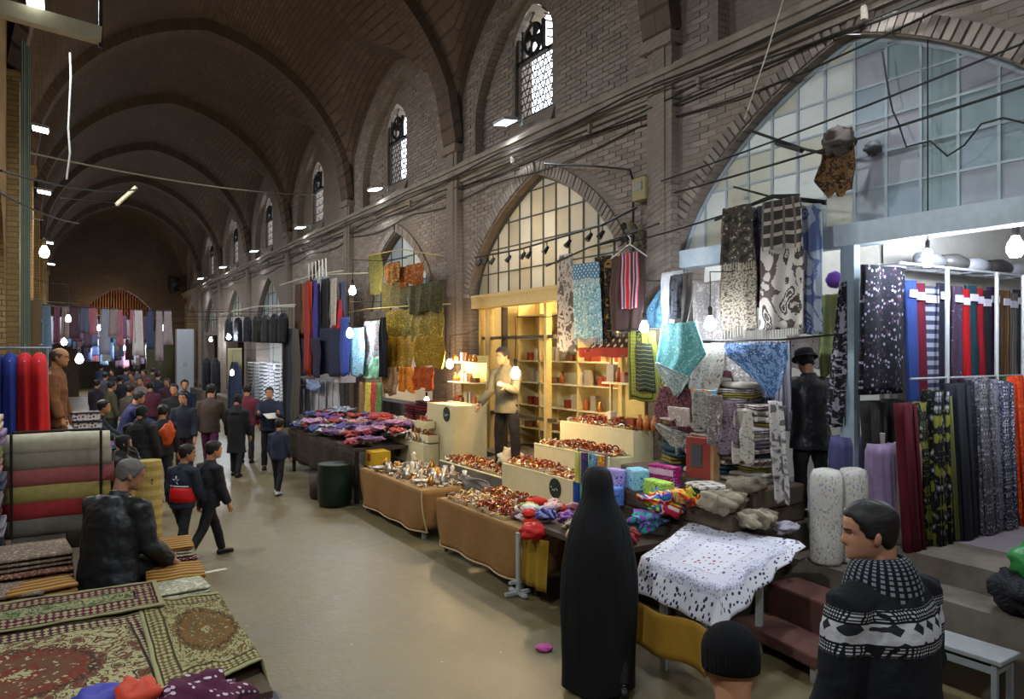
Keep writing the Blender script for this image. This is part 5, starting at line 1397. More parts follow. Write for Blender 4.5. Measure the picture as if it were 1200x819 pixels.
# hung scarves
POLE2 = thing('scarf_pole', 'thin iron pole slung in front of the jewellery shop', 'pole', tuple(PX(700, 300, 5.72)))
o_ = PX(700, 300, 5.72); q = M(); q.tube([PX(640, 312, 5.75) - o_, PX(690, 290, 5.72) - o_, PX(772, 262, 5.7) - o_], .012, 6); q.tube([PX(690, 290, 5.72) - o_, Vector((6.2, 7.2, 3.95)) - o_], .012, 6); q.build('rod', m_dark, POLE2)
hang('printed_scarf', 'white scarf with black branching print beside the jewellery shop', 'scarf', [(298, 655, 670), (330, 653, 674), (412, 652, 675)], 5.75, fabric('paisley', ('#a8a19a', '#4a423f', '#77706a', '#57504c'), 2.0), 1.2, .02)
hang('fringed_scarf', 'pale turquoise scarf with white flecks and fringed ends', 'scarf', [(312, 671, 701), (340, 671, 703), (396, 673, 706)], 5.68, fabric('speck', ('#7fa3ab', '#c9d4d2', '#5c8794', '#a9c0c2', '#4a6c78'), .9), 1, .015, solid('#c9cdc8', .9), fr_len=.09)
hang('scarf_band', 'blue patterned scarf border laid over the turquoise scarf', 'scarf', [(308, 671, 701), (318, 671, 702), (327, 671, 702)], 5.64, fabric('lattice', ('#4f7a98', '#c2ced0', '#39607c'), 1.6), 1, .012, solid('#d3d6d0', .9), fr_len=.05)
hang('dark_scarf', 'black scarf with ochre flowers between the turquoise and striped scarves', 'scarf', [(300, 697, 716), (340, 701, 717), (398, 703, 718)], 5.74, fabric('floral', ('#1d1917', '#6e5428', '#3d2c1c', '#8a6a34'), 1.6), 1.5, .03)
hang('wool_shawl', 'dark brown woollen shawl on a wire hanger', 'shawl', [(298, 716, 756), (340, 714, 757), (388, 716, 752)], 5.68, fabric('weave', ('#3b2c2a', '#52403c'), 1.0), 2, .025, solid('#a0958c', .9), fr_len=.06)
hang('striped_scarf', 'red and maroon striped scarf over the woollen shawl', 'scarf', [(296, 727, 748), (330, 726, 749), (362, 727, 747)], 5.62, fabric('stripe', ('#4a1626', '#a8909a', '#5c1a2c', '#9c8890', '#b01a2c', '#b01a2c', '#a08a92', '#4a2026'), 4.6), 1, .012)
HG = thing('wire_hanger', 'white wire hanger holding the striped scarf', 'hanger', tuple(PX(738, 290, 5.65))); o_ = PX(738, 290, 5.65)
q = M(); q.tube([PX(716, 303, 5.65) - o_, PX(738, 286, 5.65) - o_, PX(758, 300, 5.65) - o_], .008, 6); q.tube([PX(738, 287, 5.65) - o_, PX(739, 280, 5.65) - o_, PX(736, 276, 5.65) - o_], .006, 5); q.build('wire', solid('#c9c9c4', .4, .3), HG)
hang('hung_rug', 'small brown rug with nested cream angles and a red edge', 'rug', [(391, 700, 742), (404, 694, 741), (411, 686, 740)], 5.78, fabric('lattice', ('#3f2a22', '#bfae8c', '#241815'), .9), .6, .01)
hang('red_edge', 'red fringed rug edge under the nested-angle rug', 'rug', [(407, 678, 738), (413, 679, 738), (418, 681, 738)], 5.76, solid('#8a2a1a', .9), 2, .015)
hang('prayer_rug', 'green and black prayer rug hanging beside the turquoise scarf', 'rug', [(388, 736, 768), (420, 735, 773), (470, 737, 776)], 5.6, carpet(('#6e7434', '#1c211c', '#20281f', '#8a8a3e', '#14160f'), 4, .42, .95, med=False, sc=2.0), .6, .012)
hang('rug_field', 'black patterned panel of the green prayer rug', 'rug', [(402, 746, 763), (430, 745, 766), (458, 745, 768)], 5.58, fabric('band', ('#16181c', '#2f3430', '#1a1d1c', '#5f6836'), 22), .6, .01)
hang('blue_scarf_tip', 'light blue triangular scarf behind the lamp', 'scarf', [(340, 772, 778), (362, 757, 779), (385, 757, 779)], 5.85, fabric('floral', ('#5a86a0', '#9ab4c0', '#41687f'), 1.4), 1, .015)
for rows, X, mt, lb, nm in (([(318, 776, 800), (330, 774, 800), (380, 776, 788)], 5.62, solid('#c9ccd0', .85), 'bunched white towel on a hook above the turquoise scarf', 'hung_towel'), ([(322, 786, 798), (350, 784, 798), (374, 784, 795)], 5.58, fabric('mottle', ('#2f3036', '#55575e', '#1f2024'), 1), 'charcoal towel hanging over the white towel', 'hung_towel'),
                            ([(320, 797, 812), (350, 795, 813), (378, 797, 806)], 5.6, solid('#57524e', .9), 'taupe towel hanging beside the charcoal towel', 'hung_towel'), ([(330, 812, 846), (380, 812, 846), (400, 815, 846)], 6.05, fabric('floral', ('#8d8682', '#5e4f50', '#b0a8a2'), 1.8), 'greyish flowered cloth hanging behind the lamps', 'hung_cloth'),
                            ([(378, 776, 816), (415, 770, 826), (432, 768, 812), (457, 789, 795)], 5.5, fabric('speck', ('#5f9fa0', '#77b3b0', '#9cc4c0', '#4f8d90', '#6aa9a8'), 1.0), 'turquoise scarf hanging to a point below the lamp', 'pointed_scarf'), ([(425, 768, 772), (440, 772, 810), (457, 786, 800), (462, 790, 795)], 5.47, fabric('speck', ('#9aa6a2', '#5d7a78', '#c0c8c2'), 1.4), 'pale speckled border of the turquoise scarf', 'scarf_border'),
                            ([(455, 772, 818), (480, 766, 828), (500, 768, 820), (524, 791, 798)], 5.5, fabric('mottle', ('#4a1a26', '#7a4a52', '#341018', '#94767a'), 2.2), 'wine-red figured scarf hanging to a point', 'pointed_scarf'), ([(496, 765, 772), (506, 772, 816), (524, 789, 800), (528, 793, 796)], 5.46, fabric('speck', ('#8d8a80', '#4a4844', '#b5b2a6'), 1.4), 'grey speckled border of the wine-red scarf', 'scarf_border'),
                            ([(402, 822, 850), (430, 812, 848), (470, 808, 838), (478, 815, 825)], 5.7, fabric('mottle', ('#77706a', '#a39c92', '#57504c'), 2.2), 'pale grey lace-printed scarf between the coloured ones', 'pointed_scarf'), ([(434, 838, 856), (450, 836, 862), (478, 842, 860)], 5.95, fabric('floral', ('#4a2028', '#7d4a50', '#331419'), 1.5), 'small burgundy printed cushion cover', 'cushion_cover'),
                            ([(402, 848, 923), (416, 850, 922), (434, 870, 921), (452, 890, 916), (464, 900, 908)], 5.6, fabric('mottle', ('#3f6ba0', '#7f9cc0', '#2c5080', '#a9b8cc'), 1.5), 'sky blue scarf with pale edge hanging to a point', 'pointed_scarf'), ([(403, 905, 924), (420, 906, 925), (432, 904, 920)], 5.75, fabric('stripe', ('#2f6a8a', '#7fa8b8', '#a03a4a'), 9), 'blue and red striped cloth beside the sky blue scarf', 'hung_cloth'),
                            ([(392, 922, 962), (410, 920, 964), (432, 922, 960)], 7.6, fabric('dots', ('#b5aaa8', '#7a3440', '#d0c8c4'), 1.0), 'rose-dotted pale cloth behind the hat', 'hung_cloth')):
    hang(nm, lb, 'scarf' if 'scarf' in nm else nm.split('_')[-1], rows, X, mt, 1.4, .02)
for i, (rows, c, kd, lb) in enumerate((([(384, 812, 850), (430, 810, 850), (500, 810, 850)], ('#8d8684', '#5c5254', '#aaa39e'), 'floral', 'grey rose-printed sheet hanging at the back of the cloth stall'), ([(400, 850, 886), (440, 850, 886), (500, 850, 886)], ('#a8a39c', '#77706c', '#c0bab2'), 'mottle', 'pale mottled sheet hanging at the back of the cloth stall'), ([(400, 886, 926), (450, 886, 926), (500, 886, 926)], ('#6f6a72', '#94909a', '#4f4a54'), 'stripe', 'slate striped sheet hanging at the back of the cloth stall'), ([(380, 764, 812), (440, 764, 812), (560, 764, 812)], ('#4a4038', '#6b5d50', '#352c26'), 'mottle', 'dark brown blanket hanging on the brick pier'))):
    hang('back_sheet', lb, 'sheet', rows, 6.12 + .02 * i, fabric(kd, c, 14 if kd == 'stripe' else 2.5), 3, .03)
for i, (x0, x1, y0, y1, c, nm) in enumerate(((812, 828, 458, 500, ('#7a7468', '#a8a294', '#57524a'), 'sage'), (826, 846, 462, 520, ('#b0a8a0', '#7a6e6c', '#d0c8c0'), 'ivory printed'), (845, 862, 470, 530, ('#5a4a52', '#8a7680', '#3a2e34'), 'mulberry'), (860, 880, 480, 540, ('#a09688', '#c4bcae', '#7a7064'), 'sand'))):
    hang('draped_cloth', '%s cloth draped over the front of the fabric piles' % nm, 'cloth', [(y0, x0, x1), ((y0 + y1) / 2, x0 - 2, x1 + 2), (y1, x0 + 2, x1 - 1)], 5.02 + .03 * i, fabric('mottle', c, 3), 2, .04, group='cloths draped over the piles')
bulb('cold bulb in front of the green prayer rug', tuple(PX(755, 384, 5.42)), False, 30, .35, .05)
bulb('cold bulb beside the turquoise pointed scarf', tuple(PX(832, 380, 5.55)), False, 30, .35, .055)
RL = thing('scarf_rails', 'thin iron rails carrying the pointed scarves and the prayer rug', 'rail', (5.56, 5.7, 2.6))
q = M(); q.tube([(0, 1.25, .14), (0, -.02, .14)], .010, 6); q.tube([(0, 1.0, .14), (.64, 1.0, .2)], .010, 6); q.build('upper_rail', m_dark, RL)
q = M(); q.tube([(.04, .0, .0), (.04, -1.2, .0)], .010, 6); q.tube([(.04, 0, 0), (0, -.02, .14)], .008, 6); q.tube([(.04, -1.2, 0), (.66, -1.42, .06)], .010, 6); q.build('lower_rail', m_dark, RL)
# counter with piles of folded cloth
CT = thing('cloth_counter', 'stepped cloth-covered counter under the piles of folded fabric', 'counter', (5.45, 5.42, 0))
q = M(); q.box((.06, .08, .45), (1.05, 1.95, .9)); q.build('body', solid('#4d4238', .9), CT, bevel=.02)
q = M(); q.box((.07, .08, .98), (1.0, 1.9, .16)); q.build('step', solid('#57493c', .9), CT, bevel=.02)
q = M(); q.box((.20, .05, 1.155), (.7, 1.86, .19)); q.build('step', solid('#5c4e42', .9), CT, bevel=.02)
kinds = [('mottle', ('#a39a8e', '#c7c0b4', '#7d746a')), ('floral', ('#b3aca2', '#5a4e4c', '#8a6e70')), ('stripe', ('#8d867e', '#c2bcb2')), ('floral', ('#94908c', '#3d3c44', '#b5b0aa')), ('check', ('#a9a298', '#6a5a5c', '#d0cac0')), ('weave', ('#5b5560', '#6d6772')), ('weave', ('#b9b2a6', '#a8a094')), ('dots', ('#8a8288', '#c4bdb8', '#5c5258')), ('weave', ('#1e3a44', '#2c4a52')), ('weave', ('#8a7a3e', '#6e6030')), ('mottle', ('#7a5a58', '#b09a94', '#5a3e40'))]
kit = Kit([folded(.34, .30, .05, 1 + i % 2, i).mesh('folded_fabric', fabric(kinds[i % len(kinds)][0], kinds[i % len(kinds)][1], 6 if kinds[i % len(kinds)][0] == 'stripe' else 1.5), smooth=True) for i in range(11)])
FN = ('stone mottled', 'cream floral', 'grey striped', 'dark-flowered grey', 'mauve checked', 'plain slate', 'plain ivory', 'dotted grey', 'plain dark teal', 'plain olive gold', 'rose mottled')
for X, Y, z, cnt in ((5.62, 5.80, 1.25, 9), (5.66, 5.47, 1.25, 12), (5.62, 5.15, 1.25, 13), (5.64, 4.86, 1.25, 10), (5.92, 5.9, 1.25, 14), (5.92, 5.58, 1.25, 16), (5.92, 5.26, 1.25, 17), (5.92, 4.98, 1.25, 13), (5.16, 4.95, 1.06, 4)):
    zz_ = z
    for j in range(cnt):
        ci = RND.randrange(11); sc_ = RND.uniform(.7, 1.5)
        kit.put('folded_fabric', ci, (X + .035 * RND.uniform(-1, 1), Y + .04 * RND.uniform(-1, 1), zz_), PI / 2 + RND.uniform(-.5, .5), '%s folded fabric in the piles beside the man in the hat' % FN[ci], 'fabric', 'folded fabric piles', (RND.uniform(.85, 1.1), RND.uniform(.85, 1.05), sc_)); zz_ += .05 * sc_
q = M(); q.box((0, 0, .13), (.02, .34, .26)); o = q.build('picture_pack', fabric('mottle', ('#3f8ab8', '#6bb0cc', '#c8903a', '#b04a4a', '#d0cabc'), .8), bevel=.004); o.location = (5.50, 5.30, 1.86); o.rotation_euler = (0, -.2, 0); tag(o, 'bright blue printed pack lying on the fabric piles', 'pack')
q = M(); q.box((0, 0, .1), (.03, .3, .2)); o = q.build('picture_pack', fabric('floral', ('#b8a8a0', '#b0484a', '#d8d0c4'), 1.2), bevel=.004); o.location = (5.5, 5.66, 1.72); o.rotation_euler = (0, -.2, 0); tag(o, 'rose printed pack leaning on the fabric piles', 'pack')
hang('hung_curtain', 'white and grey floral curtain hanging beside the man in the hat', 'curtain', [(470, 900, 916), (520, 902, 922), (585, 908, 926)], 5.44, fabric('floral', ('#c0bbb6', '#4a464c', '#8d878a', '#6a646a'), 1.5), 1.6, .03)
bx = thing('gift_box', 'red box with a dark picture standing on the counter', 'box', (5.38, 5.26, 1.25), .12)
q = M(); q.box((0, 0, .2), (.09, .30, .40)); q.build('carton', solid('#8f3a32', .6), bx, bevel=.004)
q = M(); q.box((-.047, 0.02, .22), (.006, .13, .22)); q.build('picture', solid('#4a4a4e', .5), bx)
q = M(); q.box((0.0, -.165, .2), (.10, .035, .41)); q.build('side', solid('#b08a62', .6), bx)
bx = thing('gift_box', 'magenta box with a pale pattern beside the red box', 'box', (5.24, 5.62, 1.06), .1)
q = M(); q.box((0, 0, .14), (.12, .34, .28)); q.build('carton', fabric('dots', ('#a0206c', '#d08ab8', '#7a1452'), 1.6), bx, bevel=.004)
q = M(); q.box((-.064, 0, .22), (.006, .32, .06)); q.build('label_strip', solid('#d8a8c8', .5), bx)
for i, (p, s, c, lb) in enumerate((((5.12, 5.90, 1.06), (.18, .24, .22), ('#4a9ac8', '#9ad0e0', '#2a6a9a'), 'sky blue packet standing beside the magenta box'), ((5.06, 5.52, 1.06), (.14, .34, .16), ('#5aa84a', '#b0d860', '#2a7a3a'), 'grass green packet in front of the magenta box'), ((5.0, 6.1, 1.06), (.12, .2, .2), ('#7a6ab8', '#b8a8e0', '#4a3a8a'), 'violet packet beside the sky blue packet'),
                                  ((4.88, 5.98, .9), (.14, .16, .2), ('#3a5ab0', '#6a8ad8', '#22387a'), 'cobalt packet beside the violet packet'), ((5.05, 5.15, 1.06), (.16, .24, .12), ('#c86a3a', '#e8b060', '#8a3a1c'), 'orange packet lying beside the green packet'), ((4.9, 6.25, .9), (.12, .14, .26), ('#c83a7a', '#e8a0c0', '#7a1c4a'), 'pink packet standing at the counter end'))):
    q = M(); q.box((0, 0, s[2] / 2), s); o = q.build('packet', fabric('mottle', c, 2.0), bevel=.02); o.location = p; o.rotation_euler = (0, 0, .2 * i - .3); tag(o, lb, 'packet')
# lower table before the counter
TB = thing('goods_table', 'low trestle table of coloured cloth before the counter', 'table', (4.5, 5.75, 0))
q = M(); q.box((0, 0, .72), (.8, 1.3, .05)); q.build('table_top', solid('#4a3f34', .8), TB)
for sx in (-.34, .34):
    for sy in (-.58, .58): q = M(); q.box((sx, sy, .35), (.05, .05, .7)); q.build('leg', solid('#3a322a', .8), TB)
def crumple2(r, seed, flat, rough=1.0):
    m = M()
    def f(d):
        a = ns(d.x * 1.7 + seed, d.y * 1.7, d.z * 1.7); b = abs(ns(d.x * 3.4 + seed, d.y * 3.4 + 3, d.z * 3.4))
        return .8 + (.75 * a + .55 * b) * rough
    m.ball((0, 0, 0), (r, r * .75, r * flat), 26, 14, f)
    m.v = [(x, y, z + rough * (.05 * ns(x * 14 + seed, y * 14) + .03 * ns(x * 30, y * 30 + seed))) for x, y, z in m.v]
    lo = min(p[2] for p in m.v); m.v = [(x, y, z - lo) for x, y, z in m.v]
    return m
def swirl(name, label, loc, r, cols, sc=3.0, flat=.3, seed=1):
    q = crumple2(r, seed, flat); o = q.build(name, fabric('stripe', cols, sc), smooth=True); o.location = loc; return tag(o, label, 'cloth')
swirl('rainbow_cloth', 'crumpled rainbow striped cloth on the stepped counter', (4.98, 5.28, .92), .25, ('#b02020', '#e0802a', '#e8d030', '#2a9a4a', '#2a60c0', '#6a2a9a', '#d8d0c0', '#c02a4a'), 7, .38, 3)
swirl('rainbow_cloth', 'red and yellow striped cloth beside the rainbow cloth', (5.12, 5.0, 1.06), .2, ('#c02a20', '#e8a030', '#d8d050', '#3a3a3a'), 9, .35, 9)
swirl('striped_cloth', 'teal and purple striped cloth in front of the rainbow cloth', (4.74, 5.35, .76), .2, ('#2a8a8a', '#5a2a8a', '#3ab0a0', '#8a4ab0'), 9, .4, 13)
swirl('striped_cloth', 'white cloth with blue and pink stripes beside the beige linen', (5.2, 4.84, 1.06), .19, ('#c8c4cc', '#6a7ab8', '#c8c4cc', '#c06a8a'), 8, .4, 16)
for i, (p, r, c, lb) in enumerate((((5.10, 4.66, 1.06), .27, ('#8f8470', '#a2967f', '#776d5c'), 'heap of beige linen beside the white tablecloth'), ((5.20, 4.44, .98), .23, ('#877c69', '#9c9180', '#6f6556'), 'second beige linen heap with a folded edge'), ((5.34, 4.66, 1.2), .22, ('#7d7362', '#645b4d', '#958a77'), 'taupe linen bundle behind the beige heap'), ((5.42, 4.30, .92), .14, ('#a8a4a8', '#8f8b99', '#bcb8b8'), 'small white bundle in clear plastic beside the linen'))):
    q = crumple2(r, i * 4 + 20, .42, .5); o = q.build('linen_heap', fabric('stripe' if i < 2 else 'mottle', c, 9), smooth=True); o.location = (p[0], p[1], p[2] - .03); tag(o, lb, 'linen')
for i, (p, r, c, lb) in enumerate((((4.32, 6.0, .76), .15, ('#6a3a7a', '#9a6aa8', '#40204a'), 'purple bundle at the front of the goods table'), ((4.22, 5.75, .76), .14, ('#7a6a5a', '#b8a88a', '#3a3028'), 'checked brown bundle at the table edge'), ((4.28, 5.4, .76), .14, ('#8a5a3a', '#c8a878', '#2a2420'), 'tan and black bundle at the table edge'), ((4.25, 6.3, .76), .14, ('#5a4a8a', '#8a9ac8', '#2a2450'), 'indigo striped bundle on the goods table'), ((4.3, 5.12, .76), .15, ('#7a1a24', '#a83a3a', '#40141a'), 'dark red bundle beside the white tablecloth'))):
    q = crumple(r, i * 3 + 50, .5, 22, 14); o = q.build('cloth_bundle', fabric('check' if i in (1, 2) else 'stripe', c, 2 if i in (1, 2) else 14), smooth=True); o.location = p; tag(o, lb, 'bundle')
# black cloth edge and white printed tablecloth on its own table
TW = thing('trestle_table', 'trestle table under the white printed tablecloth', 'table', (4.5, 4.27, 0), .38)
q = M(); q.box((0, 0, .81), (.92, .6, .04)); q.build('table_top', solid('#6e6454', .8), TW)
for sx in (-.4, .4):
    for sy in (-.24, .24): q = M(); q.box((sx, sy, .39), (.05, .05, .78), ry=.06 * sx); q.build('leg', solid('#b0b4b4', .6), TW)
c1, c2, c3, c4 = PZ(846, 690, .86), PZ(933, 635, .90), PZ(808, 612, .90), PZ(752, 653, .86)
n = NT('printed_tablecloth', .75, 0, .3); uv = n.tc('UV'); x, y, z = n.sep(uv)
fine = n.voro(n.map(uv, (1, 1, 1)), 52); fl = n.voro(n.map(n.mix(.06, uv, n.noise(uv, 12, 1, out=1)), (1, 1.5, 1)), 11, rnd=.7)
base = n.mix(n.math('LESS_THAN', fine, .34), '#bcbbc8', '#62618a')
e = n.math('MINIMUM', n.math('MINIMUM', x, n.math('SUBTRACT', 1.55, x)), n.math('MINIMUM', y, n.math('SUBTRACT', 1.35, y)))
mid_ = n.math('GREATER_THAN', e, .42)
plain = n.ramp(fl, [(0, '#3a2f7a'), (.13, '#6a5a96'), (.2, '#c9c8d2'), (1, '#c9c8d2')], True)
red = n.ramp(fl, [(0, '#6a1c26'), (.15, '#8d3a40'), (.22, '#c9c8d2'), (1, '#c9c8d2')], True)
side = n.math('LESS_THAN', x, .75)
inner = n.mix(side, plain, red)
o_c = n.mix(mid_, base, inner)
band = n.math('MULTIPLY', n.math('GREATER_THAN', e, .28), n.math('LESS_THAN', e, .40))
o_c = n.mix(band, o_c, n.mix(n.math('LESS_THAN', fl, .2), '#bdbcc8', '#2c2a5e'))
hem = n.math('LESS_THAN', e, .16)
o_c = n.mix(hem, o_c, n.mix(n.math('LESS_THAN', n.voro(uv, 22), .32), '#c8c7ce', '#282648'))
n.col(o_c); n.bump(n.noise(uv, 60, 3), .2, .004); m_tcl = n.m
q = M()
def tc(u, v):
    eu, ev = .16, .17
    uu = u * (1 + eu) - eu * 0; vv = v * (1 + ev) - ev
    cu, cv = min(1, uu), max(0, vv)
    p = lerp(lerp(c1, c4, cv), lerp(c2, c3, cv), cu) if False else lerp(lerp(c1, c2, cu), lerp(c4, c3, cu), cv)
    return p
def tc2(u, v):
    # u: across (towards the shop), v: along (away); the near and left edges hang down
    L = 1.5; D = 1.2; a = u * (L + .26) - .26; b = v * (D + .22) - .22
    cu = max(0, a) / L; cv = max(0, b) / D
    p = lerp(lerp(c1, c2, cu), lerp(c4, c3, cu), cv)
    if a < 0: p = p + Vector((-.10 * (-a) / .26 - .012 * math.sin(v * 22), .0, a * .92))
    if b < 0: p = p + Vector((.01 * math.sin(u * 26), -.08 * (-b) / .22 - .012 * math.sin(u * 26), b * .85 * (1 - .9 * cu)))
    return p + Vector((0, 0, .012 * ns(u * 5, v * 4) + .02 * ns(u * 2.5 + 4, v * 2)))
q.grid(tc2, 48, 44, lambda u, v: (u * 1.55, v * 1.35))
tag(q.build('printed_tablecloth', m_tcl, smooth=True, solid=.006), 'white tablecloth with navy and red print draped over the trestle table', 'tablecloth')
q = M(); q.grid(lambda u, v: Vector((3.70 + .03 * math.sin(u * 14) - .03 * v, lerp(3.55, 4.75, u), .62 - .3 * v + .02 * math.sin(u * 9))), 30, 6, lambda u, v: (u * 1.3, v * .3))
tag(q.build('yellow_cloth', solid('#8f6a1c', .85), smooth=True, solid=.006), 'mustard cloth hanging under the white tablecloth', 'cloth')
q = M(); q.tube([(3.95, 4.72, .8), (3.95, 5.05, .84), (4.1, 5.25, .86)], [.05, .09, .04], 10); tag(q.build('black_cloth', solid('#131316', .9), smooth=True), 'black cloth folded at the end of the white tablecloth', 'cloth')
# steps, bench and sack by the ledge
SB = thing('carpeted_step', 'red-brown carpeted step box against the ledge', 'step', (5.25, 3.95, 0), -.12)
q = M(); q.box((.17, 0, .24), (.36, .9, .48)); q.build('upper_step', solid('#5a3a32', .95), SB, bevel=.02)
q = M(); q.box((-.20, 0, .17), (.40, .9, .10)); q.build('lower_step', solid('#5f3e35', .95), SB, bevel=.02)
for sy in (-.4, .4): q = M(); q.box((-.34, sy, .06), (.05, .05, .13)); q.build('leg', solid('#8a8880', .6), SB)
BN = thing('white_bench', 'small white bench standing before the concrete ledge', 'bench', (5.42, 2.98, 0), .05)
q = M(); q.box((0, 0, .43), (.3, .95, .035)); q.build('seat', solid('#8a8d8e', .5), BN, bevel=.008)
for sx in (-.11, .11):
    for sy in (-.42, .42): q = M(); q.box((sx, sy, .205), (.035, .035, .41)); q.build('leg', solid('#818486', .5), BN)
q = M(); q.box((0, 0, .36), (.24, .86, .05)); q.build('apron', solid('#818486', .5), BN)
q = crumple(.26, 31, .6, 26, 16); o = q.build('net_sack', fabric('lattice', ('#1c1c20', '#34343a', '#101014'), 3), smooth=True); o.location = (5.86, 2.62, .62); tag(o, 'dark net sack lying on the ledge', 'sack')
q = crumple(.17, 37, .8, 22, 14); o = q.build('plastic_bag', solid('#2e7a3a', .4), smooth=True); o.location = (5.96, 2.60, .84); tag(o, 'green plastic bag on top of the dark net sack', 'bag')
# old cloth and bracket hanging on the blue panes
BR = thing('iron_bracket', 'rusty iron bracket sticking out above the shawls', 'bracket', tuple(PX(940, 168, 6.0))); o_ = PX(940, 168, 6.0)
q = M(); q.tube([PX(879, 153, 6.1) - o_, PX(940, 174, 6.0) - o_, PX(1001, 188, 6.1) - o_], .016, 6); q.build('bar', m_dark, BR)
q = M(); q.tube([PX(910, 167, 6.05) - o_, PX(940, 176, 6.0) - o_], .03, 6); q.build('sleeve', m_dark, BR)
hang('brown_rag', 'brown leather rag hanging on the iron bracket', 'rag', [(152, 966, 998), (185, 964, 1000), (205, 955, 1000), (228, 972, 996)], 6.02, fabric('mottle', ('#4a3422', '#6e5030', '#2c2018', '#8a6a3a'), 1.2), 1.5, .03)
q = crumple(.16, 41, .9, 20, 14); o = q.build('rag_bundle', solid('#3b322e', .85), smooth=True); o.location = PX(982, 186, 6.0); tag(o, 'dark bundle tied over the iron bracket', 'bundle')
q = M(); q.tube([PX(860, 219, 6.05), PX(905, 231, 6.0), PX(968, 239, 6.0)], .012, 6); tag(q.build('iron_bar', m_dark), 'short iron bar above the patterned shawls', 'bar')
# ================================================================ right: the jewellery stall
def cloth_table(label, ya, yb, X0, X1, zt, hem, c, num):
    T = thing('display_table', label, 'table', ((X0 + X1) / 2, (ya + yb) / 2, 0))
    W = X1 - X0; L = yb - ya
    q = M(); q.box((0, 0, zt - .02), (W, L, .04)); q.build('table_top', solid('#8f7048', .8), T)
    for sx in (-1, 1):
        for sy in (-1, 1): q = M(); q.box((sx * (W / 2 - .06), sy * (L / 2 - .06), (zt - .04) / 2), (.045, .045, zt - .04)); q.build('leg', solid('#8a8d8c', .5, .3), T)
    q = M(); sd = num * 7.0
    def P(u, v):
        Y = lerp(-L / 2 - .03, L / 2 + .03, u)
        bow = .05 * math.sin(u * PI) * v + .02 * math.sin(u * 19 + sd) * v + (.10 * max(0, (.12 - u) / .12) + .10 * max(0, (u - .88) / .12)) * v * v
        return Vector((-W / 2 - .015 - .05 * v + bow, Y + .03 * v * (1 if u > .5 else -1), zt - v * (zt - hem) + (.03 * abs(u - .5) * v)))
    q.grid(P, 40, 12, lambda u, v: (u * L, v * zt)); n_ = NT('brown_drape', .8, 0, .2); ob = n_.tc('UV')
    n_.col(n_.mix(n_.noise(ob, 3, 5, .65), '#77542f', '#8f6a3e')); n_.bump(n_.noise(ob, 6, 3, .6, 1.0), .5, .02)
    q.build('front_drape', n_.m, T, True, solid=.006)
    q = M(); q.tube([P(i / 30, 1.0) for i in range(31)], .013, 6); q.tube([P(0, i / 10) for i in range(11)], .012, 6); q.build('drape_piping', solid('#b09a74', .8), T)
    q = M(); q.grid(lambda u, v: Vector((lerp(-W / 2 - .02, W / 2, u), -L / 2 - .02 - .03 * v, zt - v * (zt - hem) * .9)), 8, 8); q.build('side_drape', n_.m, T, True, solid=.006)
    return T
cloth_table('long display table with a tan front drape under the copper bangles', 6.5, 8.42, 4.06, 5.0, .66, .10, 0, 1)
cloth_table('display table with a tan front drape beside the cream counter', 8.95, 11.2, 4.06, 5.0, .66, .10, 0, 2)
q = M(); q.grid(lambda u, v: Vector((4.06 - .03 * v + .02 * math.sin(u * 16), lerp(5.98, 6.44, u), .64 - .5 * v)), 16, 8, lambda u, v: (u * .5, v * .5))
tag(q.build('yellow_cloth', solid('#8f6f1a', .85), smooth=True, solid=.006), 'mustard cloth hanging beside the tan front drape', 'cloth')
SL = thing('table_stand', 'white metal stand with a cross foot beside the tan drape', 'stand', (4.0, 6.45, 0)); q = M(); q.tube([(0, 0, .02), (0, 0, .64)], .022, 8); q.build('post', solid('#a9acac', .5), SL); q = M(); q.box((0, 0, .03), (.3, .04, .03)); q.box((0, 0, .03), (.04, .3, .03)); q.box((0, 0, .14), (.2, .03, .03)); q.build('foot', solid('#a9acac', .5), SL)
q = crumple(.15, 61, .6, 22, 14); o = q.build('red_bag', solid('#b81c18', .6), smooth=True); o.location = (4.02, 6.18, .60); tag(o, 'small red cloth lying on the table corner by the chador', 'cloth')
# things held or dropped near the chador woman
q = M(); q.torus((0, 0, .13), .12, .03, 22, 8, Matrix.Rotation(PI / 2, 3, 'X')); o = q.build('green_ring', solid('#5a7a2e', .5), smooth=True); o.location = (3.62, 5.05, 0.0); o.rotation_euler = (.1, 0, .6); tag(o, 'green hoop leaning behind the chador woman', 'hoop')
q = crumple(.08, 63, .3, 16, 10); o = q.build('pink_scrap', solid('#b04a8a', .7), smooth=True); o.location = (3.45, 5.15, 0); tag(o, 'pink scrap of cloth on the floor', 'cloth')
q = M(); q.box((0, 0, .006), (.42, .06, .008)); o = q.build('white_stick', solid('#c9c4b4', .7)); a = PZ(243, 671, 0); o.location = (a.x, a.y, 0); o.rotation_euler = (0, 0, .15); tag(o, 'white paper strip lying on the bare floor', 'paper')
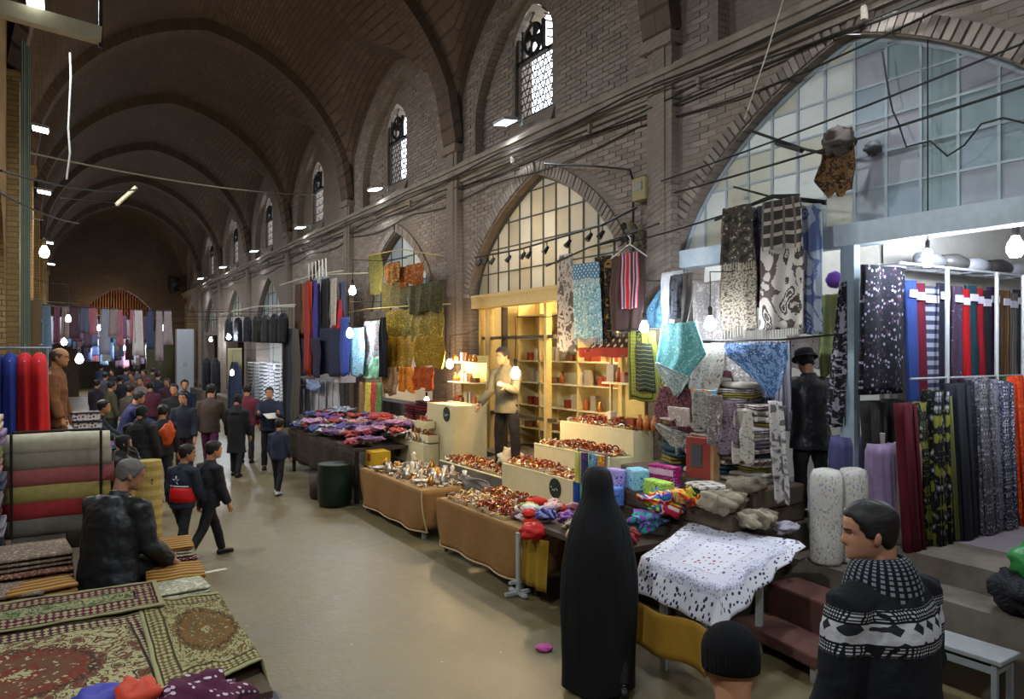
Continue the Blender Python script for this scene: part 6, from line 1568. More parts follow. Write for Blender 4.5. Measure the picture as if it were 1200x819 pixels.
# ledge shelves behind the tables: cream display steps
def step_block(label, x0, x1, y0, y1, z0, z1, badge=None, mat=None):
    B_ = thing('display_step', label, 'display step', ((x0 + x1) / 2, (y0 + y1) / 2, z0), 0, 'cream display steps')
    q = M(); q.box((0, 0, (z1 - z0) / 2), (x1 - x0, y1 - y0, z1 - z0)); q.build('block', mat or m_cream, B_, bevel=.006)
    q = M(); q.box((-(x1 - x0) / 2 + .01, 0, z1 - z0 + .006), (.03, y1 - y0, .012)); q.build('edge_strip', solid('#e0d4a8', .5), B_)
    if badge: emblem(B_, (x0 - .002, badge[0], badge[1]), badge[2])
    return B_
step_block('cream step with a round dark badge behind the copper bangles', 5.02, 5.4, 6.75, 8.5, .62, 1.0, (7.25, .87, .12))
step_block('middle cream step of bangles', 5.4, 5.75, 6.7, 8.3, .62, 1.26)
step_block('top cream step of bangles below the hung scarves', 5.75, 6.1, 6.7, 8.2, .62, 1.55)
step_block('low grey plinth in front of the jeweller', 5.02, 6.08, 8.5, 10.4, .62, .80, mat=m_conc)
step_block('low cream step with a round dark badge before the cream counter', 5.02, 5.3, 11.0, 12.3, .62, .98, (12.05, .78, .12))
step_block('tall cream counter with a round dark badge by the brick pier', 5.32, 5.95, 10.55, 11.5, .62, 1.62, (10.75, 1.48, .12))
step_block('cream counter under the stack of red bags', 5.32, 5.95, 11.5, 13.2, .62, 1.26)
# bangles: trays and loose ones
def ring_mesh(R_, r, mat, upright=False):
    q = M(); q.torus((0, 0, R_ + r if upright else r), R_, r, 14, 5, Matrix.Rotation(PI / 2, 3, 'Y') if upright else None); return q.mesh('bangle', mat, smooth=True)
ringkit = Kit([ring_mesh(.04, .009, GOLD), ring_mesh(.042, .01, COPPER), ring_mesh(.038, .008, SILVER), ring_mesh(.04, .011, COPPER, True), ring_mesh(.036, .009, GOLD, True), ring_mesh(.04, .012, PEARL), ring_mesh(.04, .010, solid('#7a2f22', .35, .4), True), ring_mesh(.04, .012, solid('#c9b07a', .3, .6), True)])
def tray(label, x, y, z, w, l, c='#b09a6a', tilt=0.0):
    T = thing('bangle_tray', label, 'tray', (x, y, z), 0, 'trays of bangles')
    q = M(); q.box((0, 0, .008), (w, l, .016)); q.build('base', solid(c, .8), T)
    q = M()
    for sx in (-1, 1): q.box((sx * w / 2, 0, .02), (.012, l, .04))
    for sy in (-1, 1): q.box((0, sy * l / 2, .02), (w, .012, .04))
    q.build('rim', solid(c, .6), T)
    return T
rows_ = []
def fill(x, y, z, w, l, nx, ny, choice, group, label, jit=.01):
    for i in range(nx):
        for j in range(ny):
            rows_.append((x - w / 2 + (i + .5) * w / nx + RND.uniform(-jit, jit), y - l / 2 + (j + .5) * l / ny + RND.uniform(-jit, jit), z, RND.choice(choice), group, label))
for x, y, z, w, l, ch, lab in ((4.3, 7.95, .66, .34, .62, (0, 5, 2, 7), 'pale gold bangle tray at the end of the long table'), (4.3, 7.25, .66, .36, .66, (1, 3, 6, 4), 'copper bangle tray on the long table'), (4.72, 7.9, .66, .36, .7, (1, 3, 0, 4), 'gold and copper bangle tray at the back of the long table'),
                               (4.72, 7.1, .66, .36, .74, (1, 3, 6), 'dark copper bangle tray at the back of the long table'), (5.2, 7.95, 1.0, .3, .9, (1, 3, 4, 6), 'bangle tray on the badge step'), (5.57, 7.3, 1.26, .28, .95, (1, 6, 3), 'bangle tray on the middle cream step'), (5.92, 7.4, 1.55, .26, 1.0, (3, 6, 4), 'bangle tray on the top cream step'),
                               (5.26, 8.9, .80, .36, .62, (1, 3, 4), 'bangle tray at the feet of the jeweller'), (5.26, 9.85, .80, .36, .7, (0, 4, 3), 'gold bangle tray on the grey plinth')):
    tray(lab, x, y, z, w, l); fill(x, y, z + .018, w * .88, l * .92, 4, 8, ch, 'bangles on the trays', ' bangle in the ' + lab.replace(' bangle tray', ' tray').replace('at the back of', 'behind'))
for x, y, z, r_, c, o, cat, grp, lab in [(a, b, c_, 0, d, 0, 0, g, h) for a, b, c_, d, g, h in rows_][:300]:
    ringkit.put('bangle', c, (x, y, z), RND.uniform(0, 3), ('flat gold', 'flat copper', 'silver', 'upright copper', 'upright gold', 'pearl white', 'dark red', 'upright brass')[c] + lab, 'bangle', grp)
def ring_stuff(name, label, boxes, count, mats, par=None):
    m = M(); m2 = []
    for i in range(count):
        x0, x1, y0, y1, z = RND.choice(boxes); m.cur = RND.randrange(len(mats))
        R_ = RND.uniform(.022, .036); mt = (Matrix.Rotation(RND.uniform(0, 6), 3, 'Z') @ Matrix.Rotation(RND.uniform(-.5, 1.4), 3, 'X'))
        m.torus((RND.uniform(x0, x1), RND.uniform(y0, y1), z + R_ * .5), R_, .007, 10, 4, mt)
    m.cur = 0
    return tag(m.build(name, mats), label, 'jewellery', None, 'stuff')
ring_stuff('loose_jewellery', 'glittering loose bangles and rings heaped over the jewellery tables and steps', [(4.12, 4.95, 6.95, 8.4, .665), (4.12, 4.95, 6.95, 8.4, .69), (5.05, 5.38, 6.8, 7.5, 1.01), (5.05, 5.38, 7.4, 8.45, 1.03), (5.42, 5.72, 6.75, 8.25, 1.28), (5.78, 6.08, 6.75, 8.1, 1.57), (5.06, 5.6, 8.55, 10.35, .81), (5.06, 5.5, 8.55, 10.35, .84)], 1700, [GOLD, COPPER, COPPER, PEARL, solid('#7a2f22', .35, .4), SILVER, solid('#c9b07a', .3, .6)])
ring_stuff('loose_silverware', 'glittering loose silver pieces heaped on the table beside the cream counter', [(4.12, 4.95, 9.0, 11.15, .665), (4.3, 4.95, 9.0, 11.15, .69), (5.04, 5.28, 11.05, 12.25, .99)], 800, [SILVER, SILVER, PEARL, GOLD, solid('#57524a', .5, .3)])
# silver goods on the second table: small pots and bowls
pot = []
for i, (pr, mt) in enumerate((([(.03, 0), (.05, .02), (.055, .06), (.03, .09), (.035, .12)], SILVER), ([(.05, 0), (.08, .03), (.09, .05), (.085, .055)], SILVER), ([(.025, 0), (.04, .03), (.02, .08), (.03, .13), (.012, .16)], PEARL), ([(.04, 0), (.06, .04), (.04, .08), (.045, .09)], solid('#8f8578', .4, .5)), ([(.03, 0), (.045, .05), (.02, .1), (.006, .13)], GOLD))):
    q = M(); q.lathe(pr, n=14); pot.append(q.mesh('silver_pot', mt, smooth=True))
potkit = Kit(pot); PN = ('small bellied silver pot', 'shallow silver bowl', 'slim white vase', 'dull pewter jar', 'small gold flask')
for i in range(46):
    x = RND.uniform(4.18, 4.9); y = RND.uniform(9.15, 11.05); c = RND.randrange(5)
    potkit.put('silver_pot', c, (x, y, .66), RND.random() * 6, PN[c] + ' on the table beside the cream counter', 'pot', 'small silverware', RND.uniform(.9, 1.4))
for i in range(22):
    c = RND.randrange(5); potkit.put('silver_pot', c, (RND.uniform(5.06, 5.28), RND.uniform(11.05, 12.25), .98), 0, PN[c] + ' on the low cream step', 'pot', 'small ornaments on the low step', RND.uniform(.7, 1.1))
hang('grey_bag', 'grey wrapping sheet lying between the two display tables', 'sheet', [(560, 542, 570), (568, 536, 575), (574, 540, 572)], 4.7, solid('#77726a', .5), 1, .03)
q = M(); q.box((0, 0, .16), (.5, .3, .32)); o = q.build('dark_crate', solid('#26211d', .8), bevel=.01); o.location = (4.6, 8.68, 0.30); tag(o, 'dark crate wedged between the two display tables', 'crate')
q = M(); q.box((0, 0, .15), (.46, .34, .30)); o = q.build('grey_crate', solid('#5a5a56', .7), bevel=.01); o.location = (4.5, 8.68, 0.0); tag(o, 'grey crate on the floor between the two display tables', 'crate')
# cloth heap at the near end of the long table
hk = Kit([crumple(.12, i * 5 + 70, .45, 16, 10).mesh('small_garment', fabric(k_, c_, s_), smooth=True) for i, (k_, c_, s_) in enumerate((('mottle', ('#a84a5a', '#d8b8b0', '#6a2430'), 2), ('mottle', ('#3a6a9a', '#a8c0d0', '#1c3a5a'), 2), ('mottle', ('#b8b0a8', '#e0dcd4', '#8a8478'), 2), ('mottle', ('#5a2a3a', '#8a4a5a', '#301820'), 2), ('mottle', ('#6a7a3a', '#a8b060', '#3a4a22'), 2), ('weave', ('#b01c1c', '#d03a2a'), 1)))])
HN = ('pink', 'blue', 'white', 'wine', 'moss green', 'red')
for i in range(26):
    c = RND.randrange(6); hk.put('small_garment', c, (RND.uniform(4.2, 4.85), RND.uniform(6.5, 6.95), .66 + .05 * (i % 3)), RND.random() * 6, '%s crumpled garment heaped at the end of the long table' % HN[c], 'garment', 'small garments on the long table', RND.uniform(.7, 1.1))
# packets hanging on a rack at the end of the steps
PK = thing('packet_rack', 'wire rack with rows of colourful packets beside the steps', 'rack', (4.95, 6.45, .62)); q = M()
for sy in (-.25, .25): q.tube([(0, sy, 0), (0, sy, .80)], .012, 6)
for zz in (.35, .78): q.tube([(0, -.25, zz), (0, .25, zz)], .009, 6)
q.build('frame', m_steel, PK)
PC = ('#3a9a4a', '#c8c83a', '#2a4a9a', '#9aa8c0', '#d06a2a', '#3a3a4a', '#6a8ab8', '#8a2a6a', '#48b0a0', '#b0b0b8', '#24406a')
PNm = ('green', 'lime yellow', 'dark blue', 'silver blue', 'orange', 'black', 'steel blue', 'purple', 'aqua', 'pale grey', 'navy')
for i in range(11):
    q = M(); zz = .62 + (.42 if i % 2 else .08); q.box((0, 0, .17), (.03, .085, .34)); q.ball((-.005, 0, .17), (.035, .038, .15), 10, 8)
    o = q.build('sweet_packet', fabric('mottle', (PC[i], PC[(i + 3) % 11], PC[i]), 3), smooth=False, bevel=.008); o.location = (4.90 + .02 * (i % 3), 6.2 + i * .05, zz); o.rotation_euler = (0, 0, .2 * math.sin(i * 2)); tag(o, '%s glossy packet hanging on the wire rack' % PNm[i], 'packet', 'packets on the wire rack')
# shop front frames and wall cases
FRM = thing('shop_front_frame', 'cream timber frame of the jewellery shop front', 'frame', (6.4, 9.5, .82))
for yy, w in ((-2.0, .10), (-.05, .07), (1.25, .05), (1.75, .16), (2.02, .07)):
    q = M(); q.box((0, yy, 1.2), (.1, w, 2.42)); q.build('post', solid('#bfa86a' if w > .06 else '#3a3226', .6), FRM)
q = M(); q.box((0, .9, 1.9), (.06, 2.3, .05)); q.build('rail', solid('#4a3f2c', .6), FRM); q = M(); q.box((0, .9, .62), (.06, 2.3, .05)); q.build('rail', solid('#4a3f2c', .6), FRM)
CAB = thing('wall_case', 'cream wall case of small boxes inside the jewellery shop', 'case', (7.25, 9.3, .82))
q = M(); q.box((.2, 0, 1.3), (.04, 4.2, 2.6)); q.build('back_panel', solid('#d6c795', .7), CAB)
for yy in (-2.1, -.9, .3, 1.4, 2.1): q = M(); q.box((0, yy, 1.3), (.36, .035, 2.6)); q.build('divider', solid('#cbb77c', .6), CAB)
SHZ = (.32, .72, 1.12, 1.5, 1.9, 2.3)
for zz in SHZ: q = M(); q.box((0, 0, zz), (.36, 4.2, .022)); q.build('shelf', solid('#d8cfa8', .5), CAB)
bk_ = Kit([M().box((0, 0, .07), (.1, .12, .14)).mesh('jewel_box', solid('#8a3a26', .6)), M().box((0, 0, .1), (.1, .1, .2)).mesh('jewel_box', solid('#c9bfa8', .6)), M().box((0, 0, .05), (.12, .18, .1)).mesh('jewel_box', solid('#6a4a30', .6)), M().lathe([(.05, 0), (.06, .05), (.03, .12), (.035, .16)], n=12).mesh('jewel_box', GOLD, smooth=True), M().lathe([(.04, 0), (.045, .12), (.02, .16), (.025, .2)], n=12).mesh('jewel_box', solid('#b5622e', .4), smooth=True), M().box((0, 0, .12), (.08, .14, .24)).mesh('jewel_box', solid('#9a8f7a', .6))])
BNm = ('rust red jewellery box', 'tall ivory box', 'flat brown case', 'gold urn', 'amber bottle', 'grey carton')
for zz in SHZ[:5]:
    y = 7.35
    while y < 11.2:
        if RND.random() < .8:
            c = RND.randrange(6); bk_.put('jewel_box', c, (7.18 + RND.uniform(-.05, .03), y, .82 + zz + .012), RND.uniform(-.2, .2), '%s on a shelf of the cream wall case' % BNm[c], 'box', 'boxes in the cream wall case')
        y += RND.uniform(.14, .26)
# small wall shelves lit by the warm bulb
WS = thing('glass_shelves', 'small lit glass shelves by the brick pier', 'shelf', (5.85, 11.05, 1.62)); q = M()
for zz in (.0, .34, .68): q.box((0, 0, zz + .01), (.3, .9, .018))
q.build('shelf', solid('#d8d0b0', .3), WS)
q = M()
for sy in (-.44, .44): q.box((.13, sy, .4), (.02, .02, .8))
q.build('upright', solid('#d0c48c', .4), WS); q = M(); q.box((.15, 0, .4), (.02, .9, .8)); q.build('back_panel', solid('#cdb970', .6), WS)
for zz in (.02, .36, .70):
    for j in range(6):
        c = RND.randrange(6); bk_.put('jewel_box', c, (5.8, 10.68 + j * .14, 1.62 + zz), RND.uniform(-.3, .3), '%s on the small lit shelves' % BNm[c], 'box', 'boxes on the small lit shelves', .75)
# shelf under the hung scarves with ornaments
WS2 = thing('ornament_shelf', 'cream shelf of ornaments beneath the hung scarves', 'shelf', (5.95, 6.9, 1.55)); q = M()
for zz in (.55, 1.0): q.box((0, 0, zz), (.28, .95, .025))
q.build('shelf', solid('#d9cc98', .5), WS2); q = M(); q.box((.12, .2, .6), (.03, .5, 1.2)); q.build('back_panel', solid('#cfb86a', .6), WS2); q = M()
for sy in (-.46, .46): q.box((.0, sy, .6), (.03, .03, 1.2))
q.build('upright', solid('#b8a878', .5), WS2)
for zz in (.563, 1.013, 0.012):
    for j in range(7):
        c = RND.randrange(6); bk_.put('jewel_box', c, (5.9, 6.5 + j * .13, 1.55 + zz), RND.uniform(-.3, .3), '%s on the ornament shelf' % BNm[c], 'box', 'ornaments under the hung scarves', .9)
# dark striped cloths standing behind the steps
for i in range(6):
    bolt('cloth_roll', 'grey-striped cloth roll standing at the end of the wall case', 600, 8.35 - .12 * i, .82, .72, .055, fabric('stripe', ('#3a3436', '#8a8288', '#5a3a34'), 16), 0, 'striped cloth rolls')
    o = [ob_ for ob_ in COL.objects if ob_.name.startswith('cloth_roll')][-1]; o.location = (6.55, 8.3 - .12 * i, .82)
q = crumple(.2, 90, .8, 24, 16); o = q.build('plastic_wrap', solid('#c8b89a', .3), smooth=True); o.location = (5.5, 9.1, .8); tag(o, 'clear plastic bag of bangles behind the jeweller', 'bag')
# red woven bags and a ball on the cream counter
for i in range(7):
    q = folded(.5, .34, .085, 2, i * 1.7); o = q.build('woven_bag', fabric('check', (('#5c1420', '#24181c', '#8a2a2e'), ('#431018', '#7a2430', '#1c1014'))[i % 2], 1.6), smooth=True); o.location = (5.58, 11.95 + .55 * (i // 4), 1.27 + (i % 4) * .087); o.rotation_euler = (0, 0, PI / 2 + .1 * math.sin(i)); tag(o, 'dark red checked bag folded on the cream counter', 'bag', 'red checked bags')
q = M(); q.ball((0, 0, .11), .11, 18, 12); o = q.build('glass_ball', solid('#a89ca0', .15), smooth=True); o.location = (5.45, 11.6, 1.26); tag(o, 'shiny round ball on the cream counter', 'ball')
for i, (y, z) in enumerate(((11.15, 1.0), (11.55, 1.0), (11.3, 1.22))):
    B_ = thing('show_tray', 'open red-lined show tray fixed to the cream counter', 'tray', (5.2, y, z + .0), 0, 'red-lined show trays'); q = M(); q.box((0, 0, .06), (.2, .32, .12)); q.build('box', m_cream, B_, bevel=.004); q = M(); q.box((-.0, 0, .125), (.16, .28, .012)); q.build('lining', solid('#7a3a24', .7), B_)
    for j in range(5): ringkit.put('bangle', 3 + j % 2, (5.14 + .03 * (j % 3), y - .1 + .05 * j, z + .132), j, 'bangle standing in a red-lined show tray', 'bangle', 'bangles in the show trays', .7)
# bulbs
bulb('warm bulb shining in front of the jeweller', tuple(PX(604, 438, 5.1)), True, 60, .55, .06)
bulb('warm bulb shining over the small lit shelves', tuple(PX(527, 427, 5.62)), True, 65, .3, .06)
bulb('unseen warm bulb set to light the jewellery shop panes', (6.95, 9.6, 4.2), True, 120, .5, .05); bulb('warm bulb low inside the jewellery shop', (6.8, 8.6, 2.9), True, 70, .5, .05)  # unseen upper bulb added near the glass so the panes glow
bulb('warm tube inside the jewellery shop ceiling', (7.6, 10.6, 3.6), True, 50, .6, .05)
# spotlights on a pole across the pointed glass arch
SPL = thing('spotlight_pole', 'iron pole with small spotlights across the pointed glass arch', 'pole', (5.9, 9.3, 3.6)); o_ = Vector((5.9, 9.3, 3.6))
pts = [PX(x, y, 5.9) - o_ for x, y in ((556, 302), (610, 292), (650, 280), (705, 264), (746, 243))]
q = M(); q.tube(pts, .014, 6); q.build('rod', m_dark, SPL)
for x, y in ((563, 300), (570, 299), (578, 298), (597, 295), (614, 291), (621, 290), (641, 284), (667, 276), (692, 268), (706, 265)):
    q = M(); p = PX(x, y, 5.9) - o_; q.tube([p, p + Vector((0, 0, -.07))], .008, 5); q.tube([p + Vector((.02, 0, -.06)), p + Vector((-.05, .01, -.15))], [.022, .04], 10); q.build('spotlight', m_dark, SPL)
# meter box, pipes and bracket on the brick between the arches
MB_ = thing('meter_box', 'yellowed electric meter box on the brick beside the pointed arch', 'box', tuple(PX(753, 222, 6.1))); q = M(); q.box((0, 0, 0), (.14, .24, .28)); q.build('case', solid('#8d7f58', .6), MB_, bevel=.01); q = M(); q.box((-.075, 0, .03), (.01, .14, .1)); q.build('window', solid('#5c5848', .3), MB_)
q = M(); q.tube([PX(638, 192, 5.95), PX(700, 195, 5.95), PX(738, 199, 6.0), PX(742, 212, 6.05), PX(742, 300, 6.12)], .016, 6); tag(q.build('bracket_pipe', m_dark), 'bent iron pipe above the pointed glass arch', 'pipe')
for i in range(14):
    x = 726 + 30 * RND.random(); y = 262 + 30 * RND.random(); q = M(); p = PX(x, y, 6.08); q.ball(p, (.03, .05, .05), 8, 6, lambda d: 1 + .3 * ns(d.x * 5 + i, d.y * 5, d.z * 5))
    tag(q.build('junction', solid(('#3a332c', '#57502c', '#2a2622')[i % 3], .7)), 'small junction fitting in the tangle on the brick', 'fitting', 'tangle of fittings')
# cables along the cornice and across the front
for i, (z, d, s) in enumerate(((5.60, .20, .04), (5.66, .21, .06), (5.50, .12, .10), (5.42, .08, .05), (5.30, .05, .12))):
    pts = []
    for j in range(60):
        y = 0.9 + j * .62; pts.append((XR - d - .01 * math.sin(j * 1.3 + i), y, z - s * abs(math.sin(j * .55 + i))))
    wire('black cable sagging along the cornice', pts, .011 + .003 * (i % 2), name='cornice_cable', group='cables along the cornice')
wire('dark cable crossing the blue panes', sagw(PX(790, 226, 5.9), PX(1215, 96, 5.9), .02), .012)
wire('upper dark cable crossing the blue panes', sagw(PX(775, 212, 6.0), PX(1215, 44, 6.0), .03), .010)
wire('lower dark cable under the blue panes', sagw(PX(745, 282, 5.9), PX(908, 231, 5.9), .02), .010)
wire('thin cord dangling across the blue panes', [PX(x, y, 6.1) for x, y in ((1034, 60), (1040, 100), (1046, 130), (1053, 145), (1062, 172), (1090, 165), (1110, 183), (1130, 170), (1150, 145), (1175, 138), (1205, 145))], .008)
wire('pale string rising from the shawls to the vault', [PX(872, 140, 5.8), PX(896, 70, 5.8), PX(920, -8, 5.8)], .007, solid('#8a8674', .7))
q = crumple(.09, 95, .8); o = q.build('grey_fitting', solid('#4a4c50', .6), smooth=True); o.location = PX(1023, 183, 6.25); tag(o, 'small dark fitting on the blue panes', 'fitting')
# ================================================================ the garment stalls further on
POLE3 = thing('garment_line', 'cord strung with olive and gold garments across the arch', 'cord', (5.6, 13.0, 3.4)); o_ = Vector((5.6, 13.0, 3.4))
q = M(); q.tube([PX(x, y, 5.6) - o_ for x, y in ((408, 366), (430, 362), (470, 359), (528, 356))], .010, 5); q.tube([PX(x, y, 5.6) - o_ for x, y in ((430, 300), (470, 292), (520, 300))], .010, 5); q.build('cord', solid('#a8925a', .7), POLE3)
OL = [([(297, 432, 448), (315, 431, 450), (345, 433, 449)], ('#4a4a2c', '#6a6a38', '#3a3a24'), 'olive net blouse on the upper cord'), ([(330, 449, 478), (345, 448, 480), (362, 449, 479)], ('#54502c', '#3c3a20', '#6b6432'), 'dark olive sheer skirt on the cord'), ([(332, 478, 515), (345, 477, 517), (366, 478, 515)], ('#4c4a28', '#36341e', '#625c30'), 'wide olive sheer shawl on the cord'),
      ([(308, 452, 468), (318, 451, 470), (332, 452, 468)], ('#a07a3a', '#7a4a1e', '#c09a52'), 'amber skirt hanging before the pointed glass'), ([(310, 470, 496), (322, 469, 498), (334, 470, 496)], ('#a8642a', '#7a4018', '#c88a42'), 'rust orange skirt hanging before the pointed glass'), ([(363, 452, 482), (378, 451, 483), (396, 452, 481)], ('#8a7a2a', '#5c5420', '#b8a03a'), 'olive-gold dancing belt on the cord'),
      ([(363, 483, 520), (380, 482, 521), (398, 484, 520)], ('#94802c', '#6a5a20', '#bca040'), 'wide gold-sequinned belt on the cord'), ([(394, 454, 484), (412, 452, 486), (436, 456, 482)], ('#b08a24', '#8a6818', '#d0aa3a'), 'bright gold sequinned dress on the cord'), ([(394, 486, 520), (412, 484, 522), (430, 488, 518)], ('#a8841f', '#7c6014', '#c8a034'), 'mustard sequinned dress beside the brick pier'),
      ([(430, 448, 466), (444, 447, 467), (462, 449, 466)], ('#7a5a44', '#a07c58', '#4c382c'), 'tan patterned blouse under the gold dress'), ([(430, 468, 484), (440, 466, 486), (458, 468, 484)], ('#b8581c', '#d88a2a', '#8a3a12'), 'orange flowered blouse under the gold dress'), ([(430, 486, 508), (442, 485, 510), (456, 487, 508)], ('#8a3418', '#b0501e', '#5c2412'), 'brick red blouse beside the orange one')]
for rows, c, lb in OL: hang('hanging_garment', lb, 'garment', rows, 5.6 + RND.uniform(-.12, .1), fabric('mottle', c, 2.2), 3, .035, group='garments on the cord')
TQ = [([(376, 426, 446), (395, 424, 448), (428, 428, 444)], ('#3f8a86', '#a04a6a', '#74b0a0', '#2f6a70'), 'turquoise flowered blouse under the warm bulb'), ([(384, 408, 426), (405, 407, 428), (440, 410, 426)], ('#4f7aa0', '#8ab0b8', '#345a86'), 'blue-green scarf under the cold bulb'), ([(372, 446, 452), (400, 445, 453), (440, 446, 452)], ('#17171b', '#24242a', '#0f0f12'), 'narrow black garment beside the turquoise blouse'), ([(418, 424, 444), (432, 422, 446), (442, 426, 442)], ('#5aa07a', '#8fc0a0', '#3c8060'), 'sea green skirt below the turquoise blouse')]
for rows, c, lb in TQ: hang('hanging_garment', lb, 'garment', rows, 5.3 + RND.uniform(-.1, .1), fabric('mottle', c, 2), 2, .04, group='bright garments by the bulbs')
SP = thing('scarf_rail', 'pale rail hung with narrow coloured scarves', 'rail', (5.25, 16.0, 3.9)); o_ = Vector((5.25, 16.0, 3.9)); q = M(); q.tube([PX(328, 334, 5.2) - o_, PX(368, 322, 5.2) - o_, PX(402, 317, 5.2) - o_], .016, 6); q.tube([PX(368, 322, 5.2) - o_, Vector((6.2, 16.3, 4.3)) - o_], .014, 6); q.build('rod', solid('#b0a890', .6), SP)
SCV = [((346, 353), 333, 420, '#4a3226', 'brown'), ((352, 358), 332, 428, '#7a4a2a', 'copper brown'), ((357, 363), 330, 436, '#8a2c22', 'brick red'), ((362, 366), 330, 440, '#b03a20', 'orange red'), ((365, 371), 329, 400, '#33307a', 'violet blue'), ((371, 376), 328, 395, '#b0aaa0', 'ivory'), ((376, 386), 327, 430, '#17181c', 'black'), ((386, 390), 327, 375, '#7f7a74', 'grey'), ((389, 394), 326, 380, '#9a958c', 'pale grey'), ((390, 400), 352, 384, '#a8202c', 'cherry red'), ((398, 404), 330, 380, '#3a3f5c', 'slate blue'), ((350, 375), 396, 440, '#241e36', 'dark plum'), ((375, 400), 384, 440, '#1c2038', 'midnight blue'), ((398, 410), 372, 440, '#2c3f86', 'cobalt')]
for (x0, x1), y0, y1, c, nm in SCV: hang('hanging_scarf', 'long %s scarf on the pale rail' % nm, 'scarf', [(y0, x0, x1), ((y0 + y1) / 2, x0 - .5, x1 + .5), (y1, x0, x1)], 5.2 + RND.uniform(-.12, .12), solid(c, .8, var=.25), 1.5, .03, group='narrow scarves on the pale rail', nu=10, nv=14)
for i in range(6):
    q = M(); p = PX(362 + i * 4, 324 - i, 5.15); q.bar(p + Vector((0, -.02, -.1)), p + Vector((0, .02, .32)), .03, .02); tag(q.build('hanger_bundle', solid('#b5b0a4', .6)), 'white plastic hanger standing on the pale rail', 'hanger', 'white hangers')
bulb('warm bulb over the coloured scarves', tuple(PX(413, 341, 5.0)), True, 35, .4, .07)
bulb('cold bulb beside the blue-green scarf', tuple(PX(410, 391, 4.95)), False, 45, .4, .075)
# dark jackets on a rail
JR = thing('jacket_rail', 'pale rail with a row of dark jackets above the aisle', 'rail', (4.9, 19.5, 3.6)); o_ = Vector((4.9, 19.5, 3.6)); q = M(); q.tube([PX(258, 368, 4.9) - o_, PX(300, 359, 4.9) - o_, PX(346, 357, 4.9) - o_], .016, 6); q.tube([PX(300, 359, 4.9) - o_, Vector((6.2, 20, 3.7)) - o_], .014, 6); q.build('rod', solid('#b8b4a8', .6), JR)
for i, x in enumerate((268, 279, 290, 301, 312, 322, 332)):
    c = ('#17181e', '#121318', '#1d1e24', '#262220', '#2c2926', '#1a1b22', '#101116')[i]
    root = thing('hanging_jacket', '%s jacket on the rail over the aisle' % ('blue-black', 'black', 'charcoal', 'dark brown', 'umber', 'ink', 'jet black')[i], 'jacket', tuple(PX(x, 402 - .03 * (332 - x), 4.9)), 0, 'dark jackets on the rail')
    q = M(); q.tube([(0, 0, 0), (0, 0, .3), (0, 0, .62), (0, 0, .72), (0, 0, .78)], [(.13, .24), (.13, .23), (.12, .22), (.09, .14), (.05, .06)], 18)
    for s in (-1, 1): q.tube([(0, s * .2, .64), (-.02, s * .27, .35), (-.03, s * .26, .02)], [.075, .065, .055], 10)
    remesh(q.build('cloth', cloth_mat(c), root), .022, .03, .1, 2); q = M(); q.tube([(0, -.15, .70), (0, 0, .78), (0, .15, .70)], .008, 5); hz_ = PX(x, 368 - 9 * (x - 258) / 42 if x < 300 else 359 - 2 * (x - 300) / 46, 4.9).z - root.location.z; q.tube([(0, 0, .78), (0, 0, hz_ + .02)], .005, 5); q.build('hanger', m_steel, root)
# table of heaped garments
T3 = thing('garment_table', 'broad table heaped with garments in front of the scarf rail', 'table', (4.7, 13.6, 0))
q = M(); q.box((0, 0, .88), (1.2, 4.0, .05)); q.build('table_top', solid('#3a3028', .8), T3)
for sx in (-.55, .55):
    for sy in (-1.9, 0, 1.9): q = M(); q.box((sx, sy, .43), (.06, .06, .86)); q.build('leg', solid('#2c2620', .8), T3)
q = M(); q.grid(lambda u, v: Vector((-.61 + .03 * math.sin(u * 30), lerp(-2, 2, u), .88 - .62 * v)), 40, 6, lambda u, v: (u * 4, v)); q.build('skirt_cloth', fabric('mottle', ('#241e1c', '#3a302a', '#181412'), 1), T3, True, solid=.006)
GC = (('#3a2440', '#7a5a86', '#1e1226'), ('#1d2138', '#4a5a8a', '#101220'), ('#7a1c2a', '#b04a50', '#3c0e16'), ('#8f8a8a', '#b8b4b2', '#6a6464'), ('#17171a', '#34343a', '#0c0c0e'), ('#43295a', '#6f5486', '#281638'), ('#7a1c24', '#a04a44', '#400e14'), ('#3c3f46', '#8a8d96', '#202228'), ('#8a4a3a', '#c8946a', '#4c2418'), ('#7a4a6a', '#a8809a', '#4a2a42'))
GN = ('purple', 'navy', 'dark red', 'white', 'black', 'violet', 'crimson', 'grey', 'rust', 'pink')
gk = Kit([crumple2(.27, i * 6 + 120, .2).mesh('heaped_garment', fabric('mottle', GC[i], 2), smooth=True) for i in range(10)])
for i in range(110):
    x = RND.uniform(4.2, 5.22); y = RND.uniform(11.75, 15.5); h_ = .905 + max(0, .34 * (1 - abs(x - 4.8) / .7)) * RND.random() + .10 * (x - 4.2)
    c = RND.randrange(10); gk.put('heaped_garment', c, (x, y, h_), RND.random() * 6, '%s garment in the heap on the broad table' % GN[c], 'garment', 'heaped garments', RND.uniform(.65, 1.05))
q = M(); q.lathe([(.24, 0), (.27, .1), (.28, .4), (.26, .66), (.27, .68), (.24, .68), (.02, .66)], n=22); o = q.build('green_barrel', solid('#16241c', .45), smooth=True); o.location = (3.80, 11.75, 0); tag(o, 'dark green barrel at the end of the garment table', 'barrel')
q = M(); q.lathe([(.2, 0), (.22, .05), (.22, .42), (.2, .42), (.02, .4)], n=20); o = q.build('dark_bin', solid('#2c1a16', .6), smooth=True); o.location = (3.82, 12.45, 0); tag(o, 'dark brown bin beside the green barrel', 'bin')
